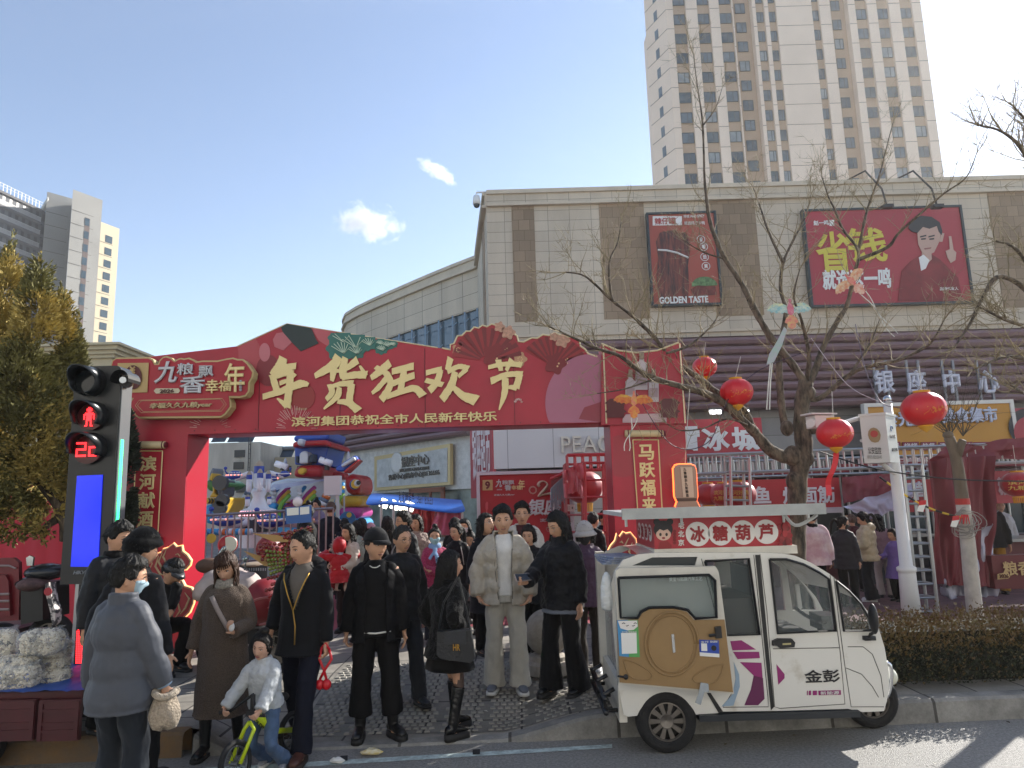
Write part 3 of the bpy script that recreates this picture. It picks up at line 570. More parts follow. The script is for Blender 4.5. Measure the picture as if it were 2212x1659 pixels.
for x, y, r, up in ((1270, 330, 33, 0), (1140, 280, 26, 0), (1140, 400, 30, 1), (1440, 330, 20, 0), (1300, 420, 22, 0), (1650, 350, 15, 0), (1590, 395, 15, 0), (1715, 345, 11, 0), (1575, 330, 12, 0)):
 cx_, cy_ = c4(x, y); pts = [(cx_+r*(1+.1*math.cos(8*a))*math.cos(a), max(cy_+r*.9*(1+.1*math.cos(8*a))*math.sin(a), 701+(cx_-620)*.155)) for a in [i*math.pi/20 for i in range(40)]]
 layer(pts, '', m_=teal)
 for k in range(7):
  a = .5+k*.37; p0 = (cx_+r*.25, cy_+r*.35); p1 = (cx_-r*.75*math.cos(a), cy_-r*.6*math.sin(a)+3); 
  if p1[1] > 703+(p1[0]-620)*.155: rb.tube([W(*p0, AY-.03), W(*p1, AY-.03)], .005, 3)
rb.build('picture', tl, arch)
layer(circ(*c4(720, 930), 27, 29), '#8e2528'); layer([c4(640, 1055), c4(770, 1055), c4(770, 1080), c4(640, 1080)], '#9c6a50')
layer([(x, min(y, 913)) for x, y in circ(1276, 870, 98, 105, 40, 55, 250)]+[(1298, 912), (1298, 800)], '#a4627a'); layer([(1250, 905), (1262, 880), (1298, 868), (1298, 912)], '#8a3040')
fw = B()
for cx_, cy_, r in ((640, 946-20, 48), (1120, 870, 10), (455, 925, 45)):
 for k in range(26):
  a = math.pi*(k+.5)/26+rnd.uniform(-.05, .05); r0, r1 = r*rnd.uniform(.45, .7), r*rnd.uniform(.8, 1.05); p = [(cx_+q*math.cos(a), min(cy_-q*math.sin(a)*1.05, 931-(cx_-405)*.025)) for q in (r0, r1)]
  fw.tube([W(*q, AY-.022) for q in p], .003, 3)
fw.build('picture', mat('#d9b9b4', .5), arch)
def fan(cx_, cy_, r, ry, a0, a1, nm):
 n = 20
 for k in range(n):
  t0 = a0+(a1-a0)*k/n; t1 = a0+(a1-a0)*(k+1)/n
  layer([(cx_+16*math.cos(R(t0)), cy_-12*math.sin(R(t0))), (cx_+r*math.cos(R(t0)), cy_-ry*math.sin(R(t0))), (cx_+r*math.cos(R(t1)), cy_-ry*math.sin(R(t1))), (cx_+16*math.cos(R(t1)), cy_-12*math.sin(R(t1)))], '#8f2029' if k % 2 else '#6d1520')
fan(1052, 780, 76, 72, 10, 172, 0); fan(1195, 790, 72, 64, 22, 150, 0)
def flower(x, y, r, col, cc='#d9b98a'):
 layer([(x+r*(1+.16*math.cos(5*a))*math.cos(a), y+r*(1+.16*math.cos(5*a))*math.sin(a)) for a in [i*math.pi/18 for i in range(36)]], col, 'flower')
 for k in range(7): layer(circ(x+r*.35*math.cos(k*.9), y+r*.35*math.sin(k*.9), r*.09, n=8), cc, 'flower')
for q in ((*c5(270, 300), 13, '#b98d6c'), (*c5(560, 345), 24, '#7a1420'), (*c5(665, 310), 16, '#741522'), (*c5(765, 375), 14, '#b98d6c'), (*c5(1048, 410), 22, '#741522'), (*c5(1150, 390), 14, '#7a1420')): flower(*q)
b = B()
for x, y, r in ((1079, 706, 11), (1098, 718, 14), (1196, 727, 9), (1215, 735, 15)):
 b.prism([W(x, y, AY-.02)+V((r*.0061*(1+.18*math.cos(5*a))*math.cos(a), 0, r*.0061*(1+.18*math.cos(5*a))*math.sin(a))) for a in [i*math.pi/18 for i in range(36)]], (0, .03, 0))
b.build('flower', mat('#b98d78', .5, var=.4, scale=25), arch)
def stroke(pts, ws, f, Y, sc):
 p = [V((*f(*q), 0)) for q in pts]; n = len(p); N = 9; S = []; Wd = []
 for i in range(n-1):
  p0, p1, p2, p3 = p[max(i-1, 0)], p[i], p[i+1], p[min(i+2, n-1)]
  for k in range(N+(1 if i == n-2 else 0)):
   t = k/N; S.append(.5*((2*p1)+(p2-p0)*t+(2*p0-5*p1+4*p2-p3)*t*t+(3*p1-p0-3*p2+p3)*t**3)); Wd.append((ws[i]*(1-t)+ws[i+1]*t)*sc)
 L_, R_ = [], []
 for i in range(len(S)):
  d = S[min(i+1, len(S)-1)]-S[max(i-1, 0)]; d = d.normalized() if d.length else V((1, 0, 0)); nn = V((-d.y, d.x, 0)); j = rnd.uniform(.9, 1.06); w_ = Wd[i]/2
  L_.append(S[i]+nn*w_*j-(d*w_*.5 if i == 0 else V((0, 0, 0)))); R_.append(S[i]-nn*w_*rnd.uniform(.9, 1.06)+(d*w_*.5 if i == len(S)-1 else V((0, 0, 0))))
 b = B()
 fr = [W(q.x, q.y, Y) for q in L_]; fl_ = [W(q.x, q.y, Y) for q in R_]; ex = V((0, .02, 0))
 b.rings([[q+ex for q in fr], fr, fl_, [q+ex for q in fl_]], closed=False, cap=False); return b
CH = [(c4, .195, [
[([(500, 505), (480, 570), (385, 690)], [70, 85, 60]), ([(430, 625), (640, 590)], [60, 55]), ([(385, 700), (430, 850)], [55, 60]), ([(420, 700), (560, 672), (635, 705)], [55, 45, 40]), ([(470, 780), (600, 740)], [38, 34]), ([(285, 930), (480, 872), (690, 790), (780, 800)], [50, 55, 70, 35]), ([(585, 640), (575, 800), (545, 1040)], [60, 60, 65]), ([(440, 950), (545, 1035)], [14, 60])],
[([(1110, 490), (1060, 580), (860, 700)], [75, 85, 45]), ([(1065, 620), (1045, 755)], [75, 30]), ([(1320, 530), (1200, 620), (1100, 650)], [70, 45, 25]), ([(1190, 505), (1165, 640), (1170, 730)], [55, 70, 50]), ([(1165, 715), (1300, 690), (1420, 690)], [55, 60, 70]), ([(1410, 690), (1355, 590)], [50, 18]), ([(1015, 800), (1045, 880), (985, 960)], [40, 55, 40]), ([(1015, 830), (1140, 790), (1270, 785)], [30, 45, 60]), ([(1262, 790), (1235, 970)], [60, 60]), ([(1125, 830), (1100, 930), (955, 1065)], [45, 55, 15]), ([(1110, 985), (1230, 1000), (1330, 1080)], [35, 60, 75])],
[([(1680, 560), (1590, 640), (1480, 720)], [65, 65, 45]), ([(1530, 605), (1650, 680), (1690, 800), (1595, 960)], [40, 55, 55, 65]), ([(1650, 720), (1560, 830), (1490, 890)], [45, 45, 30]), ([(1715, 650), (1940, 595)], [55, 65]), ([(1715, 785), (1950, 695)], [50, 60]), ([(1845, 630), (1800, 880)], [55, 55]), ([(1660, 925), (1830, 868), (1960, 840), (2045, 915)], [50, 50, 60, 75])]]),
(c5, .268, [
[([(12, 485), (130, 455)], [32, 35]), ([(125, 460), (95, 560), (40, 625)], [35, 40, 45]), ([(8, 545), (140, 580)], [30, 36]), ([(205, 370), (180, 460)], [42, 30]), ([(185, 475), (270, 435), (345, 450)], [30, 32, 40]), ([(335, 455), (270, 515)], [32, 22]), ([(240, 480), (215, 580), (140, 695)], [40, 48, 50]), ([(215, 585), (300, 665), (405, 705)], [25, 50, 75])],
[([(512, 440), (640, 415), (775, 420)], [25, 30, 36]), ([(590, 385), (612, 465)], [40, 28]), ([(695, 380), (655, 465)], [36, 22]), ([(535, 550), (660, 500), (780, 495)], [45, 36, 36]), ([(765, 495), (735, 600)], [42, 44]), ([(735, 605), (675, 600)], [40, 22]), ([(645, 530), (640, 650), (597, 782)], [42, 42, 8])]])]
ci = 0
for f, sc, chars in CH:
 for ch in chars:
  bb = B()
  for i, (p, ws) in enumerate(ch):
   q = stroke(p, ws, f, AY-.035-.0015*i, sc*1.28); bb.add(q.v, q.f)
  bb.build('brush_character', gold, arch); ci += 1
text_px('滨河集团恭祝全市人民新年快乐', 629, 894, 1074, 916, AY-.025, gold, arch, bold=.025)
def scroll(chars, fr, rollers, boxes, Y):
 f_ = layer(fr, '#a81d30', 'scroll', Y=Y-.01)
 b = B(); q = polypx(fr, Y-.02); n = len(q)
 for i in range(n): b.tube([q[i], q[(i+1) % n]], .008, 4)
 b.build('border', gold, f_)
 for x0, x1, y0, y1 in rollers:
  b = B(); a = W(x0, (y0+y1)/2, Y-.04); c = W(x1, (y0+y1)/2, Y-.04); r = (W(x0, y0, Y).z-W(x0, y1, Y).z)/2; b.tube([a, c], r, 12); rr = b.build('roller', cream, f_, smooth=True)
  b = B()
  for t in (.06, .94): b.tube([a.lerp(c, t), a.lerp(c, t+.03)], r*1.06, 12)
  b.tube([a.lerp(c, 1), a.lerp(c, 1.06)], r*.8, 10); b.build('knob', deep, rr)
 for ch, bx in zip(chars, boxes): text_px(ch, *bx, Y-.022, gold, f_, bold=.03)
scroll('滨河献酒', [(294, 974), (351, 974), (341, 1152), (285, 1154)], ((284, 356, 953, 969), (275, 345, 1158, 1176)), ((302, 985, 339, 1018), (300, 1023, 336, 1058), (298, 1063, 335, 1099), (296, 1103, 331, 1140)), AY-.03)
scroll('马跃福来', [(1367, 950), (1422, 950), (1431, 1112), (1378, 1112)], ((1350, 1432, 929, 944),), ((1379, 960, 1413, 994), (1380, 998, 1415, 1032), (1383, 1035, 1416, 1071), (1386, 1074, 1418, 1108)), AY-.03)
for a in ((1345, 985, 46), (1470, 1010, 55), (1450, 930, 34)):
 layer([(min(max(x, 1325), 1480), min(max(y, 918), 1090)) for x, y in circ(*a)], '#9c2c3a', Y=AY-.014)
for x, y0, y1, w_ in ((1386, 762, 842, 26), (1362, 800, 862, 22), (1412, 800, 868, 22)):
 layer([(x-w_*.2, y0), (x+w_*.2, y0), (x+w_*.2, y0+18), (x+w_*.5, y0+24), (x+w_*.5, y1), (x-w_*.5, y1), (x-w_*.5, y0+24), (x-w_*.2, y0+18)], '#b9aeb4', Y=AY-.075); layer([(x-w_*.2, y0-2), (x+w_*.2, y0-2), (x+w_*.2, y0+14), (x-w_*.2, y0+14)], '#8d7b6c', Y=AY-.09); layer([(x-w_*.4, y0+38), (x+w_*.4, y0+38), (x+w_*.4, y1-10), (x-w_*.4, y1-10)], '#a08a90', Y=AY-.09)
layer([(1345, 905), (1352, 895), (1430, 893), (1440, 903), (1440, 912), (1345, 913)], '#b79aa0', Y=AY-.075)
for x in (1330, 1446):
 for y in (865, 884): layer([(x-24, y+6), (x-12, y-4), (x+12, y-4), (x+24, y+5), (x+18, y+8), (x+18, y+18), (x-18, y+18), (x-18, y+8)], '#521420', Y=AY-.075)
neon = mat('#ff9a62', .5, emit=1.6)
def horse(label, fx, Y, pts, mane, eye):
 t = thing('horse_cutout', label, 'cutout', W(*fx(*pts[0]), Y)); P = polypx([fx(*q) for q in pts], Y)
 b = B(); b.prism(P, (0, .05, 0)); b.build('board', mat('#b39a76', .5), t)
 cen = sum(P, V())/len(P); b = B(); b.prism([inset(P, i, .018)+V((0, -.006, 0)) for i in range(len(P))], (0, .01, 0)); b.build('face', mat('#8f1d28', .5), t)
 b = B(); b.tube([q+V((0, .03, 0)) for q in P]+[P[0]+V((0, .03, 0))], .011, 5); b.build('glow_strip', neon, t)
 b = B()
 for q in mane: b.tube(polypx([fx(*p) for p in q], Y-.01), [.004]+[.014]*(len(q)-2)+[.004], 5)
 b.tube(polypx([fx(*p) for p in eye], Y-.01), .008, 5); b.build('carving', mat('#b39a76', .5), t)
 return t
def inset(P, i, d):
 n = len(P); a = P[(i-1) % n]; c = P[(i+1) % n]; t = nrm(c-a); nn = V((t.z, 0, -t.x)); area = sum(P[k].x*P[(k+1) % n].z-P[(k+1) % n].x*P[k].z for k in range(n)); return P[i]-nn*d*(1 if area > 0 else -1)
h2 = lambda x, y: (x/1.6238*.54, (2050+y/1.6238)*.54)
hp = [(965, 375), (985, 330), (978, 310), (1010, 290), (1010, 270), (1045, 258), (1055, 238), (1088, 228), (1125, 200), (1145, 222), (1180, 215), (1185, 252), (1215, 275), (1240, 312), (1233, 342), (1205, 372), (1172, 374), (1152, 350), (1140, 372), (1170, 420), (1200, 478), (1242, 490), (1263, 525), (1255, 590), (1230, 650), (1190, 688), (1150, 690), (1150, 760), (1010, 760), (1000, 560), (1000, 440)]
horse('carved red horse cut-out with glowing edge beside the seated man', h2, AY-.25, hp, [[(1080, 240), (1060, 290), (1090, 340), (1120, 350)], [(1055, 262), (1030, 320), (1060, 375), (1100, 380)], [(1030, 280), (1010, 350), (1040, 400), (1090, 410)], [(1130, 400), (1160, 470), (1170, 520), (1150, 580)], [(1200, 520), (1230, 560), (1205, 620), (1170, 660)], [(1150, 560), (1170, 640), (1140, 680)]], [(1140, 275), (1155, 268), (1170, 285)])
h9 = lambda x, y: ((1900+x/2.765)*.54, (1700+y/2.765)*.54)
horse('carved red horse head cut-out with glowing edge above the three-wheeler tail', h9, AY-.25, [(1480, 1420), (1480, 1380), (1500, 1340), (1550, 1280), (1570, 1200), (1600, 1235), (1640, 1180), (1670, 1200), (1720, 1190), (1780, 1260), (1800, 1400), (1790, 1560), (1600, 1560), (1620, 1440), (1560, 1420), (1530, 1455), (1500, 1450)], [[(1600, 1300), (1620, 1290), (1640, 1310)], [(1700, 1250), (1660, 1330), (1720, 1400)], [(1740, 1300), (1700, 1400), (1740, 1460)]], [(1520, 1390), (1530, 1380), (1540, 1395)])
t = thing('bottle_cutout', 'bronze bottle shaped cut-out with glowing orange edge above the three-wheeler roof', 'cutout', W(1480, 1100, AY-.3)); Y = AY-.3
P = polypx([c3(*q) for q in ((590, 1420), (605, 1380), (585, 1340), (575, 1120), (590, 1095), (620, 1088), (710, 1088), (740, 1100), (752, 1130), (765, 1340), (755, 1370), (780, 1420))], Y)
b = B(); b.prism(P, (0, .06, 0)); b.build('board', mat('#8f7468', .3, metal=.6), t); b = B(); b.tube([q+V((0, .03, 0)) for q in P], .014, 5); b.build('glow_strip', mat('#ff5a28', .5, emit=2.5), t)
b = B(); flat(b, [c3(*q) for q in ((628, 1110), (720, 1110), (735, 1345), (650, 1345))], Y-.008, .006); b.build('label_panel', mat('#b59a8a', .3, metal=.5), t)
for i, ch in enumerate('九粮精华九轮酿造'): x0, y0 = c3(650+i*3, 1115+i*29); text_px(ch, x0, y0, x0+6.5, y0+7, Y-.01, mat('#33251f', .5), t, bold=.02)
b = B(); flat(b, [c3(*q) for q in ((598, 1352), (760, 1352), (757, 1375), (603, 1378))], Y-.008, .006); b.build('band', mat('#4d3a34', .3, metal=.6), t)
SY = AY-.2
t = sgn = thing('sign_board', 'scalloped crimson sign board with wheat emblem and silver lettering over the left arch leg', 'sign', W(395, 905, SY))
op = [(110, 285), (125, 235), (170, 205), (500, 200), (545, 225), (565, 268), (598, 268), (605, 235), (640, 200), (680, 187), (730, 205), (765, 240), (800, 215), (830, 208), (860, 215), (910, 205), (960, 225), (985, 245), (1050, 235), (1200, 235), (1290, 215), (1360, 205), (1410, 220), (1460, 220), (1510, 260), (1530, 290), (1570, 350), (1560, 410), (1530, 460), (1525, 550), (1490, 600), (1430, 615), (1320, 612), (1340, 660), (1340, 710), (1280, 790), (1230, 818), (400, 826), (360, 800), (300, 700), (300, 670), (335, 630), (270, 622), (110, 612)]
P = polypx([c8(*q) for q in op], SY)
b = B(); b.prism(P, (0, .16, 0)); b.build('rim', mat('#b7a878', .5), sgn)
b = B(); b.prism([inset(P, i, .022)+V((0, -.012, 0)) for i in range(len(P))], (0, .012, 0)); b.build('panel', mat('#a0162a', .45, var=.08, scale=1), sgn)
silver = mat('#b4b7bd', .35, metal=.3)
def t8(s, x0, y0, x1, y1, m_, **k): text_px(s, *c8(x0, y0), *c8(x1, y1), SY-.02, m_, sgn, thick=.03, **k)
t8('九', 560, 245, 800, 470, silver, bold=.03, shear=.2); t8('粮', 790, 262, 965, 390, silver, bold=.025); t8('飘', 1010, 288, 1165, 405, silver, bold=.02); t8('香', 815, 395, 1085, 572, silver, bold=.03)
t8('年', 1270, 262, 1485, 560, gold, bold=.02); t8('幸', 1085, 430, 1215, 572, gold, bold=.02); t8('福', 1215, 440, 1345, 552, gold, bold=.02); t8('幸福久久九粮year', 515, 662, 1150, 728, cream, bold=.02, shear=.15)
layer([c8(*q) for q in ((548, 545), (570, 520), (800, 518), (820, 543), (800, 568), (570, 572))], '', 'date_plate', sgn, SY-.014, m_=mat('#c3b9a0', .5)); text_px('2026', *c8(612, 528), *c8(755, 566), SY-.036, mat('#4d1418', .5), sgn, bold=.03)
for i, ch in enumerate('恭贺新春'): t8(ch, 1428, 437+i*29, 1454, 463+i*29, silver, bold=.02)
b = B()
for k in (0, 22): b.tube([W(*c8(*q), SY-.016) for q in ((360+k, 695), (400+k, 640+k*.3), (1250-k, 622+k*.3), (1290-k, 685), (1240-k, 752-k*.5), (420+k, 768-k*.5), (360+k, 695))], .003, 4)
b.build('line', cream, sgn)
layer([c8(*q) for q in ((180, 262), (498, 258), (482, 560), (175, 566))], '', 'emblem', sgn, SY-.012, m_=mat('#b49a68', .5)); layer([c8(*q) for q in circ(338, 405, 88, 122)], '', 'emblem', sgn, SY-.03, m_=mat('#4f0f18', .5))
b = B(); q = lambda x, y: W(*c8(x, y), SY-.05)
b.tube([q(325, 510), q(335, 310)], .02, 5)
for k in range(5):
 for s in (-1, 1): b.tube([q(332, 440-k*28), q(332+s*24, 410-k*28)], [.008, .012], 5)
b.build('emblem', mat('#b49a68', .5), sgn)
TLY = 6.6
sig = thing('traffic_signal', 'black pedestrian signal column with red standing man, red countdown and blue panel', 'traffic signal', W(165, 1440, TLY))
blk_m = mat('#14181b', .32, var=.1, scale=3); c1 = lambda x, y: (x/4, 756+y/4)
a = W(148, 1000, TLY).x; c = W(250, 1000, TLY).x; zt_ = W(200, 791, TLY).z; zb_ = W(160, 1262, TLY).z
b = B(); n = 6; r = .06; P = [V((a, TLY, zb_)), V((c, TLY, zb_))]+[V((c-r+r*math.cos(k*math.pi/2/n), TLY, zt_-r+r*math.sin(k*math.pi/2/n))) for k in range(n+1)]+[V((a+.1-.1*math.sin(k*math.pi/2/n), TLY, zt_-.1+.1*math.cos(k*math.pi/2/n))) for k in range(n+1)]
b.prism(P, (0, .2, 0)); b.build('column', blk_m, sig)
b = B(); b.box((c+.006, TLY+.1, (zt_+zb_)/2-.04), (.012, .17, zt_-zb_-.1)); b.build('side_cover', mat('#8b9094', .3, metal=.7), sig)
pa = W(163, 1350, TLY).x; pc = W(230, 1350, TLY).x
b = B(); b.box(((pa+pc)/2, TLY+.1, (zb_+.0)/2), (pc-pa, .18, zb_-.004)); b.build('post', blk_m, sig)
b = B(); b.box((pa-.03, TLY+.08, zb_/2), (.05, .06, zb_)); b.build('trim', mat('#9fa3a6', .3, metal=.8), sig)
ledr = mat('#ff2a30', .4, emit=2.2); lens_d = mat('#10171b', .1); lens_r = mat('#3a0d12', .25)
MAN = ["....##....", "...####...", "...####...", "....##....", "..######..", ".########.", ".#.####.#.", ".#.####.#.", ".#.####.#.", "...####...", "...#..#...", "...#..#...", "...#..#...", "..##..##.."]
DG = ["#####.....", "....#.....", "....#.####", "#####.#...", "#.....#...", "#.....#...", "#####.####"]
def lampunit(cx_, cy_, rpx, hood_c, h0, h1, lens, art, mirror=False):
 q = W(cx_, cy_, TLY-.02); r = rpx/FPX*TLY; b = B(); disc(b, q, r*1.06, t=.03, n=32); lo = b.build('lens', lens, sig)
 b = B(); rs = []
 for dy, k in ((.01, 1.22), (-.26, 1.12)): rs.append([V((q.x+r*k*math.cos(R(h0+(h1-h0)*i/24)), TLY+dy*(1 if dy > 0 else (.55+.45*math.sin(R(max(0, min(180, h0+(h1-h0)*i/24)))))), q.z+r*k*math.sin(R(h0+(h1-h0)*i/24))+.01)) for i in range(25)])
 b.rings(rs, closed=False, cap=False); h = b.build('visor', mat('#1c2023', .3, metal=.2), sig, smooth=True); so_ = h.modifiers.new('solid', 'SOLIDIFY'); so_.thickness = .012
 if art:
  b = B(); nr = len(art); ncl = len(art[0]); st = r*1.55/max(nr, ncl)
  for i, row in enumerate(art):
   for j, ch in enumerate(row):
    if ch == '#':
     for di in (-.25, .25):
      for dj in (-.25, .25): p = q+V(((j-ncl/2+.5+dj)*st, -.045, (nr/2-i-.5+di)*st)); disc(b, p, st*.2, t=.004, n=6)
  b.build('led_figure', ledr, lo)
lampunit(*c1(776, 285), 27, 0, -75, 255, lens_d, None); lampunit(*c1(795, 582), 27, 0, -40, 215, lens_r, MAN); lampunit(*c1(772, 862), 29, 0, -30, 200, lens_r, DG)
P = [W(*q, TLY) for q in (c1(672, 1088), c1(892, 1078), (213, 1224), (154, 1224))]
b = B(); b.prism([q+V((0, -.012, 0)) for q in P], (0, .01, 0)); b.build('blue_panel', mat('#1226c8', .12, emit=.55, var=.25, scale=4), sig)
text_px('HIKVISION', 159, 1232, 213, 1240, TLY-.004, mat('#8f959a', .4), sig, shear=.3)
b = B()
for i in range(60):
 z0 = W(252, 950, TLY).z; z1 = W(248, 1146, TLY).z; z = z0+(z1-z0)*i/59
 for dy in (.05, .075): disc(b, (c+.014, TLY+dy, z), .007, (1, 0, 0), .004, 6)
b.build('green_led_strip', mat('#3dff9a', .4, emit=2.2), sig)
b = B()
for i in range(36):
 y = 1292+i*4.0
 for j in range(1 if i < 18 else 4 if i > 20 else 2): disc(b, W(169-i*.12+j*3.6+(3 if i < 18 else 0), y, TLY-.02), .0055, t=.004, n=6)
b.build('red_led_strip', ledr, sig)
q = W(*c1(1085, 265), TLY); b = B(); b.tube([V((c+.01, TLY+.08, q.z)), V((c+.06, TLY-.02, q.z-.01))], [.06, .055], 12); b.build('speaker', mat('#15181a', .4), sig); b = B(); b.tube([V((c+.07, TLY-.08, q.z-.01)), V((c+.085, TLY-.12, q.z-.015))], .03, 12); b.build('camera_eye', mat('#c9d0d4', .2, metal=.5), sig)
b = B(); b.rings([[V((c+.05+.085*math.cos(R(a_)), y, q.z+.085*math.sin(R(a_)))) for a_ in range(-20, 201, 20)] for y in (TLY+.1, TLY-.12)], closed=False, cap=False); b.build('camera_hood', mat('#1b1e20', .4), sig)
t = thing('hoarding', 'plain bright red cloth hoarding behind the parked motor tricycles', 'hoarding', W(0, 1330, 11.5)); A = W(-160, 1060, 11.2); C_ = W(262, 1060, 11.2)
b = B(); rs = []
for i in range(41): x = A.x+(C_.x-A.x)*i/40; rs.append([(x, 11.2+.03*math.sin(i*1.7)+.02*math.sin(i*4.1), SW), (x, 11.2+.03*math.sin(i*1.5+1), 1.3), (x, 11.2, 2.4)])
b.rings(rs, closed=False, cap=False); b.build('cloth', mat('#c03246', .7, var=.08, scale=.8), t, smooth=True)
b = B()
for i in range(5): b.tube([(A.x+(C_.x-A.x)*i/4, 11.3, 0), (A.x+(C_.x-A.x)*i/4, 11.3, 2.4)], .03, 6)
b.build('post', mat('#77797b', .5, metal=.5), t)
def rv(): return V((rnd.gauss(0, 1), rnd.gauss(0, 1), rnd.gauss(0, 1))).normalized()
def twig(b, p, d, ln, r, lev, up=.25, dens=1., seg=.09):
 n = max(2, int(ln/seg)); P = [p]; d = d.normalized()
 for i in range(n):
  d = (d+rv()*.22+V((0, 0, up*.25))).normalized(); P.append(P[-1]+d*ln/n)
 b.tube(P, [r*(1-.7*i/n) for i in range(n+1)], 3 if r < .012 else 5, cap=False)
 if lev > 0:
  k = int(ln*dens/(.13 if lev > 1 else .085))
  for i in range(k):
   t = rnd.uniform(.15, 1); q = P[min(int(t*n), n)]; dd = (d*.6+rv()*.9+V((0, 0, .25))).normalized(); twig(b, q, dd, ln*rnd.uniform(.25, .55), max(r*.45, .0028), lev-1, up, dens, seg)
bark = mat('#6a5e50', .92, scale=16, stretch=(1, 1, .35), bump=1, bscale=22, col2='#2a241e', thresh=(.36, .62)); barkl = mat('#8d8064', .85, var=.35, scale=9)
def limb(b, tb, pts, Y0, Y1, r0, r1, dens=1., ln=.75, start=.15, lev=2):
 n = len(pts); P = [W(x, y, Y0+(Y1-Y0)*(i/(n-1))**1.3) for i, (x, y) in enumerate(pts)]; P = crom(P, 5); k = len(P)
 b.tube(P, [(r0+(r1-r0)*(i/(k-1))**.8)*rnd.uniform(.86, 1.14) for i in range(k)], 8)
 L_ = sum((P[i+1]-P[i]).length for i in range(k-1)); m_ = int(L_*9.5*dens)
 for j in range(m_):
  t = start+(1-start)*rnd.random(); i = min(int(t*(k-1)), k-2); d = (P[i+1]-P[i]).normalized(); dd = (d*.7+rv()*.75+V((0, 0, .3))); rr = (r0+(r1-r0)*t)
  twig(tb, P[i].lerp(P[i+1], rnd.random()), dd, ln*rnd.uniform(.35, 1.1), min(.009, rr*.45), lev)
 for j in range(3): twig(tb, P[-1], (P[-1]-P[-2]).normalized()+rv()*.4, ln*.7, r1, lev)
tree = thing('bare_tree', 'leafless street tree with a leaning dark trunk hung with red lanterns behind the three-wheeler', 'tree', G(1722, 1345, SW)); TY_ = 9.6
b = B(); P = crom([W(*q, TY_) for q in ((1726, 1352), (1720, 1250), (1719, 1150), (1721, 1089), (1726, 1020), (1737, 965), (1731, 923), (1733, 868), (1741, 826))], 4); n = len(P)
b.tube(P, [(.138-.045*(i/(n-1)))*rnd.uniform(.94, 1.1)+(.05 if i < 2 else 0) for i in range(n)], 12)
for q, r in (((1742, 990), .1), ((1712, 985), .12), ((1700, 925), .09), ((1748, 850), .09), ((1755, 925), .07), ((1717, 1040), .12)): b.ell(W(*q, TY_-.03), (r, r, r*1.2), 10, 8)
b.ell(W(1712, 1033, TY_-.16), (.05, .03, .055), 10, 8); b.build('trunk', bark, tree, smooth=True)
b = B(); tb = B()
L = [([(1708, 992), (1664, 973), (1633, 937), (1614, 918), (1573, 879), (1539, 857), (1501, 843), (1462, 832), (1415, 818), (1379, 799), (1337, 768), (1296, 755), (1235, 728), (1185, 705)], 9.6, 8.3, .105, .012, 1.1),
([(1628, 932), (1603, 885), (1545, 846), (1512, 818), (1473, 793), (1440, 763), (1415, 730), (1387, 702), (1364, 681), (1322, 649), (1281, 610), (1256, 593), (1222, 588)], 9.5, 8.8, .07, .01, 1.1),
([(1322, 649), (1316, 600), (1318, 560), (1334, 524), (1342, 480)], 9., 9.2, .025, .008, 1.2),
([(1741, 830), (1710, 785), (1666, 730), (1632, 673), (1603, 615), (1566, 559), (1544, 510), (1532, 471), (1526, 427), (1522, 385), (1519, 288), (1515, 241), (1506, 183), (1498, 117)], 9.6, 10.2, .07, .008, .55),
([(1566, 559), (1520, 545), (1480, 520)], 9.8, 9.3, .02, .006, 1.), ([(1519, 270), (1545, 235), (1560, 190)], 10., 10.1, .016, .005, .8),
([(1697, 925), (1687, 868), (1683, 771), (1692, 718), (1697, 670), (1686, 621), (1692, 568), (1711, 524), (1740, 468), (1752, 420)], 9.6, 10.4, .07, .01, .8),
([(1692, 568), (1660, 500), (1640, 440), (1625, 400)], 10, 10.6, .03, .008, .9),
([(1741, 830), (1748, 780), (1742, 735), (1730, 687), (1715, 640), (1728, 580)], 9.6, 9., .05, .01, .8),
([(1745, 835), (1765, 790), (1778, 750), (1810, 692), (1830, 658), (1844, 597), (1854, 543), (1820, 494), (1803, 451), (1790, 426), (1775, 380)], 9.6, 10.2, .065, .008, .8),
([(1854, 543), (1868, 475), (1878, 439), (1900, 378), (1912, 330), (1930, 262)], 10, 10.5, .03, .007, .8),
([(1856, 560), (1917, 534), (1941, 504), (1990, 460), (2038, 419), (2087, 383), (2110, 330)], 10, 9.2, .035, .007, .7),
([(1748, 862), (1775, 858), (1836, 809), (1877, 792), (1941, 778), (1994, 753), (2016, 734), (2040, 690)], 9.6, 8.7, .05, .01, .9),
([(1614, 918), (1570, 905), (1520, 925), (1470, 930), (1440, 915)], 9.3, 8.7, .02, .006, .9), ([(1440, 763), (1490, 745), (1540, 700), (1560, 660)], 9., 9.6, .025, .007, .9), ([(1415, 818), (1350, 840), (1290, 850)], 8.8, 8.6, .018, .006, .9), ([(1836, 809), (1880, 740), (1900, 690)], 9.2, 9.5, .025, .007, 1.)]
for pts, y0, y1, r0, r1, dn in L: limb(b, tb, pts, y0, y1, r0*.84, r1*.8, dn)
b.build('limb', bark, tree, smooth=True); tb.build('twigs', barkl, tree, smooth=True)
t = thing('bare_tree', 'leafless tree reaching in from the right edge with dense fine drooping twigs', 'tree', W(2330, 1350, 8.2)); b = B(); tb = B()
b.tube([W(2330, 1350, 8.2), W(2320, 1000, 8.2), W(2300, 750, 8.2)], [.13, .11, .08], 10)
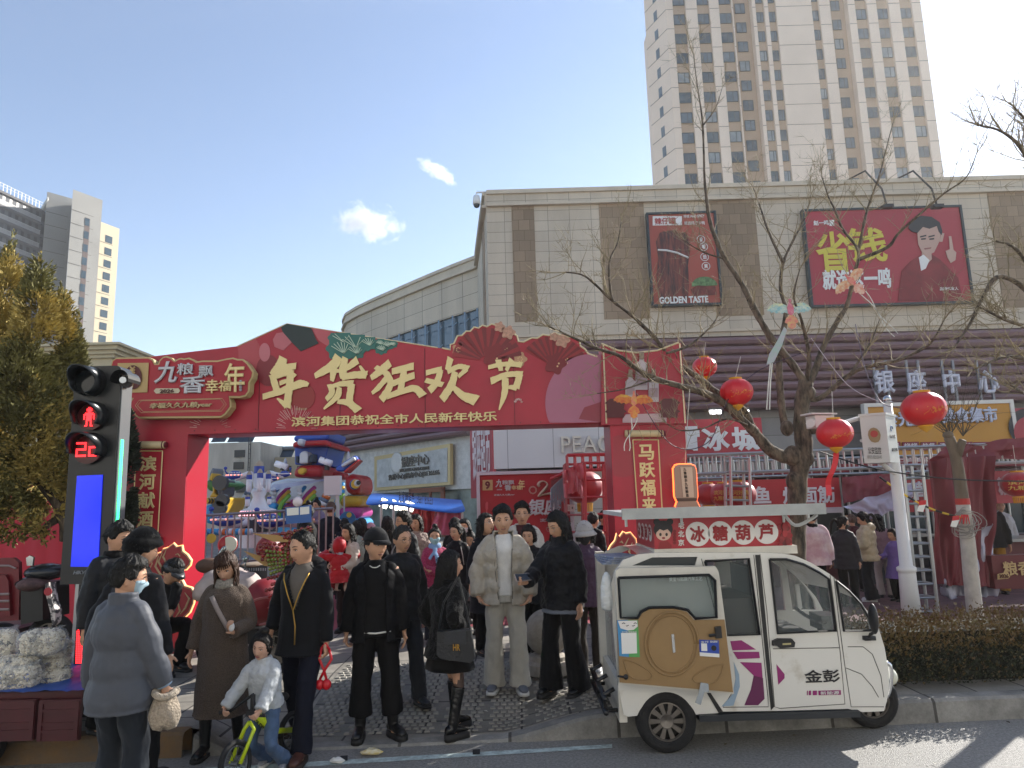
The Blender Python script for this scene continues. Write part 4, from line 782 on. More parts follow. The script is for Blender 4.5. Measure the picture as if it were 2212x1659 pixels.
for pts, dn in (([(2300, 760), (2230, 640), (2160, 597), (2124, 640), (2095, 700), (2060, 752)], 1.6), ([(2310, 700), (2250, 620), (2197, 540), (2150, 520)], 1.6), ([(2310, 800), (2240, 720), (2170, 690), (2110, 660)], 1.7), ([(2320, 900), (2250, 800), (2180, 770), (2100, 800)], 1.6), ([(2300, 650), (2270, 450), (2212, 330), (2165, 285), (2110, 270)], 1.5), ([(2270, 450), (2240, 300), (2190, 230)], 1.6), ([(2310, 850), (2240, 860), (2180, 830)], 1.2)): limb(b, tb, pts, 8.2, 7.6, .045, .008, dn, .55, .35)
b.build('trunk', bark, t, smooth=True); tb.build('twigs', barkl, t, smooth=True)
Y = G(2127, 1338, SW).y; t = thing('bare_tree', 'pollarded young tree with whitewashed foot and red band, tied with coiled wire', 'tree', G(2110, 1336, SW))
tr = crom([W(*q, Y) for q in ((2108, 1340), (2098, 1250), (2090, 1165), (2080, 1090), (2072, 1030), (2064, 985), (2050, 945))], 4); n = len(tr)
b = B(); b.tube(tr, [.1-.03*i/(n-1) for i in range(n)], 10); b.tube([W(2066, 990, Y), W(2080, 950, Y-.1)], [.06, .05], 8); b.ell(W(2048, 940, Y), (.07, .07, .06)); b.build('trunk', mat('#6b5f50', .9, var=.35, scale=5, stretch=(1, 1, .4), bump=.8, bscale=14), t, smooth=True)
k = int(n*.53); b = B(); b.tube([q for q in tr[:k]], [.104-.03*i/(n-1) for i in range(k)], 10); b.build('whitewash', mat('#b3aea5', .9, var=.2, scale=8, bump=.6, bscale=18), t, smooth=True)
b = B(); b.tube([tr[k-1], tr[k-1].lerp(tr[k], .8)], .092, 10); b.build('red_band', mat('#a8302c', .7), t)
tb = B()
for i in range(34): p = W(rnd.choice((2046, 2055, 2080)), 942, Y); twig(tb, p, V((rnd.gauss(0, .5), rnd.gauss(0, .4), 1)), rnd.uniform(.4, 1.), .007, 1, .15, .4)
tb.build('twigs', mat('#4f4638', .85), t)
t = thing('wire_coil', 'tangle of coiled grey wire with red ribbon tied round the young trunk', 'wire', W(2083, 1125, Y)); b = B()
for i in range(11):
 c = W(2083+rnd.uniform(-6, 6), 1122+rnd.uniform(-14, 22), Y-.09); r = rnd.uniform(.08, .17); b.tube([c+V((r*math.cos(a*.45)*(1.6 if i > 8 else 1)+(.12 if i > 8 else 0), .04*math.sin(a*.9), r*math.sin(a*.45))) for a in range(15)], .006, 4)
b.build('wire', mat('#8d8a85', .5, metal=.4), t); b = B()
for i in range(5): b.tube([W(2078+i*3, 1112, Y-.15), W(2076+i*4+rnd.uniform(-5, 5), 1132, Y-.16)], [.012, .004], 4)
b.build('ribbon', mat('#c22a2e', .5), t)
def leafblob(lobes, n, ln, wd, mats, parent, name='crown', shell=.66, updir=.38):
 b = B(); tot = sum(q[1][0]*q[1][2] for q in lobes)
 for c, r in lobes:
  c = V(c); m_ = int(n*r[0]*r[2]/tot)
  ph = rnd.random()*9
  for i in range(m_):
   u = rv(); k = shell+(1-shell)*rnd.random()**.5; bump = 1+.32*MN.noise(u*2.2+V((ph, 0, 0)))+.22*MN.noise(u*5+V((0, ph, 0)))
   taper = 1-.35*max(0, u.z); p = c+V((u.x*r[0]*taper, u.y*r[1]*taper, u.z*r[2]))*k*bump
   if MN.noise(p*2.6) < -.22 and k > .7: continue
   if p.z < .5: continue
   d = (V((u.x, u.y, u.z*.5+updir))+rv()*.45).normalized(); s = d.cross(rv()).normalized()*wd*rnd.uniform(.6, 1.3); e = d*ln*rnd.uniform(.6, 1.5)
   b.mi = 0 if MN.noise(p*1.7+V((5, 3, 1)))+rnd.uniform(-.25, .25) > -.08 else 1
   b.add([p-s*.4, p+e*.5-s, p+e, p+e*.5+s], [(0, 1, 2, 3)])
   if rnd.random() < .6: s2 = d.cross(s).normalized()*wd; b.add([p, p+e*.4-s2, p+e*.8+s*1.5, p+e*.4+s2], [(0, 1, 2, 3)])
 return b.build(name, mats, parent)
con = thing('conifer', 'bushy golden green conifer with several rounded leaders behind the pedestrian signal', 'tree', W(60, 1330, 9)); Y = 9.
def lob(x, y, rx, ry, dy=0., dz=None): c = W(x, y, Y+dy); s = Y/FPX; return (c, (rx*s, rx*s*.9, ry*s))
lobes = [lob(0, 720, 55, 190), lob(68, 740, 48, 170, -.2), lob(118, 780, 50, 150, .1), lob(150, 850, 45, 150, .2), lob(30, 900, 85, 170, -.3), lob(100, 960, 75, 150, -.1), lob(-60, 800, 80, 260, .2), lob(20, 1060, 70, 110, .0), lob(112, 1070, 48, 90, .1), lob(-70, 1000, 80, 190)]
leafblob(lobes, 95000, .066, .013, [mat('#ab9853', .75, var=.3, scale=4), mat('#706c3c', .8, var=.3, scale=4)], con)
b = B(); b.tube([W(200, 1335, 9.1), W(170, 1180, 9.1), W(110, 1040, 9.1), W(70, 800, 9.1)], [.13, .11, .09, .04], 9)
for x, y in ((150, 1090), (-10, 1000), (110, 950), (20, 1130), (130, 1150)): b.tube([W(140, 1110, 9.1), W((140+x)/2, y+20, 9.1), W(x, y, 9.1)], [.06, .035, .012], 6)
b.build('trunk', bark, con, smooth=True)
con2 = thing('conifer', 'narrow dark conifer squeezed between the signal column and the arch leg', 'tree', W(268, 1330, 8.9)); Y = 8.9
leafblob([lob(266, 1010, 24, 110), lob(262, 1100, 24, 120)], 9000, .07, .015, [mat('#2b3226', .8), mat('#22281f', .8)], con2); b = B(); b.tube([W(266, 1335, 8.9), W(266, 1000, 8.9)], [.05, .02], 6); b.build('trunk', bark, con2)
hd = thing('hedge', 'clipped low hedge with bronze tinted top along the kerb on the right', 'hedge', (5.5, 7.1, SW)); b = B()
hx0 = W(1870, 1420, 6.8).x
for i in range(30000):
 x = hx0+rnd.random()*(9.5-hx0); y0 = kerbY(x)+.32; yy = rnd.random()
 side = rnd.random(); zt_ = .68+.07*MN.noise(V((x*1.6, yy*2, 0)))+.04*MN.noise(V((x*5, yy*5, 3)))
 if side < .5: y = y0+rnd.random()**2*.25; z = SW+.03+rnd.random()*(zt_-SW)
 elif side < .9: y = y0+rnd.random()*.8; z = zt_+rnd.gauss(0, .04)
 else: y = y0+rnd.random()*.8; z = SW+rnd.random()*(zt_-SW); x = hx0+rnd.random()*.2
 y += .05*MN.noise(V((x*3, z*4, 8)))
 p = V((x, y, z)); d = (V((0, -.5, .7))+rv()*.7).normalized(); s = d.cross(rv()).normalized()*.0095; e = d*rnd.uniform(.02, .042)
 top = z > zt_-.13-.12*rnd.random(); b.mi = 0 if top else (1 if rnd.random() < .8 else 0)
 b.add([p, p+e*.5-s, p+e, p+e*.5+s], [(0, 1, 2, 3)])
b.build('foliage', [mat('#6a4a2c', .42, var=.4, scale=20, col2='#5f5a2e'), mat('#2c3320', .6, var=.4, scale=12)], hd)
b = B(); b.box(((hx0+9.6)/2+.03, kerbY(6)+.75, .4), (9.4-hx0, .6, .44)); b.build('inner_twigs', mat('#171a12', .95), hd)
Y = G(1972, 1350, SW).y; t = thing('camera_post', 'white tapered surveillance post with steel ball finial beside the vertical truss', 'post', G(1972, 1350, SW)); base = G(1972, 1350, SW); Z = lambda y: W(1940, y, Y).z
b = B(); b.lathe([(.125, SW), (.105, Z(1240)), (.105, Z(1236)), (.12, Z(1234)), (.12, Z(1226)), (.08, Z(1222)), (.07, Z(1000)), (.055, Z(868))], (base.x, Y, 0), 18); b.build('pole', mat('#d2d2d2', .4, var=.06, scale=3), t, smooth=True)
b = B(); b.ell((base.x, Y, Z(862)), (.055, .055, .055)); b.lathe([(.06, Z(870)), (.07, Z(868)), (.03, Z(866))], (base.x, Y, 0), 12); b.build('finial', mat('#b9bcc0', .12, metal=1), t, smooth=True)
A_, B_, C_ = W(1862, 950, Y-.35), W(1918, 950, Y-.5), W(1938, 950, Y-.2); zt_ = W(1890, 898, Y-.4).z; zb_ = W(1890, 1000, Y-.4).z
def vb(b_, pts, z0, z1): b_.prism([V((p.x, p.y, z0)) for p in pts], (0, 0, z1-z0)); return b_
D_ = A_+C_-B_; cm_ = mat('#bfc3c0', .45, var=.06, scale=3); b = B(); vb(b, [A_, B_, C_, D_], zb_, zt_); bx = b.build('control_box', cm_, t)
b = B(); g_ = lambda p: p+(p-(A_+C_)*.5)*.08; vb(b, [g_(q) for q in (A_, B_, C_, D_)], zt_, zt_+.03); b.build('lid', cm_, bx)
ux = (B_-A_); nn = nrm(ux.cross(V((0, 0, 1)))); o = lambda u, v: V((A_.x, A_.y, zb_))+ux*u+V((0, 0, (zt_-zb_)*v))+nn*.004
dk = mat('#23262c', .5); text_on('公安监控', o(.2, .2), ux*.5, V((0, 0, .09)), dk, bx, thick=.004, bold=.0); text_on('0935 8213640', o(.15, .1), ux*.55, V((0, 0, .045)), mat('#8a8c8a', .5), bx, thick=.004, bold=0)
c_ = o(.5, .6); b = B(); b.prism([c_+nrm(ux)*.075*math.cos(a*.52)*(1.15 if 7 < a < 11 else 1)+V((0, 0, .1*math.sin(a*.52))) for a in range(12)], nn*.006); em = b.build('emblem', mat('#8d7a55', .5), bx); b = B(); disc(b, c_+V((0, 0, .015))+nn*.006, .045, nn, .005); b.build('emblem_centre', mat('#a33a34', .5), em)
u2 = C_-B_; n2 = nrm(u2.cross(V((0, 0, 1)))); o2 = lambda u, v: V((B_.x, B_.y, zb_))+u2*u+V((0, 0, (zt_-zb_)*v))+n2*.004
text_on('中国电信', o2(.2, .5), u2*.6, V((0, 0, .05)), dk, bx, thick=.004); text_on('0211240', o2(.25, .22), u2*.6, V((0, 0, .045)), dk, bx, thick=.004); b = B(); q = o2(.5, .7); b.tube([q+nrm(u2)*.04*math.cos(a*.5)+V((0, 0, .04*math.sin(a*.5))) for a in range(9)], .006, 5); b.build('logo', mat('#2f6aa8', .5), bx)
b = B(); b.tube([(base.x, Y, Z(905)), W(1850, 905, Y-.3), W(1785, 925, Y-.5)], .03, 8); b.tube([(base.x, Y, Z(958)), W(1860, 952, Y-.3)], .022, 6); b.tube([W(1905, 1000, Y-.3), W(1918, 1012, Y-.25), (base.x, Y, Z(1024))], .03, 8); b.build('arm', mat('#c9c9c6', .4), t)
b = B(); q = W(1772, 912, Y-.5); b.box(q, (.3, .18, .16), rz=.3); b.box(q+V((-.02, -.02, .1)), (.4, .22, .02), rz=.3); b.tube([q+V((-.12, -.05, -.02)), q+V((-.18, -.12, -.02))], .06, 10); b.build('camera', mat('#c4c4c2', .4), t)
def lantern(label, px, py, r_px, Y, str_top, group, ratio=.84, ribbon=False, silk=False, txt=None):
 c = W(px, py, Y); r = r_px/FPX*Y; h = r*ratio; t = thing('lantern', label, 'lantern', c, group)
 n = 48; b = B(); rs = []
 for i in range(17):
  th = math.pi*(.08+.84*i/16); rs.append([c+V((math.sin(th)*r*(1-.03*abs(math.sin(j*math.pi/4)))*math.cos(2*math.pi*j/n), math.sin(th)*r*(1-.03*abs(math.sin(j*math.pi/4)))*math.sin(2*math.pi*j/n), math.cos(th)*h)) for j in range(n)])
 b.rings(rs); b.build('shade', mat('#c4161f', .35, spec=.6, var=.06, scale=6) if not silk else mat('#a11a22', .45, sheen=.4, var=.2, scale=9), t, smooth=True)
 yl = mat('#cf9a2b', .5); b = B(); b.lathe([(r*.36, h*.93), (r*.38, h*1.05), (r*.1, h*1.06)], c, 24); b.build('top_cap', yl, t)
 b = B()
 if silk: 
  b.lathe([(r*.4, -h*.93), (r*.42, -h*1.03), (r*.1, -h*1.03)], c, 20)
  for k in range(22): a = k*.2856; b.tube([c+V((r*.38*math.cos(a), r*.38*math.sin(a), -h)), c+V((r*.36*math.cos(a), r*.36*math.sin(a), -h*1.45))], r*.03, 3)
 else: b.lathe([(r*.33, -h*.95), (r*.36, -h*1.03), (r*.3, -h*1.1), (r*.12, -h*1.28), (r*.02, -h*1.36)], c, 20)
 b.build('tassel_cap', yl, t)
 if not silk:
  b = B()
  for k in range(14):
   a = -1.9+rnd.uniform(-.5, 1.0); z = rnd.uniform(-.45, .0)*h; rr = r*math.sqrt(max(0, 1-(z/h)**2))*1.004; q = c+V((rr*math.cos(a), rr*math.sin(a), z)); disc(b, q, r*rnd.uniform(.02, .06), q-c, .004, 7)
  for k in range(4):
   pts = []
   for j in range(6): a = -2.1+k*.35+j*.07; z = (-.42+k*.08+j*.06*rnd.uniform(.3, 1.3))*h; rr = r*math.sqrt(max(0, 1-(z/h)**2))*1.006; pts.append(c+V((rr*math.cos(a), rr*math.sin(a), z)))
   b.tube(pts, r*.012, 4)
  b.build('blossom_print', mat('#d07a2c', .5), t)
 b = B(); b.tube([c+V((0, 0, h)), str_top or c+V((0, 0, h+.4))], .004, 4); b.build('string', mat('#c9c4bc', .6), t)
 if ribbon:
  b = B(); q = c-V((0, 0, h*1.3)); rs = []
  for i in range(9): p = q+V((-.035*i*.6+.02*math.sin(i), .02*math.sin(i*1.3), -.065*i)); rs.append([p+V((-.04, 0, 0)), p+V((.04, .02, 0))])
  b.rings(rs, closed=False, cap=False); b.build('ribbon', mat('#c8202a', .5), t)
 if txt:
  for i, s in enumerate(txt): text_px(s, px-r_px*.7, py-9+i*12, px+r_px*.55, py+1+i*12, Y-r*1.005, mat('#b9963c', .5), t, bold=.01)
 return t
GL = 'round red lanterns hung in the bare tree'
lantern('smallest round red lantern, uppermost one beside the arch\'s right scroll', 1522, 793, 27, 9.9, W(1524, 740, 9.9), GL); lantern('round red lantern below the big left limb with its string to a branch', 1591, 847, 36, 9.3, W(1600, 770, 9.3), GL)
lantern('round red lantern with gold blossom and long red ribbon beside the camera box', 1803, 936, 38, 8.8, W(1797, 845, 8.9), GL, ribbon=True); lantern('largest round red lantern in front of the yellow market sign', 1995, 883, 45, 8.4, W(1986, 790, 8.5), GL)
GS = 'silk lanterns with gold characters'
for px, r_px, lab in ((1530, 30, 'left of three under the truss'), (1563, 31, 'middle of three under the truss'), (1597, 36, 'right and largest of three under the truss')): lantern('red silk lantern with gold fringe, '+lab, px, 1068, r_px, 12.3-(px-1530)*.006, None, GS, .8, silk=True, txt=('滨河好酒', '九粮酿造') if px != 1530 else None)
lantern('oblong red silk lantern with gold fringe beside the dark red curtain', 2200, 1046, 34, 11, None, GS, .8, silk=True, txt=('滨河', '九粮')); lantern('big red silk lantern half hidden behind the red truss inside the arch', 1262, 1052, 42, 12.8, None, GS, .85, silk=True)
def kite(label, px, py, Y, sc, cols, tilt=0., tail=1.):
 c = W(px, py, Y); t = thing('kite', label, 'kite', c, 'bird kites caught in the tree'); s = sc/FPX*Y; rot = M.Rotation(tilt, 3, 'Y'); Q = lambda x, z, y=0: c+rot @ V((x*s, y, z*s))
 mm = [mat(h, .5, var=.5, scale=22, col2=h2_) for h, h2_ in cols]
 for sd in (-1, 1):
  w0 = [(0, .12), (.35, .3), (.7, .34), (.95, .2), (1.1, .02), (.95, .03), (.9, -.1), (.75, -.06), (.68, -.18), (.52, -.1), (.42, -.22), (.28, -.12), (.15, -.2), (0, -.1)]
  b = B(); b.prism([Q(sd*x, z, .03*abs(x)) for x, z in w0], (0, .006, 0)); wg = b.build('wing', mm[0], t)
  b = B(); b.prism([Q(sd*x, z*.7-.06, .03*abs(x)-.007) for x, z in w0], (0, .004, 0)); b.build('feather_band', mm[1], wg)
 b = B(); b.prism([Q(x, z, -.014) for x, z in ((-.05, .5), (.05, .5), (.06, .3), (.16, .1), (.14, -.2), (.05, -.3), (-.05, -.3), (-.14, -.2), (-.16, .1), (-.06, .3))], (0, .008, 0)); b.build('body', mm[2], t)
 b = B(); b.prism([Q(x, z, -.01) for x, z in ((-.05, -.28), (.05, -.28), (.25, -.45), (.33, -.65), (.2, -.72), (.18, -.9), (0, -1.0), (-.18, -.9), (-.2, -.72), (-.33, -.65), (-.25, -.45))], (0, .008, 0)); b.build('tail', mm[3], t)
 if tail:
  b = B()
  for k in (-1, 1): b.rings([[Q(k*.08+.1*math.sin(i*.8+k)-.05*i, -.95-.2*i*tail, 0), Q(k*.08+.1*math.sin(i*.8+k)-.05*i+.05, -.95-.2*i*tail, 0)] for i in range(10)], closed=False, cap=False)
  b.build('streamer', mat('#cfcfc8', .6), t)
 return t
kite('red and yellow bird kite hanging in front of the bottle picture', 1369, 865, 8.5, 40, (('#c9a83a', '#b8402c'), ('#b32e24', '#c8842c'), ('#c9486a', '#c9a83a'), ('#c8483a', '#d0a040')), .05)
kite('white and blue bird kite with pink body caught high in the tree', 1707, 668, 9.2, 46, (('#7db4c4', '#d8d29a'), ('#c9cfc0', '#5aa0b0'), ('#c0446a', '#c98a9a'), ('#c8506a', '#c9b070')), 0., 0)
kite('orange winged bird kite with twisted tail in front of the wide billboard', 1838, 607, 9.4, 40, (('#d08a4a', '#d9c9b0'), ('#c8643a', '#cfc4a8'), ('#c9485a', '#d0a888'), ('#c9705a', '#d8c8b8')), -.7, 1.6)
t = thing('kite', 'pale green ribbon kite dangling lengthwise beside the trunk', 'kite', W(1670, 750, 9.1), 'bird kites caught in the tree'); b = B(); flat(b, [(1694, 706), (1700, 712), (1690, 745), (1672, 782), (1656, 788), (1662, 765), (1680, 735)], 9.1, .01); b.build('body', mat('#8fb0a4', .5, var=.5, scale=18, col2='#a9a0b0'), t); b = B()
for k in (0, 4): b.tube([W(1664+k, 785, 9.1), W(1660+k, 830, 9.1), W(1656+k*1.6, 885, 9.1)], .008, 4)
b.build('streamer', mat('#cfcfc8', .6), t)
def wire(label, pts, r, col, sag=0.):
 P = [W(*q) for q in pts]; P = crom(P, 8); b = B(); b.tube(P, r, 4); o = b.build('cable', mat(col, .6)); tag(o, label, 'cable'); return o
wire('thin black cable sagging across the truss past the young tree', [(1770, 975, 9), (1890, 1012, 9), (2060, 1035, 9), (2260, 1040, 9)], .009, '#1c1c1e')
wire('twisted purple light cord looping between the arch scroll and the tree', [(1375, 850, 8.6), (1450, 960, 8.8), (1530, 955, 9), (1575, 860, 9.2), (1640, 800, 9.4), (1740, 760, 9.5)], .006, '#3a2a3c')
wire('twisted purple light cord running down from the tree to the big lantern', [(1848, 700, 9.4), (1870, 800, 9), (1905, 870, 8.8), (1960, 880, 8.5)], .006, '#4a3a50'); wire('pale cord strung from the tall limb down to the wire of lanterns', [(1752, 730, 9.5), (1830, 830, 9.2), (1900, 868, 9)], .005, '#b9b0b8')
wire('white cord hanging from the scroll beside the kite across to the truss', [(1490, 840, 9), (1484, 930, 9.), (1480, 1000, 9.1)], .005, '#d0c8bc')
t = thing('barrier_tape', 'black and yellow striped rope with red white flags from post to young tree', 'tape', W(1990, 1060, 9.8)); p0, p1 = W(1900, 1030, 9.9), W(2078, 1118, 9.9)
for k in range(12): b = B(); b.tube([p0.lerp(p1, k/12)-V((0, 0, .1*math.sin(math.pi*k/12))), p0.lerp(p1, (k+1)/12)-V((0, 0, .1*math.sin(math.pi*(k+1)/12)))], .014, 6); b.build('stripe', mat('#c9a92c' if k % 2 else '#1d1d1e', .5), t)
for x, y in ((1994, 1092), (2066, 1125)):
 b = B(); flat(b, [(x-8, y-10), (x+7, y-12), (x+6, y-2), (x-9, y)], 9.85, .004); f_ = b.build('flag', mat('#b9262c', .6), t); b = B(); flat(b, [(x-9, y), (x+6, y-2), (x, y+14), (x-13, y+12)], 9.85, .004); b.build('flag_tip', wht, f_)
alu = mat('#a9adae', .35, metal=.7); alur = mat('#a83a40', .5)
def truss(name, label, p0, p1, w_, n, mt, cat='truss', side=V((0, 1, 0))):
 p0 = V(p0); p1 = V(p1); d = (p1-p0).normalized(); u = side; v_ = d.cross(u).normalized(); t = thing(name, label, cat, p0); b = B()
 cor = [(-1, -1), (1, -1), (1, 1), (-1, 1)]; o = [u*a*w_/2+v_*c*w_/2 for a, c in cor]
 for q in o: b.tube([p0+q, p1+q], .025, 6)
 b.build('chord', mt, t)
 for i in range(n+1):
  p = p0.lerp(p1, i/n); b = B()
  for k in range(4): b.tube([p+o[k], p+o[(k+1) % 4]], .016, 4)
  b.build('rung', mt, t)
 return t
TRY = 11.6
truss('truss_gantry', 'long horizontal ladder truss of aluminium spanning above the stalls on the right', W(1478, 1005, TRY), W(2300, 975, TRY), .3, 44, alu)
truss('truss_gantry', 'second horizontal aluminium truss seen behind the first, above the fish banner', W(1478, 1018, TRY+2.2), W(2300, 992, TRY+2.2), .3, 40, alu)
truss('truss_column', 'tall aluminium truss column standing beside the white surveillance post', W(1993, 1318, G(1993, 1322, SW).y), W(1960, 1005, G(1993, 1322, SW).y), .28, 11, alu)
truss('truss_column', 'aluminium truss column above the three-wheeler roof beside the silk lanterns', W(1598, 1330, TRY-.2), W(1592, 990, TRY-.2), .3, 11, alu)
truss('truss_column', 'red painted truss column inside the arch opening next to its right leg', W(1290, 1300, 11.9), W(1283, 1000, 11.9), .34, 8, alur); truss('truss_column', 'red painted truss column inside the arch holding the torn pink sheet', W(1246, 1300, 12.5), W(1238, 1003, 12.5), .3, 8, mat('#9a5a5c', .5))
truss('truss_gantry', 'short red truss bar across the top of the red columns inside the arch', W(1225, 1000, 12.2), W(1310, 998, 12.2), .26, 5, alur)
def cloth(name, label, cat, pts, Y, mt, nx=30, nz=14, amp=.06, seed=0, group=None, back=None):
 """draped sheet: pts = four photo corners (top left, top right, bottom right, bottom left)"""
 q = [W(*p, Y) for p in pts]; b = B(); rs = []
 for j in range(nz+1):
  row = []
  for i in range(nx+1):
   u, v_ = i/nx, j/nz; p = q[0].lerp(q[1], u).lerp(q[3].lerp(q[2], u), v_); f = MN.noise(V((u*6+seed, v_*1.2, seed)))*.7+MN.noise(V((u*15+seed, v_*3, 2)))*.3
   row.append(p+V((0, -amp*2*f, amp*.5*MN.noise(V((u*5, v_*6, seed+4))))))
  rs.append(row)
 b.rings(rs, closed=False, cap=False); o = b.build(name, mt, smooth=True); tag(o, label, cat, group); return o
def banner(label, px, Y, col, txt, tm, name='banner', par=None):
 t = signboard(name, label, 'banner', px, Y, col, fw=0, th=.03)
 for s, x0, y0, x1, y1 in txt: text_px(s, x0, y0, x1, y1, Y-.012, tm, t, bold=.03)
 return t
banner('red stall banner lettered for squid and grilled gluten behind the tree trunk', (1478, 1036, 1816, 1100), 13.6, '#ad2430', (('铁板鱿鱼', 1505, 1052, 1665, 1092), ('烤面筋', 1690, 1050, 1803, 1088)), mat('#d4d4d8', .5))
banner('white price strip under the red squid banner', (1478, 1100, 1822, 1112), 13.55, '#b9b3b8', (), wht)
banner('red stall banner behind the truss column and dark curtain', (1940, 1035, 2090, 1105), 13.6, '#a8303a', (('草', 1960, 1040, 2000, 1080),), mat('#d4d4d8', .5)); banner('faded red stall banner at the right edge behind the silk lantern', (2150, 1015, 2330, 1085), 12.6, '#9c3440', (('糖葫', 2155, 1030, 2200, 1070),), mat('#a98a90', .5))
banner('red name banner beneath the yellow market sign, mostly hidden by the truss', (1900, 985, 2060, 1012), 14.5, '#8c2c38', (('正宗烤鸭', 1930, 988, 2030, 1008),), mat('#c9b9bc', .5))
cloth('stall_valance', 'wine red patterned stall valance sagging beside the surveillance post', 'valance', [(1818, 1030), (1965, 1020), (1940, 1060), (1822, 1088)], 13.3, mat('#7c3540', .7, var=.25, scale=4), seed=3)
cloth('stall_awning', 'lavender white triangular awning cloth drooping over the queue', 'awning', [(1820, 1094), (1985, 1040), (1960, 1092), (1880, 1122)], 12.6, mat('#b6b4cc', .6, var=.08, scale=3), amp=.08, seed=5)
cloth('curtain', 'big wine red curtain hanging in heavy folds beside the young tree', 'curtain', [(2003, 992), (2152, 985), (2140, 1268), (2020, 1262)], 11.0, mat('#6a1f2b', .55, var=.15, scale=2), 60, 30, .14, 8); cloth('canopy', 'wine red canopy cloth draped over the truss above the curtain', 'canopy', [(2040, 965), (2300, 935), (2300, 985), (2003, 1000)], 11.4, mat('#6c2330', .6, var=.15, scale=2), 40, 10, .1, 9)
def crumple(name, label, cat, pts, Y, mt, amp, seed): return cloth(name, label, cat, pts, Y, mt, 44, 26, amp, seed)
crumple('silver_sheet', 'crumpled silver backing of the curtain piled on the paving', 'sheet', [(2012, 1232), (2160, 1100), (2150, 1290), (2040, 1288)], 11.12, mat('#a3a6b8', .35, var=.2, scale=3, metal=.3), .22, 12)
t = signboard('board', 'maroon counter board with gold characters at the right edge', 'board', (2146, 1198, 2330, 1270), 10.9, '#5c1a22', fw=0); text_px('粮香', 2166, 1212, 2230, 1244, 10.88, mat('#b9a070', .5), t, bold=.02); layer([(2155, 1240), (2178, 1236), (2182, 1246), (2178, 1250), (2155, 1252)], '', 'date_plate', t, 10.88, m_=mat('#b9a070', .5)); text_px('2026', 2158, 1240, 2178, 1249, 10.855, mat('#4d1418', .5), t)
def stall(label, x0, x1, Y, ztop, zc, col):
 a = W(x0, 1200, Y).x; c = W(x1, 1200, Y).x; t = thing('market_stall', label, 'stall', ((a+c)/2, Y, SW), 'food stalls by the mall'); b = B(); b.box(((a+c)/2, Y+.35, (zc+SW)/2), (c-a, .7, zc-SW)); b.build('counter', mat(col, .6, var=.15, scale=1.5), t); b = B(); b.box(((a+c)/2, Y+.3, zc+.025), (c-a+.1, .9, .05)); b.build('counter_top', mat('#8f9294', .3, metal=.6), t); b = B()
 for x in (a, (a+c)/2, c):
  for y in (Y, Y+1.6): b.tube([(x, y, SW), (x, y, ztop)], .025, 6)
 b.build('frame', alu, t); b = B(); b.box(((a+c)/2, Y+.9, ztop+.03), (c-a+.3, 2.2, .06)); b.build('roof', mat('#7a2a34', .6), t)
 b = B(); b.box(((a+c)/2, Y+1.65, (ztop+SW)/2), (c-a, .04, ztop-SW)); b.build('back_sheet', mat('#3f4548', .5, var=.4, scale=1.5), t)
 return t
stall('squid stall with dark counter behind the pink hooded man', 1640, 1830, 13.9, 2.3, 1.05, '#4f2328'); stall('grill stall behind the queue and the surveillance post', 1845, 2010, 13.9, 2.4, 1.05, '#33383c'); stall('candy stall at the far right edge behind the counter board', 2140, 2330, 12.7, 2.3, 1.0, '#5c2a30')
def remesh(b, vox, smooth=1):
 me = b.mesh('tmp'); ob = bpy.data.objects.new('tmp', me); COL.objects.link(ob)
 md = ob.modifiers.new('r', 'REMESH'); md.mode = 'VOXEL'; md.voxel_size = vox
 if smooth: sm = ob.modifiers.new('s', 'SMOOTH'); sm.factor = .5; sm.iterations = smooth
 dg = bpy.context.evaluated_depsgraph_get(); m2 = bpy.data.meshes.new_from_object(ob.evaluated_get(dg))
 bpy.data.objects.remove(ob); bpy.data.meshes.remove(me)
 n = len(m2.vertices); co = np.empty(n*3, 'f'); m2.vertices.foreach_get('co', co); no = np.empty(n*3, 'f'); m2.vertices.foreach_get('normal', no)
 return m2, co.reshape(-1, 3), no.reshape(-1, 3)
def crease(m2, co, no, amp, fr, seed, sz=1.):
 for i in range(len(co)):
  x, y, z = co[i]; d = amp*(MN.noise(V((x*fr+seed, y*fr, z*fr*sz)))+.45*MN.noise(V((x*fr*2.3, y*fr*2.3+seed, z*fr*2.3*sz)))); co[i] += no[i]*d
 m2.vertices.foreach_set('co', co.ravel()); m2.update()
FV = [1, 1, 1]; prnd = random.Random(3)
def headpt(u, o=0.):
 """point of the head surface for unit direction u (face towards -Y), o metres proud; centre 0, 0.23 m tall"""
 x, y, z = u; p = V((x*.074*FV[0], y*.094, z*.115))
 if z < 0:
  t = -z; p.x *= 1-.30*FV[1]*t*t-.05*t; p.y *= (1-.5*t) if y > 0 else (1-.12*t)
  if y < 0: p.y -= .012*t*t
 else: p.y *= 1.02
 if y < -.1:
  X, Z = p.x, p.z; g = lambda cx, cz, sx, sz: math.exp(-((abs(X)-cx)/sx)**2-((Z-cz)/sz)**2); k = sst(.1, .5, -y); d = 0
  d += .021*FV[2]*math.exp(-(X/.011)**2)*sst(.022, -.034, Z)*sst(-.054, -.038, Z); d += .006*g(.013, -.038, .008, .008)
  d -= .0095*g(.031, .006, .017, .010); d += .004*g(.03, .026, .022, .007); d += .0045*math.exp(-(X/.021)**2)*(math.exp(-((Z+.061)/.005)**2)+math.exp(-((Z+.072)/.006)**2))
  d -= .003*math.exp(-(X/.022)**2-((Z+.0665)/.003)**2); d += .006*math.exp(-(X/.018)**2-((Z+.1)/.014)**2); d += .004*g(.043, -.018, .018, .018); p.y -= d*k
 if o: p += V((x/.074, y/.094, z/.115)).normalized()*o
 return p
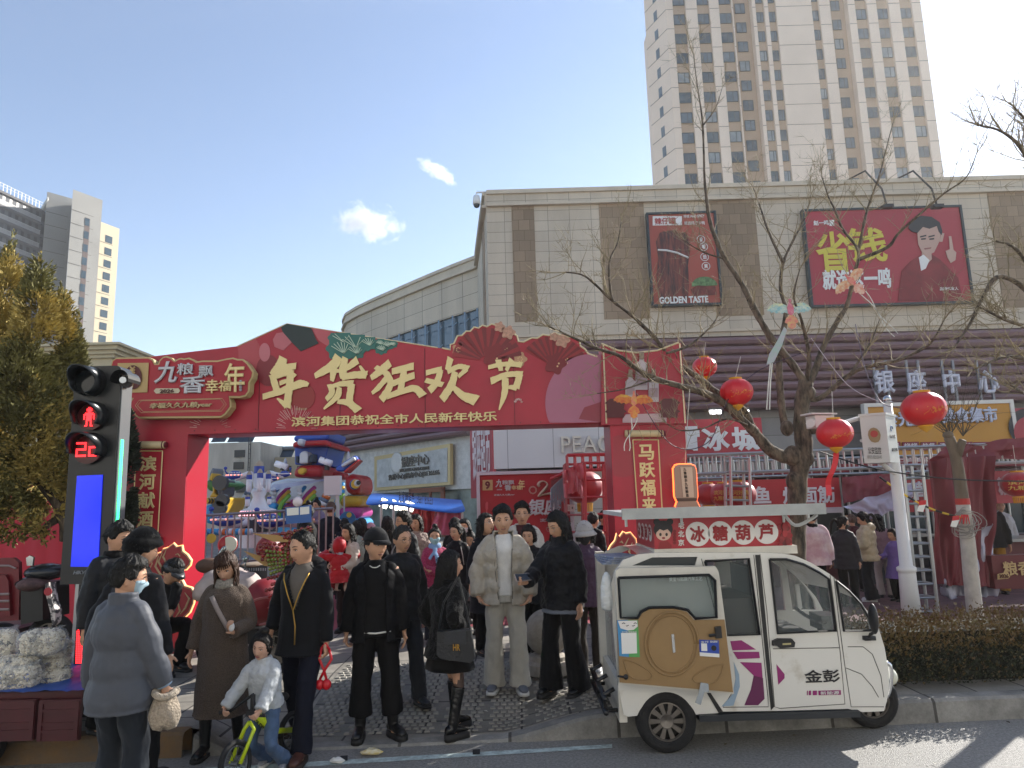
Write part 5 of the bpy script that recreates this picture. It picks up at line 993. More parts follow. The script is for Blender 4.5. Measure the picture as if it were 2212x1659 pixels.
def hgrid(b, f, n=40, m_=26, keep=None):
 rs = []
 for i in range(m_+1):
  th = math.pi*min(max(i/m_, .004), .996); rs.append([f(V((math.sin(th)*math.sin(2*math.pi*j/n), -math.sin(th)*math.cos(2*math.pi*j/n), -math.cos(th)))) for j in range(n)])
 return b.rings(rs)
def ik(a, t, l1, l2, pole):
 d = t-a; L_ = d.length; mx = (l1+l2)*.995
 if L_ > mx: t = a+d*(mx/L_); d = t-a; L_ = mx
 c = max(-1, min(1, (l1*l1+L_*L_-l2*l2)/(2*l1*L_))); u = d/L_; p = pole-u*pole.dot(u); p = p.normalized() if p.length > 1e-5 else V((1, 0, 0))
 return a+u*l1*c+p*l1*math.sqrt(1-c*c), t
def lerpt(tab, z):
 if z <= tab[0][0]: return tab[0][1:]
 for a, c in zip(tab, tab[1:]):
  if z <= c[0]: t = (z-a[0])/(c[0]-a[0]); return [p+(q-p)*t for p, q in zip(a[1:], c[1:])]
 return tab[-1][1:]
TORSO = [(.2, .2, .2), (.5, .195, .19), (.8, .178, .145), (.85, .172, .128), (.95, .165, .12), (1.08, .142, .105), (1.2, .155, .115), (1.3, .158, .118), (1.35, .152, .11), (1.39, .128, .095), (1.43, .092, .078), (1.46, .07, .068), (1.5, .058, .062)]
SKIN = '#c09478'
def hair_mat(c): return mat(c, .62, var=.4, scale=30, stretch=(1, 1, .3), spec=.3, bump=.6, bscale=90)
def person(label, pos, H, yaw=0., lean=0., twist=0., head=(0, 0, 0), al=(-.25, -.02, .80), ar=(.25, -.02, .80), fl=(-.1, 0, 0), fr=(.1, 0, 0), hz=.955, skin=SKIN, fem=0, child=0, top=None, inner=None, legs=None, shoe=None, hair=None, hat=None, mask=None, glasses=None, curl=.5, vox=.0065, group='people at the festival gate', extra=None, hs=1., collar=None, pole=None, floor=0.):
 FV[:] = [prnd.uniform(.96, 1.06), prnd.uniform(.75, 1.25), prnd.uniform(.8, 1.2)]; _fy.clear(); twist = twist+prnd.uniform(-7, 7); head = (head[0], head[1]+prnd.uniform(-3, 3), head[2]+prnd.uniform(-5, 5)); q_ = prnd.uniform(-.03, .03); al = (al[0]-abs(q_)*.5, al[1]+q_*1.5, *al[2:]); ar = (ar[0], ar[1]-q_*1.5, *ar[2:])
 s = H/1.7; root = thing('person', label, 'person', pos, group, local=True, rz=R(yaw)); pe = V((0, 0, hz)); k_sh = .145 if fem else .16
 def T(p):
  p = V(p); w_ = sst(hz-.08, hz+.2, p.z); q = p-V((0, 0, .93)); r = M.Rotation(R(twist)*w_, 3, 'Z') @ M.Rotation(R(lean)*w_, 3, 'X'); q = r @ V((q.x, q.y, q.z)); return pe+q
 sc = lambda b: b
 S = {-1: T((-k_sh, .01, 1.375)), 1: T((k_sh, .01, 1.375))}; hd = {}; el = {}
 for sd, t in ((-1, al), (1, ar)):
  pl = V((sd*.5, .7, -.35)) if not pole else V((sd*pole[0], pole[1], pole[2])); el[sd], hd[sd] = ik(S[sd], V(t[:3]), .285, .25, pl)
 hip = {-1: pe+V((-.09, 0, -.03)), 1: pe+V((.09, 0, -.03))}; kn = {}; an = {}
 for sd, f in ((-1, fl), (1, fr)):
  fz = f[3] if len(f) > 3 else 0; kn[sd], an[sd] = ik(hip[sd], V((f[0], f[1], .085+fz)), .44, .41, V((sd*.12, -1, 0)))
 hk = (1.17 if fem else 1.17)*hs*(1.0 if not child else 1+.35*child); hm = M.Rotation(R(head[0]), 3, 'Z') @ M.Rotation(R(head[1]), 3, 'X') @ M.Rotation(R(head[2]), 3, 'Y'); hc = T((0, -.012, 1.455))+ (M.Rotation(R(lean)*.5, 3, 'X') @ V((0, -.01, .125*hk)))
 HP = lambda v_: hc+hm @ (v_*hk)
 b = B(); hgrid(b, lambda u: HP(headpt(u)))
 for sd in (-1, 1): b.ell(HP(V((sd*.073, .012, -.005))), (.012*hk, .018*hk, .032*hk), 8, 6, hm)
 b.tube([T((0, .012, 1.36)), T((0, .005, 1.44)), HP(V((0, .02, -.05)))], [.06, .054, .052], 14)
 for z0 in (0,): b.rings([[T((rx*.86*math.cos(a*.3927), ry*.86*math.sin(a*.3927), z)) for a in range(16)] for z, (rx, ry) in ((z, lerpt(TORSO, z)) for z in (.84, .95, 1.08, 1.2, 1.3, 1.37, 1.42))])
 for sd in (-1, 1):
  b.tube([T((sd*.1, .01, 1.36)), S[sd], S[sd].lerp(el[sd], .5), el[sd], el[sd].lerp(hd[sd], .5), hd[sd]], [.05, .05, .043, .036, .033, .024], 10)
  b.tube([hip[sd]+V((-sd*.01, 0, .06)), hip[sd].lerp(kn[sd], .4), kn[sd], kn[sd].lerp(an[sd], .35), an[sd]+V((0, 0, .0))], [.08, .072, .05, .05, .032], 10)
  ft = V((math.sin(R((fl if sd < 0 else fr)[2])), -math.cos(R((fl if sd < 0 else fr)[2])), 0)); b.tube([an[sd]+V((0, 0, .01)), an[sd]+V((0, 0, -.05))+ft*.04, an[sd]+V((0, 0, -.06))+ft*.14], [.035, .033, .02], 8)
  tgt = al if sd < 0 else ar; d = (hd[sd]-el[sd]).normalized(); 
  if len(tgt) > 3: d = V(tgt[3]).normalized()
  side = V((0, -1, 0)) if abs(d.y) < .8 else V((0, 0, 1)); side = (side-d*side.dot(d)).normalized(); n_ = d.cross(side)*(1 if sd > 0 else -1); cu = tgt[4] if len(tgt) > 4 else curl; h0 = hd[sd]; c_ = 1. if not child else 1.1
  b.rings([[h0+d*t+(side*math.cos(a*.7854)*w_+n_*math.sin(a*.7854)*h_) for a in range(8)] for t, w_, h_ in ((-.01, .024, .02), (.03, .034, .019), (.065, .042, .016), (.09, .04, .013))])
  for q, (o, l) in enumerate(((.033, .07), (.011, .08), (-.011, .075), (-.033, .058))):
   p = h0+d*.082+side*o; pts = [p]; dd = d.copy(); ax = side
   for j in range(3): dd = M.Rotation((-1 if sd > 0 else 1)*cu*(.55+.15*q*.3), 3, ax) @ dd; pts.append(pts[-1]+dd*l*(.42, .33, .25)[j]*c_)
   b.tube(pts, [.0098, .0094, .0088, .0076], 7)
  p = h0+d*.025+side*.03; t1 = (d*.6+side*.75-n_*.25).normalized(); t2 = (d*.9+side*.2-n_*.35).normalized(); b.tube([h0+d*.01+side*.012, p, p+t1*.035, p+t1*.035+t2*.03], [.016, .014, .011, .009], 8)
 me, co, no = remesh(b, vox, 1); sk = mat(skin, .5, var=.08, scale=25, spec=.35); me.materials.append(sk)
 f = B(); fs = lambda x, z, o=.0: HP(V((x, 0, z))+V((0, face_y(x, z)-o, 0)))
 f.mi = 1
 for sd in (-1, 1):
  f.mi = 1; f.ell(fs(sd*.031, .003, .0005), (.012*hk, .004*hk, .0036*hk), 10, 6, hm); f.mi = 2; f.ell(fs(sd*.031, .003, .0042), (.0055*hk, .0022*hk, .0038*hk), 8, 6, hm)
  f.tube([fs(sd*(.017+.03*t), .0075+.006*math.sin(math.pi*t)-.002*t, .0035) for t in (0, .25, .5, .75, 1)], [.0012, .0026, .0028, .0024, .001], 5)
  f.mi = 3; f.tube([fs(sd*(.014+.036*t), .0245+.008*math.sin(math.pi*t*.9), .002) for t in (0, .3, .6, 1)], [.0022, .0032, .003, .0012], 5)
  f.mi = 4; f.tube([fs(sd*.0075, -.0475, -.004), fs(sd*.0075, -.0475, .001)], .003, 5)
 f.mi = 5
 f.tube([fs(x, -.0615-.001*abs(x)*60, .001) for x in (-.023, -.012, 0, .012, .023)], [.0015, .0038, .0042, .0038, .0015], 6); f.tube([fs(x, -.0715+.0003*abs(x)*300, .0005) for x in (-.019, -.01, 0, .01, .019)], [.0015, .0042, .005, .0042, .0015], 6)
 f.mi = 4; f.tube([fs(x, -.0665, .0025) for x in (-.021, 0, .021)], .0013, 4)
 hcol = hair[1] if hair else '#17140f'
 for m_ in (mat('#c9c2ba', .3), mat('#15100c', .2), mat(hcol, .7), mat('#3d211b', .6), mat('#a0605a' if fem or child else '#9c6a5a', .45)): me.materials.append(m_)
 nv = len(me.vertices); fm = f.mesh('f', None); n2 = len(fm.vertices)
 import bmesh as BMM
 bm = BMM.new(); bm.from_mesh(me); bm.from_mesh(fm); nf = len(me.polygons); bm.faces.ensure_lookup_table()
 for i, fc in enumerate(bm.faces): fc.smooth = True; fc.material_index = 0 if i < nf else f.m[i-nf]
 bm.to_mesh(me); bm.free(); bpy.data.meshes.remove(fm); me.transform(M.Scale(s, 4)); link('body', me, root)
 def fin(name, b, mt, v_=None, cr=(.007, 9, 1.), cut=None, parent=None, rm=True, thick=0, label=None):
  if rm:
   m2, c2, n2_ = remesh(b, v_ or vox*1.45, 1)
   if cr[0]: crease(m2, c2, n2_, cr[0], cr[1], H*37+yaw, cr[2])
  else: m2 = b.mesh(name)
  for q in (mt if isinstance(mt, (list, tuple)) else [mt]): m2.materials.append(q)
  if cut:
   bm = BMM.new(); bm.from_mesh(m2); dl_ = [fc for fc in bm.faces if cut(fc.calc_center_median())]; BMM.ops.delete(bm, geom=dl_, context='FACES'); bm.to_mesh(m2); bm.free()
  for p in m2.polygons: p.use_smooth = True
  m2.transform(M.Scale(s, 4)); o = link(name, m2, parent or root, label=label); 
  if cut or thick: md = o.modifiers.new('cloth', 'SOLIDIFY'); md.thickness = .012*s; md.offset = -1
  return o
 def ring(z, g, n=28, flare=0., puff=0., cy=0., pz=0.):
  rx, ry = lerpt(TORSO, z); e = 1+puff*abs(math.sin(math.pi*z/pz)) if pz else 1.; fl_ = flare*max(0, 1.0-z)
  if z > 1.33: g = g*max(.25, 1-(z-1.33)*6)
  return [T(((rx+g+fl_)*e*math.cos(2*math.pi*a/n), (ry+g*.9+fl_)*e*math.sin(2*math.pi*a/n)+cy, z)) for a in range(n)]
 def jacket(name, q, cut=None, small=0.):
  hem = q.get('hem', .82); g = q.get('g', .04)*.78-small; sr = q.get('sr', .06)*.9-small*.6; pz = q.get('pz', 0); pf = q.get('puff', .0); b = B(); zt_ = q.get('top', 1.47); nz = max(14, int((zt_-hem)/.025)); b.rings([ring(hem+(zt_-hem)*i/nz, g+(.012 if i == 0 and not pf else 0), 28, q.get('flare', 0), pf, 0, pz) for i in range(nz+1)])
  cl = q.get('cuff', 1.)
  for sd in (-1, 1):
   pth = crom([T((sd*.05, .01, 1.375)), S[sd].lerp(T((sd*.05, .01, 1.36)), .2), S[sd].lerp(el[sd], .5), el[sd], el[sd].lerp(hd[sd], .5), el[sd].lerp(hd[sd], .97*cl)], 6); n = len(pth); L_ = .6
   b.tube(pth, [(sr*(1.06-.26*i/(n-1))*(.82+.18*min(1, i/(n*.3)))+.012)*(1+(pf*1.3*abs(math.sin(math.pi*i/(n-1)*L_/(pz or 1)))) if pz else 1+.0*i)-(.012 if i == n-1 else 0) for i in range(n)], 14)
  if q.get('collar'):
   ch, cr_ = q['collar']; b.rings([[T((cr_*math.cos(a*.3142)*(1+.1*(z-1.42)/.1), cr_*.95*math.sin(a*.3142)+.012, z)) for a in range(20)] for z in (1.40, 1.40+ch*.5, 1.40+ch)])
  if q.get('hood'): hr = q['hood']; b.ell(T((0, .1, 1.44)), (hr*1.15, hr*.75, hr*.75), 16, 10); b.tube([T((hr*1.1*math.cos(R(a)), .03-hr*.9*math.sin(R(a)), 1.43-.06*max(0, -math.sin(R(a)))*0)) for a in range(160, 381, 20)], .035, 8)
  o = fin(name, b, q['m'], cr=q.get('cr', (.008, 9, 1.)), cut=cut)
  return o
 def cutter(op, ymax=-.02):
  Ti = M.Rotation(-R(lean), 3, 'X')
  def f_(c):
   p = Ti @ (c-pe)+V((0, 0, .93)); w_ = lerpt(op, p.z)[0] if op[0][0] <= p.z <= op[-1][0]+.2 else -1; return p.y < ymax and abs(p.x+(.0)) < w_
  return f_
 sfn = lambda z, x, g: T((x, -((lerpt(TORSO, z)[1]+g*.9)*math.sqrt(max(.05, 1-(x/(lerpt(TORSO, z)[0]+g))**2))), z))
 if inner: jacket(inner.get('n', 'shirt'), inner)
 tj = None
 if top:
  tj = jacket(top.get('n', 'jacket'), top, cutter(top['open']) if top.get('open') else None)
  if top.get('zip'):
   zz, gz, zm = top['zip']; b = B()
   for sd in ((-1, 1) if top.get('open') else (1,)):
    pts = [sfn(z, sd*x, gz) for z, x in zz]; b.tube(pts, .0045, 5)
   fin('zip', b, zm, rm=False, parent=tj)
 if legs:
  w_ = legs.get('w', 1.); lw = legs.get('hemw', .075); b = B(); bot = legs.get('bot', .06)
  b.rings([[V((0, 0, hz-.93))+V(((rx+.012)*math.cos(a*.314), (ry+.012)*math.sin(a*.314), z)) for a in range(20)] for z, (rx, ry) in ((z, lerpt(TORSO, z)) for z in (.82, .88, .93, .97))])
  for sd in (-1, 1):
   e = an[sd].copy(); e = kn[sd].lerp(an[sd], 1-(bot-.085)/.4 if bot > .085 else 1.0)+V((0, 0, -.02 if bot <= .085 else 0)); pth = crom([hip[sd]+V((-sd*.015, 0, .04)), hip[sd].lerp(kn[sd], .5), kn[sd], kn[sd].lerp(e, .55), e], 6); n = len(pth)
   b.tube(pth, [w_*(.1-.028*min(1, i/(n*.5))) if i < n*.5 else w_*.072+(lw-w_*.072)*(i/(n-1)-.5)*2 for i in range(n)], 16)
  fin(legs.get('n', 'trousers'), b, legs['m'], cr=legs.get('cr', (.013, 13, .6)))
 if extra:
  for e in extra:
   if e[0] == 'skirt':
    _, m_, z0, z1, fl_ = e; b = B(); n = 48
    b.rings([[V((0, 0, hz-.93))+V(((lerpt(TORSO, max(z, .93))[0]+.02+fl_*(z1-z)/(z1-z0))*(1+.03*math.sin(a*math.pi/3)*(z1-z)/(z1-z0))*math.cos(2*math.pi*a/n), (lerpt(TORSO, max(z, .93))[1]+.02+fl_*(z1-z)/(z1-z0))*(1+.03*math.sin(a*math.pi/3)*(z1-z)/(z1-z0))*math.sin(2*math.pi*a/n), z)) for a in range(n)] for z in [z0+(z1-z0)*i/8 for i in range(9)]]); fin('skirt', b, m_, rm=False)
   if e[0] == 'strap':
    _, m_, pts, g = e; b = B(); rs = []
    for z, x in pts: p = sfn(z, x, g); rs.append([p+V((-.018, 0, -.008)), p+V((.018, 0, .008))])
    b.rings(rs, closed=False, cap=False); fin('strap', b, m_, rm=False, thick=1)
   if e[0] == 'scarf':
    b = B(); b.rings([[T((.085*math.cos(a*.3142)*k, .085*math.sin(a*.3142)*k+.005, z)) for a in range(20)] for z, k in ((1.40, 1.1), (1.43, 1.25), (1.47, 1.2), (1.5, 1.0))]); 
    if e[2]: b.ell(T((0, -.1, 1.40)), (.04, .035, .035)); b.tube([T((0, -.11, 1.40)), T((.03, -.15, 1.3)), T((.05, -.155, 1.18))], [.03, .045, .05], 8, ell=.4); b.tube([T((0, -.11, 1.40)), T((-.05, -.14, 1.33)), T((-.09, -.14, 1.26))], [.03, .04, .045], 8, ell=.4)
    fin('scarf', b, e[1], cr=(.006, 20, 1))
   if e[0] == 'line':
    b = B(); b.tube([sfn(z, x, e[3]) for z, x in e[2]], e[4] if len(e) > 4 else .006, 5); fin('trim', b, e[1], rm=False, parent=tj)
   if e[0] == 'cuff':
    b = B(); sd = e[2]; d = (hd[sd]-el[sd]).normalized(); b.tube([hd[sd]-d*.09, hd[sd]-d*.01], [e[3], e[3]*.95], 14); fin('cuff', b, e[1], rm=False)
   if e[0] == 'patch':     # small flat print on the chest or back: (mat, z, x, text, w, h, g, back)
    pass
 for sd, f_ in ((-1, fl), (1, fr)):
  if not shoe: break
  a = R(f_[2]); ft = V((math.sin(a), -math.cos(a), 0)); rt = V((math.cos(a), math.sin(a), 0)); A0 = an[sd]-V((0, 0, .085)); W_ = shoe.get('w', 1.); hh = shoe.get('h', .09); so_ = shoe.get('sole', .025); tilt = f_[4] if len(f_) > 4 else 0
  b = B(); rs = []
  for t, w_, h_ in ((-.075, .022, .5), (-.06, .036, .85), (-.02, .04, 1.), (.03, .041, 1.0), (.08, .045, .78), (.13, .047, .6), (.17, .042, .5), (.195, .026, .34)):
   rs.append([A0+ft*t+rt*math.cos(k*.5236)*w_*W_+V((0, 0, so_+(hh*h_-.0)*.5+hh*h_*.5*math.sin(k*.5236)+max(0, t-.1)*tilt)) for k in range(12)])
  b.rings(rs)
  if shoe.get('shaft'): b.tube([A0+V((0, 0, .07)), A0.lerp(kn[sd], .0)+(an[sd]-A0), an[sd].lerp(kn[sd], shoe['shaft']*.6), an[sd].lerp(kn[sd], shoe['shaft'])], [.045, .045, .052*shoe.get('sw', 1), .06*shoe.get('sw', 1)], 12)
  so = fin(shoe.get('n', 'shoe'), b, shoe['m'], v_=vox*1.2, cr=(.002, 30, 1))
  b = B(); b.rings([[A0+ft*t+rt*w_*W_*1.06+V((0, 0, z+max(0, t-.1)*tilt)) for t, w_ in ((-.08, .0), (-.07, .03), (-.02, .042), (.08, .047), (.14, .049), (.18, .042), (.2, .015), (.2, -.015), (.18, -.042), (.14, -.049), (.08, -.047), (-.02, -.042), (-.07, -.03))] for z in (.0, so_+.006)]); fin('sole', b, shoe.get('sm', mat('#1a1a1b', .7)), rm=False, parent=so)
 def shell(name, t_of, mt, nz=0., nf=30, rm=False, add=None, n=56, m_=36):
  b = B()
  def f_(u):
   t = t_of(u)
   if nz and t > 0: az = math.atan2(u.x, -u.y); t += nz*(MN.noise(V((math.sin(az)*nf*.35, math.cos(az)*nf*.35, u.z*3)))+.6*MN.noise(V((math.sin(az)*nf, math.cos(az)*nf, u.z*6))))
   return HP(headpt(u, t))
  hgrid(b, f_, n, m_)
  if add: add(b)
  return fin(name, b, mt, rm=rm, cr=(.0, 1, 1))
 if hair:
  st, hcl = hair[0], hair[1]; hmat = hair_mat(hcl); L_ = hair[2] if len(hair) > 2 else .3
  fh = {'short': .60, 'crew': .66, 'bob': .52, 'long': .5, 'bun': .62, 'pony': .58, 'fringe': .36, 'grey': .64}.get(st, .55); sd_ = -.05 if st in ('short', 'crew', 'grey') else (-.62 if st in ('bob',) else -.3); bk = -.5 if st in ('short', 'crew', 'grey') else -.85; vol = {'crew': .009, 'grey': .008, 'short': .016, 'bun': .012, 'pony': .013}.get(st, .019)
  def t_of(u):
   az = abs(math.atan2(u.x, -u.y)); a = az/math.pi
   if a < .28: line = fh-(fh-.45)*(a/.28)**2
   elif a < .5: line = .45+(sd_-.45)*sst(.28, .42, a)
   else: line = sd_+(bk-sd_)*sst(.5, .75, a)
   k = sst(line-.05, line+.12, u.z); topb = (.012 if st in ('short',) and u.z > .6 and u.y < .3 else 0); return -.012+(vol+.012+topb)*k
  def add(b):
   if st in ('long', 'pony', 'bob', 'fringe'):
    pass
   if st == 'bun': b.ell(HP(V((0, .03, .14))), (.038*hk, .038*hk, .034*hk), 12, 8)
  shell('hair', t_of, hmat, .013, 34 if st in ('short', 'fringe') else 40, add=add)
  lk = B()
  if st in ('long', 'bob', 'fringe'):
   Lb = L_; nl = 44
   for i in range(nl):
    az = R(70+220*i/(nl-1)); u = V((math.sin(az), -math.cos(az), .15)).normalized(); p = headpt(u, .006); ln = Lb*(.85+.3*rnd.random()); q = [HP(headpt(V((u.x*.8, u.y*.8, .65)).normalized(), .008)), HP(p)]; wx = (hair[3] if len(hair) > 3 else 0)
    base = V((p.x*1.05, p.y*1.05+.005, p.z))
    for j in range(1, 6): t = j/5; q.append(hc+M.Rotation(R(head[0])*.8, 3, 'Z') @ V((base.x*hk*(1+.07*t)+wx*t*t*(.5+rnd.random())+.012*math.sin(j*2+i), base.y*hk*(1+.15*t)+.02*t, base.z*hk-ln*t)))
    lk.tube(crom(q, 3), [.0125+.004*math.sin(k*.4) if k < 12 else .013*(18-k)/6+.002 for k in range(19)], 6, ell=.6)
  if st == 'fringe':
   for i in range(9): az = R(-46+92*i/8); u0 = V((math.sin(az)*.75, -math.cos(az)*.75, .66)).normalized(); u1 = V((math.sin(az), -math.cos(az), .42)).normalized(); u2 = V((math.sin(az), -math.cos(az), .2+.12*abs(az))).normalized(); lk.tube([HP(headpt(u0, .01)), HP(headpt(u1, .011)), HP(headpt(u2, .008))], [.012, .012, .003], 6, ell=.5)
  if st == 'pony':
   q = [HP(V((0, .1, .03))), HP(V((0, .15, .03))), HP(V((.01, .175, -.04))), HP(V((.02, .17, -.16))), HP(V((.02, .165, -.26)))]
   for i in range(7): o = rv()*.014; lk.tube(crom([x+o for x in q], 3), [.022*(1-.5*k/13) for k in range(13)], 6)
  if st in ('short',):
   for i in range(46):
    az = R(rnd.uniform(-62, 62)); z0 = rnd.uniform(.62, .92); sw = rnd.uniform(-.25, .35); U = lambda a_, z_: V((math.sin(a_)*math.sqrt(1-z_*z_), -math.cos(a_)*math.sqrt(1-z_*z_), z_)); lk.tube([HP(headpt(U(az, z0), .014)), HP(headpt(U(az+sw*.5, z0-.09), .02)), HP(headpt(U(az+sw, max(.5, z0-.2)), .02))], [.006, .0075, .001], 5, ell=.6)
  if vox < .01:
   for i in range(110):
    u = V((prnd.gauss(0, 1), prnd.gauss(.25, 1), abs(prnd.gauss(.5, .6)))).normalized()
    if u.y < -.35 and u.z < .6: continue
    p = headpt(u, vol+.004); d = (V((u.x, u.y, u.z))*.55+V((prnd.uniform(-.6, .6), prnd.uniform(-.6, .6), prnd.uniform(-.9, .1)))).normalized(); lk.tube([HP(p), HP(p+d*.016), HP(p+d*.03+V((0, 0, -.006)))], [.0022, .0016, .0004], 3)
  if lk.v: fin('hair_locks', lk, hmat, rm=False)
 if hat:
  kind, m_ = hat[0], hat[1]
  if kind == 'cap':
   o = shell('cap', lambda u: -.012+.034*sst(.12, .3, u.z), m_); b = B(); rs = []
   for r0, dz in ((.0, .0), (.5, .004), (1., -.012)):
    rs.append([HP(V((.082*math.sin(a)*(1-.12*r0), -.094*math.cos(a)-.075*r0*math.cos(a*.9), .034-.012*r0+dz+.0*a))) for a in [R(-62+124*i/14) for i in range(15)]])
   b.rings(rs, closed=False, cap=False); fin('peak', b, m_, rm=False, parent=o, thick=1)
  if kind == 'beanie':
   shell('beanie', lambda u: -.012+.036*sst(.12 if u.y < 0 else -.2, .22 if u.y < 0 else -.1, u.z)+(.008 if .2 < u.z < .45 else 0)+(.02*max(0, u.z-.6)), m_, .003, 60)
  if kind == 'bucket':
   o = shell('bucket_hat', lambda u: -.012+.034*sst(.2, .32, u.z)+(.02*max(0, u.z-.5)), m_, .004, 12); b = B(); b.rings([[HP(V((r*.9*math.sin(a*.2618), -r*1.08*math.cos(a*.2618), z))) for a in range(24)] for r, z in ((.086, .045), (.105, .02), (.132, -.012))], cap=False); fin('brim', b, m_, rm=False, parent=o, thick=1)
  if kind == 'furhood':
   o = shell('hood', lambda u: -.012+.05*sst(-.75, -.45, u.y+.25*0-(.0))*(1 if u.y > -.55 else 0), m_, .004, 8); b = B()
   for i in range(90): a = rnd.random()*6.28; c = V((.1*math.sin(a), -.055+rnd.gauss(0, .01), .118*math.cos(a))); d = V((math.sin(a)*.8, -.5, math.cos(a)*.8))+rv()*.5; b.tube([HP(c), HP(c+d*.022), HP(c+d*.045)], [.012, .009, .001], 4)
   fin('fur_trim', b, hat[2], rm=False, parent=o)
 if mask: shell('face_mask', lambda u: -.012+.019*sst(-.05, .12, -(u.z+.12)+.14*(abs(u.x) > .35))*sst(.25, .45, -u.y), mask)
 if glasses:
  b = B()
  for sd in (-1, 1):
   b.tube([HP(V((sd*.033+.024*math.cos(a*.3927), face_y(sd*.033, 0)-.014+.004*abs(math.cos(a*.3927)), .001+.019*math.sin(a*.3927)))) for a in range(17)], .0019, 5); b.tube([HP(V((sd*.057, face_y(.05, 0)-.008, .006))), HP(V((sd*.078, -.03, .008))), HP(V((sd*.078, .01, .004)))], .0018, 5)
  b.tube([HP(V((-.009, face_y(0, 0)-.006, .004))), HP(V((.009, face_y(0, 0)-.006, .004)))], .0018, 5); fin('glasses', b, glasses, rm=False)
 root['_j'] = 0; del root['_j']
 Mx = M.Translation(V(pos)) @ M.Rotation(R(yaw), 4, 'Z') @ M.Scale(s, 4)
 return dict(root=root, hand={k: Mx @ v_ for k, v_ in hd.items()}, Mx=Mx, T=T, hc=Mx @ hc, sfn=lambda z, x, g: Mx @ sfn(z, x, g), s=s, k=kn, e=el)
_fy = {}
def face_y(x, z):
 k = (round(x, 4), round(z, 4))
 if k in _fy: return _fy[k]
 uz = z/.115; t = -uz if uz < 0 else 0; ux = x/(.074*FV[0]*(1-.30*FV[1]*t*t-.05*t)); uy2 = 1-ux*ux-uz*uz; u = V((ux, -math.sqrt(max(.02, uy2)), uz)); _fy[k] = headpt(u).y; return _fy[k]
fab = lambda c, **k: mat(c, k.pop('r', .8), var=k.pop('v', .15), scale=k.pop('s', 9), bump=k.pop('b', .25), bscale=k.pop('bs', 260), sheen=k.pop('sh', .12), spec=k.pop('sp', .22), **k)
BK = fab('#0c0c0e', sh=0); BK2 = fab('#121215', sh=0); NV = fab('#0f1220', sh=0); DK = fab('#18181b', sh=0); LEA = mat('#141415', .3, bump=.1, bscale=60); WSOLE = mat('#c9c9c6', .6)
boot = dict(m=LEA, shaft=.35, n='boot', sole=.04); shoe_b = dict(m=mat('#19191b', .45)); sneak = dict(m=mat('#8d8f94', .5), sm=WSOLE)
puffc = lambda m_, **k: dict(dict(m=m_, g=.055, sr=.068, hem=.8, puff=.1, pz=.13, collar=(.085, .088), cr=(.011, 16, 1.)), **k)
jack = lambda m_, **k: dict(dict(m=m_, g=.045, sr=.06, hem=.8, collar=(.06, .085), cr=(.013, 11, 1.)), **k)
trou = lambda m_, **k: dict(dict(m=m_, w=1., hemw=.08), **k)
def at(px, py, z=None, Y=None):
 if Y is not None: q = W(px, py, Y); return V((q.x, Y, (paveZ(q.x, Y) if Y > kerbY(q.x) else 0) if z is None else z))
 q = G(px, py, SW if z is None else z)
 if z is None:
  for _ in range(4): q = G(px, py, paveZ(q.x, q.y) if q.y > kerbY(q.x)+.1 else 0)
 return q
def hgt(pos, tx, ty): return W(tx, ty, pos.y).z-pos.z
def PP(label, foot, top_, tx=None, **k):
 pos = at(*foot) if len(foot) == 2 else at(foot[0], foot[1], None, foot[2]); 
 if tx is not None: pos.x = W(tx, top_[1]+100, pos.y).x
 return person(label, pos, hgt(pos, *top_)-k.pop('dh', 0), **k)
HP_ = 'people at the festival gate'
p1 = PP('person in grey padded jacket seen from behind, wearing a face mask, knit hat held low', (258, 1500, 4.75), (283, 1219), yaw=162, head=(-40, 5, 0), fem=1, al=(-.27, -.1, .82, (-.05, -.1, -1), 1.0), ar=(.27, -.06, .82), top=puffc(fab('#4a4d54', r=.55, b=.06, v=.08), cr=(.006, 12, 1.), g=.05, sr=.072, hem=.74, puff=.13, pz=.19, cuff=.95, collar=(.11, .095)), legs=trou(fab('#20252c'), w=1.1, hemw=.11), shoe=shoe_b, hair=('short', '#14120f'), mask=mat('#9fb8c4', .8), glasses=mat('#5a2a28', .3), extra=[('cuff', fab('#8fa9c4'), -1, .055)], dh=.02)
p2 = PP('man in black fur collared jacket, face in profile, in front of the signal column', (232, 1500, 6.2), (252, 1145), yaw=70, head=(5, 10, 0), top=jack(fab('#16181c', r=.5), g=.07, sr=.08, hem=.78), legs=trou(BK), shoe=shoe_b, hair=('short', '#12110e'), extra=[('scarf', fab('#0f0f10', r=.95), 0)])
p3 = PP('man in black beanie and black clothes seen from behind, beside the grey padded jacket', (284, 1500, 5.5), (290, 1166), yaw=160, head=(-15, 5, 0), top=jack(fab('#141519'), hem=.7), legs=trou(BK), shoe=shoe_b, hair=('short', '#12110e'), hat=('beanie', fab('#09090a', r=.95)), ar=(.25, .1, .9), fl=(-.12, -.05, 0), fr=(.1, .06, -20))
pos4 = at(320, 1448); p4 = person('seated man in dark cap hunched over food against the arch leg', pos4, 1.68, yaw=62, lean=32, hz=.52, head=(0, 28, 0), al=(-.16, -.42, .66), ar=(.03, -.36, .98, (.1, .2, .9), 1.2), fl=(-.14, -.42, 0), fr=(.12, -.36, 0), top=jack(fab('#17181b'), hem=.84), legs=trou(BK, w=1.05), shoe=dict(m=mat('#1c1c1e', .5), n='boot', h=.1), hair=('short', '#12110e'), hat=('cap', mat('#2a2c30', .4)), extra=[('line', fab('#8f9194'), [(1.36, .13), (1.2, .15), (1.0, .15)], .05, .008)])
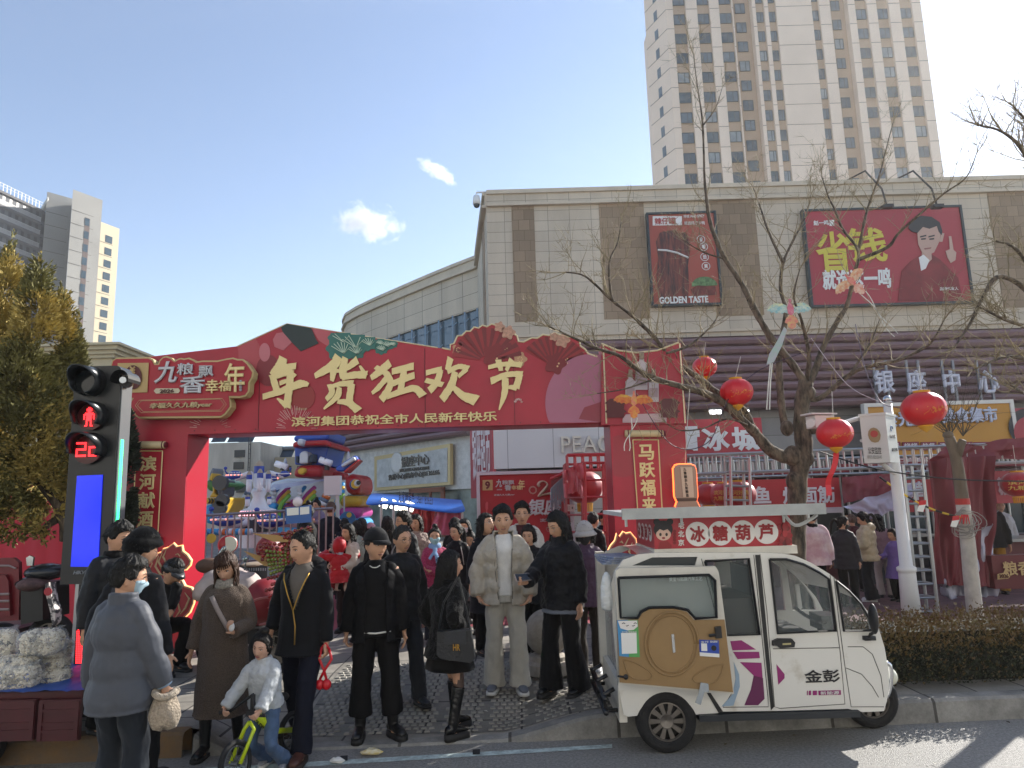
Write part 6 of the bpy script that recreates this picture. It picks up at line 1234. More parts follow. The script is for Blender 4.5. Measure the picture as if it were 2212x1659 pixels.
b = B(); q = pos4+M.Rotation(R(62), 3, 'Z') @ V((0, .04, 0)); b.box(q+V((0, 0, .42)), (.36, .3, .04), rz=R(62))
st = thing('stool', 'low stool under the seated man by the arch leg', 'stool', q); b.build('seat', mat('#2c3a5a', .5), st)
for sx in (-1, 1):
 for sy in (-1, 1): b = B(); o = M.Rotation(R(62), 3, 'Z') @ V((sx*.15, sy*.12, 0)); b.tube([q+o+V((0, 0, .4)), q+o*1.1], .015, 6); b.build('leg', mat('#2c3a5a', .5), st)
p5 = PP('woman in long brown speckled coat with light collar looking down, white tissue in hand', (455, 1628), (497, 1208), 487, yaw=8, fem=1, head=(-4, 22, 0), al=(-.27, -.02, .9), ar=(.13, -.27, 1.08, (-.3, -.4, .6), 1.3), top=dict(m=fab('#63564c', v=.6, s=160, b=.8, bs=120, r=.95), n='coat', g=.058, sr=.07, hem=.32, cr=(.014, 7, .5), flare=.0), legs=trou(BK, w=.85, hemw=.06), shoe=dict(m=LEA, shaft=.7, n='boot'), hair=('fringe', '#3a2418', .36), extra=[('scarf', fab('#8f897f', v=.5, s=60), 0), ('strap', fab('#9b8f8a'), [(1.36, -.08), (1.25, -.02), (1.12, .05), (1.0, .11)], .056)], fl=(-.12, -.06, -10), fr=(.13, .1, 12))
b = B(); b.ell(p5['hand'][1]+V((.01, -.05, .05)), (.025, .02, .035)); o = b.build('tissue', mat('#d8d8d8', .8)); tag(o, 'crumpled white tissue in the hand of the woman in the long coat', 'tissue')
for sd in (-1, 1):
 b = B(); b.prism([p5['sfn'](z, sd*x, .09) for z, x in ((1.41, .05), (1.36, .12), (1.2, .17), (1.17, .12), (1.27, .06))], (0, -.015, 0)); b.build('collar', fab('#857d74', b=.7, bs=90), p5['root']); p5['root'].children[-1].matrix_parent_inverse = (M.Translation(p5['root'].location) @ M.Rotation(p5['root'].rotation_euler.z, 4, 'Z')).inverted()
bikeb = at(545, 1630)
gp = V((W(576, 1450, 5.75).x, 5.75, 0)); p6 = person('young girl in white padded jacket with a top bun, riding the yellow balance bike', gp, 1.06, yaw=-12, fem=1, child=.38, lean=10, head=(2, 4, 4), hz=.76, al=(-.36, -.36, .74, (.3, -.6, -.3), 1.2), ar=(.15, -.38, .72, (-.2, -.6, -.4), 1.2), fl=(-.06, .2, 0), fr=(.24, .1, 10), top=puffc(fab('#b4b8bb', r=.6), g=.06, sr=.082, puff=.06, hem=.9, collar=(.1, .095)), legs=trou(fab('#4d6280', v=.3), w=1.0, hemw=.085), shoe=sneak, hair=('bun', '#17130f'), skin='#c79c84')
p7 = PP('man in black hooded coat with gold zip over grey turtleneck, walking and looking left', (650, 1632), (638, 1165), 655, yaw=-8, head=(-30, 6, 0), al=(-.25, -.06, .96), ar=(.24, -.02, .77, (.05, -.1, -1), 1.1), top=dict(m=fab('#0c0d11'), n='coat', g=.04, sr=.06, hem=.76, hood=.13, cr=(.008, 8, .7), open=[(1.12, .0), (1.25, .045), (1.36, .085), (1.5, .11)]), inner=dict(m=fab('#605a54'), n='turtleneck', g=.012, hem=.86, sr=.045, collar=(.09, .066)), legs=trou(NV, w=1.0, hemw=.078), shoe=dict(m=mat('#4a2a20', .45, var=.3, scale=14), sm=mat('#2a1c17', .7), n='boot', shaft=.2), hair=('crew', '#151310'), fl=(-.16, .34, -22, .0, .25), fr=(.1, -.2, 5), extra=[('line', mat('#b08a3e', .35, metal=.7), [(.86, .02), (1.0, .02), (1.12, .0), (1.25, .05), (1.36, .095), (1.41, .11)], .068, .0055), ('line', mat('#b08a3e', .35, metal=.7), [(1.12, .0), (1.25, -.05), (1.36, -.095), (1.41, -.11)], .068, .0055)])
p8 = PP('man in black cap with earpiece, black jacket open over black sweater, facing right', (832, 1592), (822, 1158), 812, yaw=10, head=(32, 2, 0), al=(-.26, -.03, .79, (0, -.1, -1), 1.2), ar=(.26, .02, .8), top=jack(fab('#0c0c0f', sh=0), g=.05, sr=.066, hem=.78, open=[(.7, .1), (1.2, .085), (1.42, .11), (1.5, .12)]), inner=dict(m=fab('#08080a'), n='sweater', g=.018, hem=.86, sr=.04), legs=trou(BK, w=1.12, hemw=.1, bot=.2), shoe=boot, hair=('crew', '#191613'), hat=('cap', fab('#131315')), fl=(-.13, 0, -8), fr=(.15, -.02, 28), extra=[('line', fab('#d6d4cc'), [(.865, -.13), (.86, 0), (.865, .13)], .03, .008), ('line', fab('#d6d4cc'), [(1.425, -.045), (1.41, -.02), (1.408, 0), (1.41, .02), (1.425, .045)], .016, .005)])
p9 = PP('man with greying hair and glasses in dark jacket walking behind the man in the cap', (905, 1520), (850, 1150), 868, yaw=25, head=(15, 5, 0), top=jack(fab('#0d0e10', r=.6), g=.06, sr=.07), legs=trou(fab('#26282c'), w=1.05), shoe=shoe_b, hair=('grey', '#2a2826'), glasses=mat('#222', .3), fl=(-.12, .1, 0), fr=(.14, -.12, 10))
p10 = PP('woman in black furry jacket and short skirt with tall boots, turned away to the right', (985, 1592), (985, 1205), 970, yaw=128, fem=1, head=(-18, -4, 0), al=(-.22, .02, .95), ar=(.2, -.05, .95), top=dict(m=fab('#0a0a0b', r=.95, b=.9, bs=90), g=.08, sr=.085, hem=.74, cr=(.016, 16, 1.), collar=(.08, .1), flare=.12), extra=[('skirt', fab('#09090a'), .62, .95, .09)], legs=dict(m=mat('#4a3a34', .5), w=.72, hemw=.04, n='stockings', cr=(0, 1, 1)), shoe=dict(m=mat('#0f0f10', .22), n='boot', sole=.06, shaft=.98, sw=1.1), hair=('long', '#0f0d0c', .3, .05), fl=(-.1, .05, 0), fr=(.12, -.14, 10))
p11 = PP('young man in beige padded jacket over white shirt with light cargo trousers', (1098, 1492), (1092, 1108), 1088, yaw=4, head=(-2, 2, 0), al=(-.25, -.1, .9, (.5, -.3, -.6)), ar=(.25, -.1, .9, (-.5, -.3, -.6)), pole=(.8, .6, -.2), top=puffc(fab('#aaa294', r=.55), hem=.8, g=.06, sr=.075, puff=.13, pz=.15, collar=(.1, .1), open=[(.7, .06), (1.15, .075), (1.35, .085), (1.5, .1)], zip=([(.81, .066), (1.0, .075), (1.15, .082), (1.33, .092)], .056, mat('#5c574e', .4))), inner=dict(m=fab('#d6d5d1'), n='shirt', g=.014, hem=.88, sr=.04), legs=trou(fab('#aba79d', v=.1), w=1.12, hemw=.11), shoe=dict(m=mat('#5d626c', .5), sm=WSOLE, n='sneaker'), hair=('short', '#100f0d'), fl=(-.12, .03, -14), fr=(.13, -.05, 8))
p12 = PP('young woman in black patterned padded jacket and wide black trousers looking at a phone', (1222, 1500), (1206, 1120), 1212, yaw=-42, fem=1, head=(-12, 16, 0), al=(-.12, -.38, 1.1, (-.2, -.8, .2), 1.3), ar=(.24, -.04, .8), top=puffc(fab('#0c0d12', r=.6), g=.065, sr=.082, puff=.06, hem=.8, collar=(.1, .1)), inner=dict(m=fab('#6d727c'), n='sweater', g=.05, hem=.76, sr=.04), legs=trou(fab('#0b0b0e'), w=1.15, hemw=.125), shoe=dict(m=LEA, n='boot', sole=.04), hair=('long', '#100e0d', .26), glasses=mat('#8a8078', .3), fl=(-.1, -.1, 0), fr=(.13, .06, 8))
p13 = PP('woman in purple padded jacket with pale bucket hat and black face mask', (1283, 1452), (1262, 1141), 1268, yaw=-12, fem=1, head=(-8, 4, 0), top=puffc(fab('#4f3a4e', r=.6), hem=.76, puff=.06), legs=trou(fab('#2c2724')), shoe=sneak, hair=('bob', '#14110f', .12), hat=('bucket', fab('#a8a4a2')), mask=mat('#1c1c22', .8))
p14 = PP('woman with long hair and glasses in long dark coat tilting her head up', (1055, 1412), (1056, 1121), 1050, yaw=30, fem=1, head=(20, -14, 6), top=dict(m=fab('#0c0e16'), n='coat', g=.05, sr=.06, hem=.5), legs=trou(BK), shoe=shoe_b, hair=('long', '#0f0d0c', .3), glasses=mat('#777', .3), vox=.009)
p15 = PP('tall young man with glasses in white padded jacket over maroon hood', (1135, 1405), (1127, 1098), 1130, yaw=5, head=(-6, 0, 0), top=puffc(fab('#bdbab4', r=.55), g=.065, sr=.08, open=[(1.1, .05), (1.5, .09)]), inner=dict(m=fab('#4a2226'), n='hoodie', g=.02, hem=.85, collar=(.08, .09)), legs=trou(BK), shoe=shoe_b, hair=('short', '#100f0d'), glasses=mat('#6a6a70', .3), vox=.008)
p16 = PP('older woman with short hair in plain black jacket beside the beige padded jacket', (1145, 1420), (1138, 1146), 1145, yaw=-6, fem=1, head=(-10, 2, 4), top=jack(fab('#121215'), hem=.7), legs=trou(BK), shoe=boot, hair=('bob', '#1d1815', .1), vox=.008)
p17 = PP('woman in pink knitted cardigan with pale blue scarf and face mask, arms folded', (938, 1390), (940, 1149), 940, yaw=8, fem=1, head=(0, 2, 0), al=(.06, -.2, 1.08, (1, -.2, .1), .8), ar=(-.05, -.24, 1.12, (-1, -.2, .1), .8), pole=(.9, -.1, -.6), top=dict(m=fab('#a8385e', v=.6, s=70, b=1, bs=80), n='cardigan', g=.045, sr=.062, hem=.82), legs=trou(fab('#141826')), shoe=shoe_b, hair=('bun', '#14110f'), mask=mat('#9cc0c8', .8), extra=[('scarf', fab('#7f9cc4'), 1), ('line', fab('#cfc4c0'), [(.83, -.18), (.83, 0), (.83, .18)], .05, .012)], vox=.008)
p18 = PP('young woman with dark hair tied back in black coat with white piping', (990, 1378), (986, 1139), 988, yaw=-25, fem=1, head=(-8, 2, 0), top=jack(fab('#131317'), hem=.6, n='coat'), legs=trou(BK), shoe=shoe_b, hair=('pony', '#120f0d'), extra=[('line', fab('#b9b4ae'), [(1.38, .12), (1.25, .15), (1.1, .16)], .05, .007)], vox=.008)
p19 = PP('tall young man with black glasses in dark padded jacket smiling to the left', (872, 1372), (868, 1116), 874, yaw=-40, head=(-20, 0, 0), top=puffc(fab('#17181b', r=.6), g=.06), legs=trou(BK), shoe=shoe_b, hair=('short', '#14120f'), glasses=mat('#111', .3), extra=[('strap', fab('#8d8d90'), [(1.36, .1), (1.2, -.02), (1.05, -.12)], .09)], vox=.008)
p20 = PP('woman in shaggy beige coat and pink trousers behind the man with black glasses', (905, 1345), (893, 1121), 900, yaw=-12, fem=1, head=(-4, 4, 0), top=dict(m=fab('#a08f86', b=1, bs=60, v=.4, s=40), n='coat', g=.06, sr=.07, hem=.6, cr=(.016, 18, 1)), legs=trou(fab('#a8868c'), w=1.1, hemw=.1), shoe=dict(m=mat('#a88a8e', .6), sm=WSOLE), hair=('bob', '#1a1210', .16), vox=.008)
p21 = PP('woman in cream padded jacket carrying a child in red on her arm', (760, 1365), (762, 1141), 752, yaw=-22, fem=1, head=(-10, -2, 4), al=(-.18, -.24, 1.08, (.9, -.3, .1), .8), ar=(.02, -.28, 1.06, (-.9, -.3, .1), .8), top=puffc(fab('#bfb0a4', r=.6), hem=.66, open=[(.6, .07), (1.3, .05)]), inner=dict(m=fab('#161416'), n='sweater', g=.02, hem=.8), legs=trou(fab('#1d1315')), shoe=shoe_b, hair=('long', '#14100e', .22), vox=.008)
q = p21['Mx'] @ V((-.06, -.3, 1.08)); hq = hgt(V((0, q.y, 0)), 732, 1146)
c21 = person('small child in red padded jacket with white fur hood, held by the woman in cream', V((W(733, 1200, q.y).x, q.y+.03, hq-.96)), .96, yaw=196, child=.9, lean=8, hz=.6, head=(10, 4, 0), al=(-.3, -.3, 1.16), ar=(.3, -.3, 1.16), fl=(-.18, -.2, 0, .2), fr=(.18, -.2, 0, .2), top=puffc(fab('#a81722', r=.45), g=.08, sr=.09, hem=.75, puff=.1), legs=trou(fab('#8a1420'), w=1.2), shoe=sneak, hair=('short', '#14110f'), hat=('furhood', fab('#a81722', r=.45), fab('#cfc8c0', b=1)), extra=[('scarf', fab('#a9a9b4', v=.7, s=50), 0)], vox=.008)
def far(label, foot, top_, **k): k.setdefault('vox', .011); k.setdefault('shoe', shoe_b); k.setdefault('legs', trou(BK)); return PP(label, foot, top_, **k)
far('person in white beanie and dark jacket looking down beyond the cap wearer', (812, 1358), (810, 1150), yaw=-15, head=(0, 18, 0), top=jack(BK2), hair=('short', '#14110f'), hat=('beanie', fab('#b3b0b0')), glasses=mat('#222', .3))
far('person in pink cap and pale pink jacket seen from behind near the blue tent', (800, 1318), (803, 1137), yaw=200, fem=1, top=jack(fab('#b795a2')), hair=('pony', '#2a1c16'), hat=('cap', fab('#b98f9c')))
far('woman with long hair in maroon jacket near the blue tent', (778, 1320), (783, 1128), yaw=170, fem=1, top=jack(fab('#3a2226')), hair=('long', '#1d1410', .3)); far('person in pale green coat half hidden near the blue tent', (768, 1322), (770, 1133), yaw=150, fem=1, top=jack(fab('#8fa39a'), hem=.6, n='coat'), hair=('bob', '#17120f', .15))
far('man in dark blue coat with short hair standing by the inflatable slide', (742, 1300), (750, 1126), yaw=190, top=jack(NV, hem=.7), hair=('crew', '#14110f')); far('person with white face mask and dark curly hair behind the crowd', (1008, 1345), (1010, 1130), yaw=-15, fem=1, top=jack(DK), hair=('bob', '#100d0c', .12), mask=mat('#c0b4b8', .8))
far('person in dark hood standing far back by the window', (985, 1330), (1000, 1128), yaw=160, top=jack(BK2), hair=('short', '#100d0c'), hat=('beanie', BK)); far('girl in dusty pink coat looking down among the crowd', (1020, 1368), (1022, 1155), yaw=-10, fem=1, head=(0, 24, 0), top=jack(fab('#8f7a7a'), hem=.55, n='coat'), hair=('bun', '#14100e'))
far('woman in black with hair tied up by the candied fruit stand', (660, 1335), (651, 1098), yaw=-60, fem=1, top=jack(BK), hair=('bun', '#120e0c')); far('balding man in dark coat seen from behind by the ride fence', (712, 1285), (708, 1092), yaw=185, top=jack(NV), hair=('crew', '#5a4234')); far('woman in black coat with long hair beside the window of the wing', (838, 1322), (836, 1124), yaw=-150, fem=1, top=jack(BK, hem=.6, n='coat'), hair=('long', '#120e0c', .3))
far('man in dark jacket inside the stall frame behind the arch leg', (1290, 1330), (1270, 1115), yaw=140, top=jack(BK2), hair=('crew', '#14110f'))
p24 = PP('man in pink tie-dye hoodie seen from behind in the stall queue', (1772, 1322), (1770, 1108), yaw=172, head=(-22, 2, 0), top=dict(m=mat('#b08f98', .85, var=.1, scale=4, col2='#c7b6b8', thresh=(.42, .58)), n='hoodie', g=.12, sr=.1, hem=.78), legs=trou(BK), shoe=shoe_b, hair=('short', '#15110e'), extra=[('scarf', fab('#09090a'), 0)], vox=.008)
bx = p24['Mx'] @ V((0, 0, 0)); 
far('woman in charcoal padded parka with ponytail and mask, second in the stall queue', (1838, 1312), (1832, 1122), yaw=140, fem=1, head=(-60, 10, 0), top=puffc(fab('#26242a', r=.6), hem=.72), hair=('pony', '#14100e'), mask=mat('#17171a', .8))
PP('woman in cream padded jacket and wide black trousers facing left in the queue', (1886, 1300), (1882, 1113), yaw=-112, fem=1, head=(0, 18, 0), al=(-.1, -.28, 1.12), ar=(.1, -.28, 1.12), top=puffc(fab('#bfae90', r=.6), g=.08, sr=.09, hem=.78, hood=.12), legs=trou(fab('#16161c'), w=1.2, hemw=.14), shoe=dict(m=mat('#c9c6c6', .6), sm=WSOLE), hair=('pony', '#120e0d'), vox=.008)
far('child in violet coat holding food behind the white surveillance post', (1945, 1300), (1947, 1150), yaw=-75, fem=1, child=.3, head=(10, 8, 0), al=(-.12, -.36, 1.1), top=dict(m=fab('#7a62a8'), n='coat', g=.06, sr=.065, hem=.55, flare=.12), hair=('pony', '#1a100d')); far('woman in dusty pink jacket with black cap behind the violet coat', (1916, 1292), (1918, 1118), yaw=165, fem=1, top=puffc(fab('#94757c')), hair=('long', '#14100e', .3), hat=('cap', BK), legs=trou(fab('#b5a8a0')))
far('person in magenta jacket half hidden beside the tree trunk', (1748, 1322), (1752, 1117), yaw=185, fem=1, top=jack(fab('#8f5a80')), hair=('short', '#14100e')); far('stallholder in black behind the counter between two queue members', (1842, 1292, 14.6), (1845, 1112), yaw=0, top=jack(BK), hair=('short', '#14100e')); far('bald customer in maroon jacket leaning at the stall counter', (1858, 1296, 13.0), (1862, 1116), yaw=165, top=jack(fab('#4a1c22')), hair=('crew', '#6a5548')); far('stallholder in white apron at the far right candy stall', (2182, 1260, 13.6), (2185, 1085), yaw=-20, top=jack(fab('#b4b6bc')), hair=('short', '#14100e')); far('customer in mustard trousers and dark top at the right edge stall', (2158, 1270, 12.2), (2152, 1075), yaw=160, top=jack(BK2), legs=trou(fab('#9a7428')), hair=('bob', '#14100e', .12))
far('person in dark jacket behind the truss inside the stall', (1905, 1290, 14.9), (1936, 1112), yaw=-30, top=jack(BK2), hair=('short', '#14100e')); far('man in navy jacket at the left end of the stalls behind the arch leg', (1312, 1300, 12.8), (1305, 1112), yaw=40, top=jack(NV), hair=('short', '#14100e'))
q = p1['hand'][-1]; t = thing('knit_hat', 'cream cable knit hat held low in the hand of the grey padded jacket', 'hat', q); b = B()
b.rings([[q+V((.02+r*math.cos(a*.2618), -.01+r*.8*math.sin(a*.2618)-.02, z+.012*math.sin(a*1.05)))*1 for a in range(24)] for r, z in ((.05, -.04), (.062, -.06), (.088, -.12), (.1, -.18), (.085, -.225), (.03, -.245))]); b.build('crown', fab('#a89a88', v=.35, s=60, b=1, bs=70), t, smooth=True)
b = B(); b.tube([q+V((.02+.066*math.cos(a*.3142), -.03+.055*math.sin(a*.3142), -.035+.012*math.cos(a*.6))) for a in range(21)], .022, 8); b.build('cuff', fab('#b5a896', v=.35, s=90, b=1, bs=90), t, smooth=True)
q = p7['hand'][1]; t = thing('snowball_clip', 'red plastic snowball clip toy dangling from the hand of the man in the hooded coat', 'toy', q); rm = mat('#c01824', .35)
b = B(); b.tube([q+V((-.03, -.02, -.03)), q+V((-.045, -.03, -.12)), q+V((-.01, -.03, -.2)), q+V((.012, -.03, -.27))], .011, 6); b.tube([q+V((.03, -.02, -.05)), q+V((.05, -.03, -.12)), q+V((-.0, -.035, -.2)), q+V((-.04, -.03, -.27))], .011, 6); b.tube([q+V((-.03, -.02, -.03)), q+V((0, -.02, 0)), q+V((.03, -.02, -.05))], .011, 6); b.build('handle', rm, t, smooth=True)
b = B(); b.ell(q+V((.014, -.035, -.31)), (.038, .035, .042)); b.ell(q+V((-.04, -.03, -.31)), (.036, .035, .04)); b.build('cup', rm, t, smooth=True)
q = p12['hand'][-1]; t = thing('phone', 'phone in the hand of the young woman in the patterned jacket', 'phone', q); mx_ = M.Rotation(R(30), 3, 'Z') @ M.Rotation(R(50), 3, 'X'); b = B(); b.box(q+V((-.03, -.04, .05)), (.16, .078, .012), mx=mx_); b.build('case', mat('#b9a9a0', .4), t); b = B(); b.box(q+V((-.03, -.04, .05))+mx_ @ V((0, 0, .0075)), (.15, .07, .003), mx=mx_); b.build('screen', mat('#10131a', .1), t)
c = p10['Mx'] @ V((.04, .2, .92)); c.y = min(c.y, p10['Mx'].translation.y)-.2; c = V((W(982, 1395, c.y).x, c.y-.0, W(982, 1395, c.y).z)); t = thing('handbag', 'black quilted shoulder bag with gold monogram hanging behind the woman in black', 'handbag', c); lb = mat('#15181d', .35, bump=.3, bscale=40); s = c.y/FPX
def pq(x, y, dy=0): w_ = W(x, y, c.y); return w_+V((0, dy, 0))
b = B(); o = [pq(946, 1362), pq(1018, 1358), pq(1027, 1418), pq(1018, 1428), pq(955, 1420), pq(945, 1412)]; b.prism([q+V((0, -.07, 0)) for q in o], (0, .1, 0)); b.build('bag_body', lb, t); b = B(); b.prism([q+V((0, -.085, 0)) for q in (pq(962, 1360), pq(1008, 1357), pq(1008, 1388), pq(962, 1388))], (0, .014, 0)); b.build('flap', mat('#1d2128', .4, bump=.2, bscale=40), t)
b = B(); b.tube([pq(947, 1365, -.02), pq(960, 1300, -.06), pq(990, 1245, -.05)], .008, 5); b.tube([pq(1017, 1362, -.02), pq(1005, 1300, -.06), pq(992, 1245, -.05)], .008, 5); b.build('strap', lb, t)
gm = mat('#b98d3e', .3, metal=.8); text_on('HR', pq(981, 1400, -.1), pq(996, 1400)-pq(981, 1400), V((0, 0, pq(981, 1386).z-pq(981, 1400).z)), gm, t, thick=.006, bold=.02, name='monogram')
def holed(name, outer, holes, y0, th, mt, parent, **kw):
 """upright panel in an x-z plane at depth y0 (front face), th thick, with window openings; points are photo pixels or vectors"""
 cu = bpy.data.curves.new('t', 'CURVE'); cu.dimensions = '2D'; cu.fill_mode = 'BOTH'; cu.extrude = th/2
 for pts in [outer]+holes:
  sp = cu.splines.new('POLY'); sp.points.add(len(pts)-1); sp.use_cyclic_u = True
  for i, q in enumerate(pts): q = q if isinstance(q, V) else W(q[0], q[1], y0); sp.points[i].co = (q.x, q.z, 0, 1)
 ob = bpy.data.objects.new('t', cu); COL.objects.link(ob); dg = bpy.context.evaluated_depsgraph_get(); me = bpy.data.meshes.new_from_object(ob.evaluated_get(dg)); bpy.data.objects.remove(ob); bpy.data.curves.remove(cu)
 for v in me.vertices: x, z, d = v.co; v.co = (x, y0+th/2-d, z)
 me.materials.clear(); me.materials.append(mt); return link(name, me, parent, **kw)
cv = lambda x, y: ((2350+x/1.623)*.54, (2050+y/1.623)*.54)
YN = G(1440, 1629, 0).y; VW = 1.08; px2 = lambda L_: [cv(*q) for q in L_]
tri = thing('electric_tricycle', 'white enclosed three-wheeled electric vehicle with candied fruit sign on its roof, tail door swung open', 'tricycle', G(1620, 1600, 0))
wp = mat('#d3d1ca', .25, scale=3.4, coat=.4, col2='#b5aea0', thresh=(.26, .4)); wp2 = mat('#c9c5ba', .4, var=.15, scale=5); rub = mat('#16171a', .5); gls = mat('#7c8a8c', .06, alpha=.13, spec=.9)
arc = lambda cx_, cy_, r, a0, a1, n=14: [(cx_+r*math.cos(R(a0+(a1-a0)*i/n)), cy_-r*math.sin(R(a0+(a1-a0)*i/n))) for i in range(n+1)]
sil = [(200, 1130), (165, 700), (150, 480), (175, 385), (230, 310), (330, 272), (460, 262), (1130, 262), (1260, 266), (1350, 282), (1450, 325), (1570, 398), (1660, 475), (1750, 562), (1840, 662), (1892, 755), (1930, 880), (1955, 1030), (1958, 1120), (1945, 1220), (1925, 1290), (1790, 1296), (1690, 1275), (1245, 1288), (870, 1293), (845, 1303), (720, 1310)]+arc(515, 1390, 205, 22, 160)+[(262, 1326), (235, 1312)]
w1 = [(762, 316), (1046, 300), (1116, 792), (906, 798)]; w2 = [(1182, 304), (1290, 304), (1400, 336), (1500, 388), (1566, 432), (1610, 766), (1234, 784)]; w3 = [(1614, 445), (1690, 505), (1770, 590), (1830, 690), (1846, 764), (1664, 768)]; w0 = [(290, 345), (420, 292), (715, 288), (700, 345)]
outer = px2(sil); holes = [px2(w) for w in (w0, w1, w2, w3)]
holed('side_panel', outer, holes, YN, .04, wp, tri); P0 = [W(*q, YN) for q in outer]; H0 = [[W(*q, YN) for q in h] for h in holes]
holed('side_panel', [V((q.x, 0, q.z)) for q in P0], [[V((q.x, 0, q.z)) for q in h] for h in H0], YN+VW-.04, .04, wp, tri)
b = B(); sk_ = P0[1:22]; b.rings([[V((q.x, YN+.002, q.z)) for q in sk_], [V((q.x, YN+VW*.25, q.z+.012)) for q in sk_], [V((q.x+.0, YN+VW*.5, q.z+.02)) for q in sk_], [V((q.x, YN+VW*.75, q.z+.012)) for q in sk_], [V((q.x, YN+VW-.002, q.z)) for q in sk_]], closed=False, cap=False)
shell_ = b
for nm, i0, i1 in (('roof', 4, 12), ('cowl', 16, len(sk_)-1)): n = len(sk_); b = B(); b.rings([[shell_.v[j*n+i] for i in range(i0, i1+1)] for j in range(5)], closed=False, cap=False); b.build(nm, wp, tri, smooth=True)
b = B()
for i in range(12, 16): n = len(sk_); b.add([shell_.v[i], shell_.v[i+1], shell_.v[4*n+i+1], shell_.v[4*n+i]], [(0, 1, 2, 3)])
b.build('windscreen', gls, tri)
b = B(); zf_ = W(*cv(900, 1290), YN).z; b.box(((P0[0].x+P0[18].x)/2-.05, YN+VW/2, zf_+.03), (P0[18].x-P0[0].x-.1, VW-.1, .05)); b.build('floor', rub, tri)
for h in H0[1:]:
 for yy in (YN+.018, YN+VW-.02): b = B(); b.prism([V((q.x, yy, q.z)) for q in h], (0, .006, 0)); gp = b.build('window', gls, tri)
 b = B(); c = h+[h[0]]; b.tube([q+V((0, -.004, 0)) for q in c], .021, 5, ell=.5); b.build('gasket', rub, gp)
b = B(); b.prism([q+V((0, .02, 0)) for q in H0[0]], (0, .006, 0)); b.build('window', mat('#2b3336', .1), tri)
b = B()
for pts in ([(740, 300), (870, 800), (945, 1160), (880, 1265), (1175, 1262), (1172, 1200), (1080, 275)], [(1120, 272), (1165, 640), (1215, 1262), (1250, 1272), (1672, 1244), (1640, 900), (1575, 405)], [(1600, 420), (1640, 760), (1672, 1000), (1712, 1262), (1925, 1262)], [(1205, 885), (1640, 878)], [(1690, 872), (1790, 872), (1850, 920), (1905, 1060), (1925, 1200)], [(1680, 1010), (1780, 1050), (1850, 1130), (1890, 1200)]): b.tube(polypx(px2(pts), YN-.001), .0032, 4)
b.build('seam', mat('#55534f', .6), tri)
b = B(); flat(b, px2([(1090, 275), (1118, 275), (1212, 1262), (1192, 1284)]), YN-.006, .006); b.build('pillar_trim', rub, tri)
b = B(); flat(b, px2([(775, 1172), (800, 1172), (880, 1292), (850, 1300)]), YN-.005, .005); b.build('pillar_trim', rub, tri)
b = B(); a, c = W(*cv(720, 1322), YN), W(*cv(1755, 1290), YN); b.box(((a.x+c.x)/2, YN+.08, (a.z+c.z)/2-.01), (c.x-a.x, .24, .045)); b.build('running_board', mat('#20252b', .5), tri)
mg = mat('#8a1a66', .4); lbm = mat('#8aa0b4', .4); mg2 = mat('#5c1248', .4)
for pts, m_ in (([(928, 836), (1000, 830), (1095, 890), (942, 896)], mg), ([(945, 905), (1115, 905), (1120, 946), (975, 952)], mg), ([(990, 972), (1130, 976), (1138, 1080), (1080, 1060)], mg), ([(1080, 1060), (1140, 1075), (1150, 1210), (1108, 1252), (1020, 1252), (1062, 1150)], mg2), ([(950, 970), (985, 1050), (990, 1130), (948, 1254), (872, 1260), (942, 1180), (962, 1080)], lbm), ([(1228, 986), (1280, 1050), (1280, 1076), (1240, 1118)], mg)): b = B(); flat(b, px2(pts), YN-.004, .004); b.build('graphic', m_, tri)
def tv(s, x0, y0, x1, y1, m_, **k): text_px(s, *cv(x0, y0), *cv(x1, y1), k.pop('Y', YN-.004), m_, k.pop('par', tri), thick=.004, **k)
tv('金彭', 1408, 1020, 1640, 1105, mat('#18181c', .5), bold=.022); b = B(); flat(b, px2([(1500, 1158), (1645, 1154), (1646, 1184), (1502, 1187)]), YN-.004, .004); npl = b.build('graphic', mg, tri); tv('新能源', 1512, 1160, 1634, 1182, wht, par=npl, Y=YN-.008, bold=0)
b = B()
for x0, x1 in ((1426, 1431), (1438, 1452), (1464, 1490)): flat(b, px2([(x0, 1158), (x1, 1157), (x1, 1186), (x0, 1187)]), YN-.004, .004)
b.build('graphic', mg, tri)
b = B(); flat(b, px2([(1205, 836), (1240, 820), (1330, 822), (1350, 845), (1345, 875), (1250, 882), (1235, 866), (1205, 866)]), YN-.03, .03); dh = b.build('door_handle', rub, tri); b = B(); flat(b, px2([(1268, 850), (1322, 847), (1322, 858), (1268, 861)]), YN-.034, .004); b.build('lock_plate', mat('#b3a878', .4), dh)
b = B(); c = W(*cv(1856, 690), YN-.12); b.ell(c, (.03, .055, .115)); b.tube([c-V((0, 0, .1)), W(*cv(1838, 790), YN-.08), W(*cv(1828, 815), YN-.01)], .012, 6); b.box(W(*cv(1828, 815), YN-.02), (.085, .05, .03)); b.build('wing_mirror', rub, tri, smooth=True)
b = B(); bp = [(1955, 1000), (1990, 996), (2025, 1015), (2034, 1070), (2025, 1170), (2000, 1222), (1958, 1210)]
for yy in (YN+.12, YN+VW-.12): b.tube(crom([W(*cv(*q), YN)*V((1, 0, 1)).length*0+V((W(*cv(*q), YN).x-.015, yy, W(*cv(*q), YN).z)) for q in bp], 4), .02, 8)
b.tube([V((W(*cv(2030, 1100), YN).x-.015, y, W(*cv(2030, 1100), YN).z)) for y in (YN+.12, YN+VW-.12)], .018, 8); b.build('bumper', mat('#c6c8ca', .12, metal=1), tri, smooth=True)
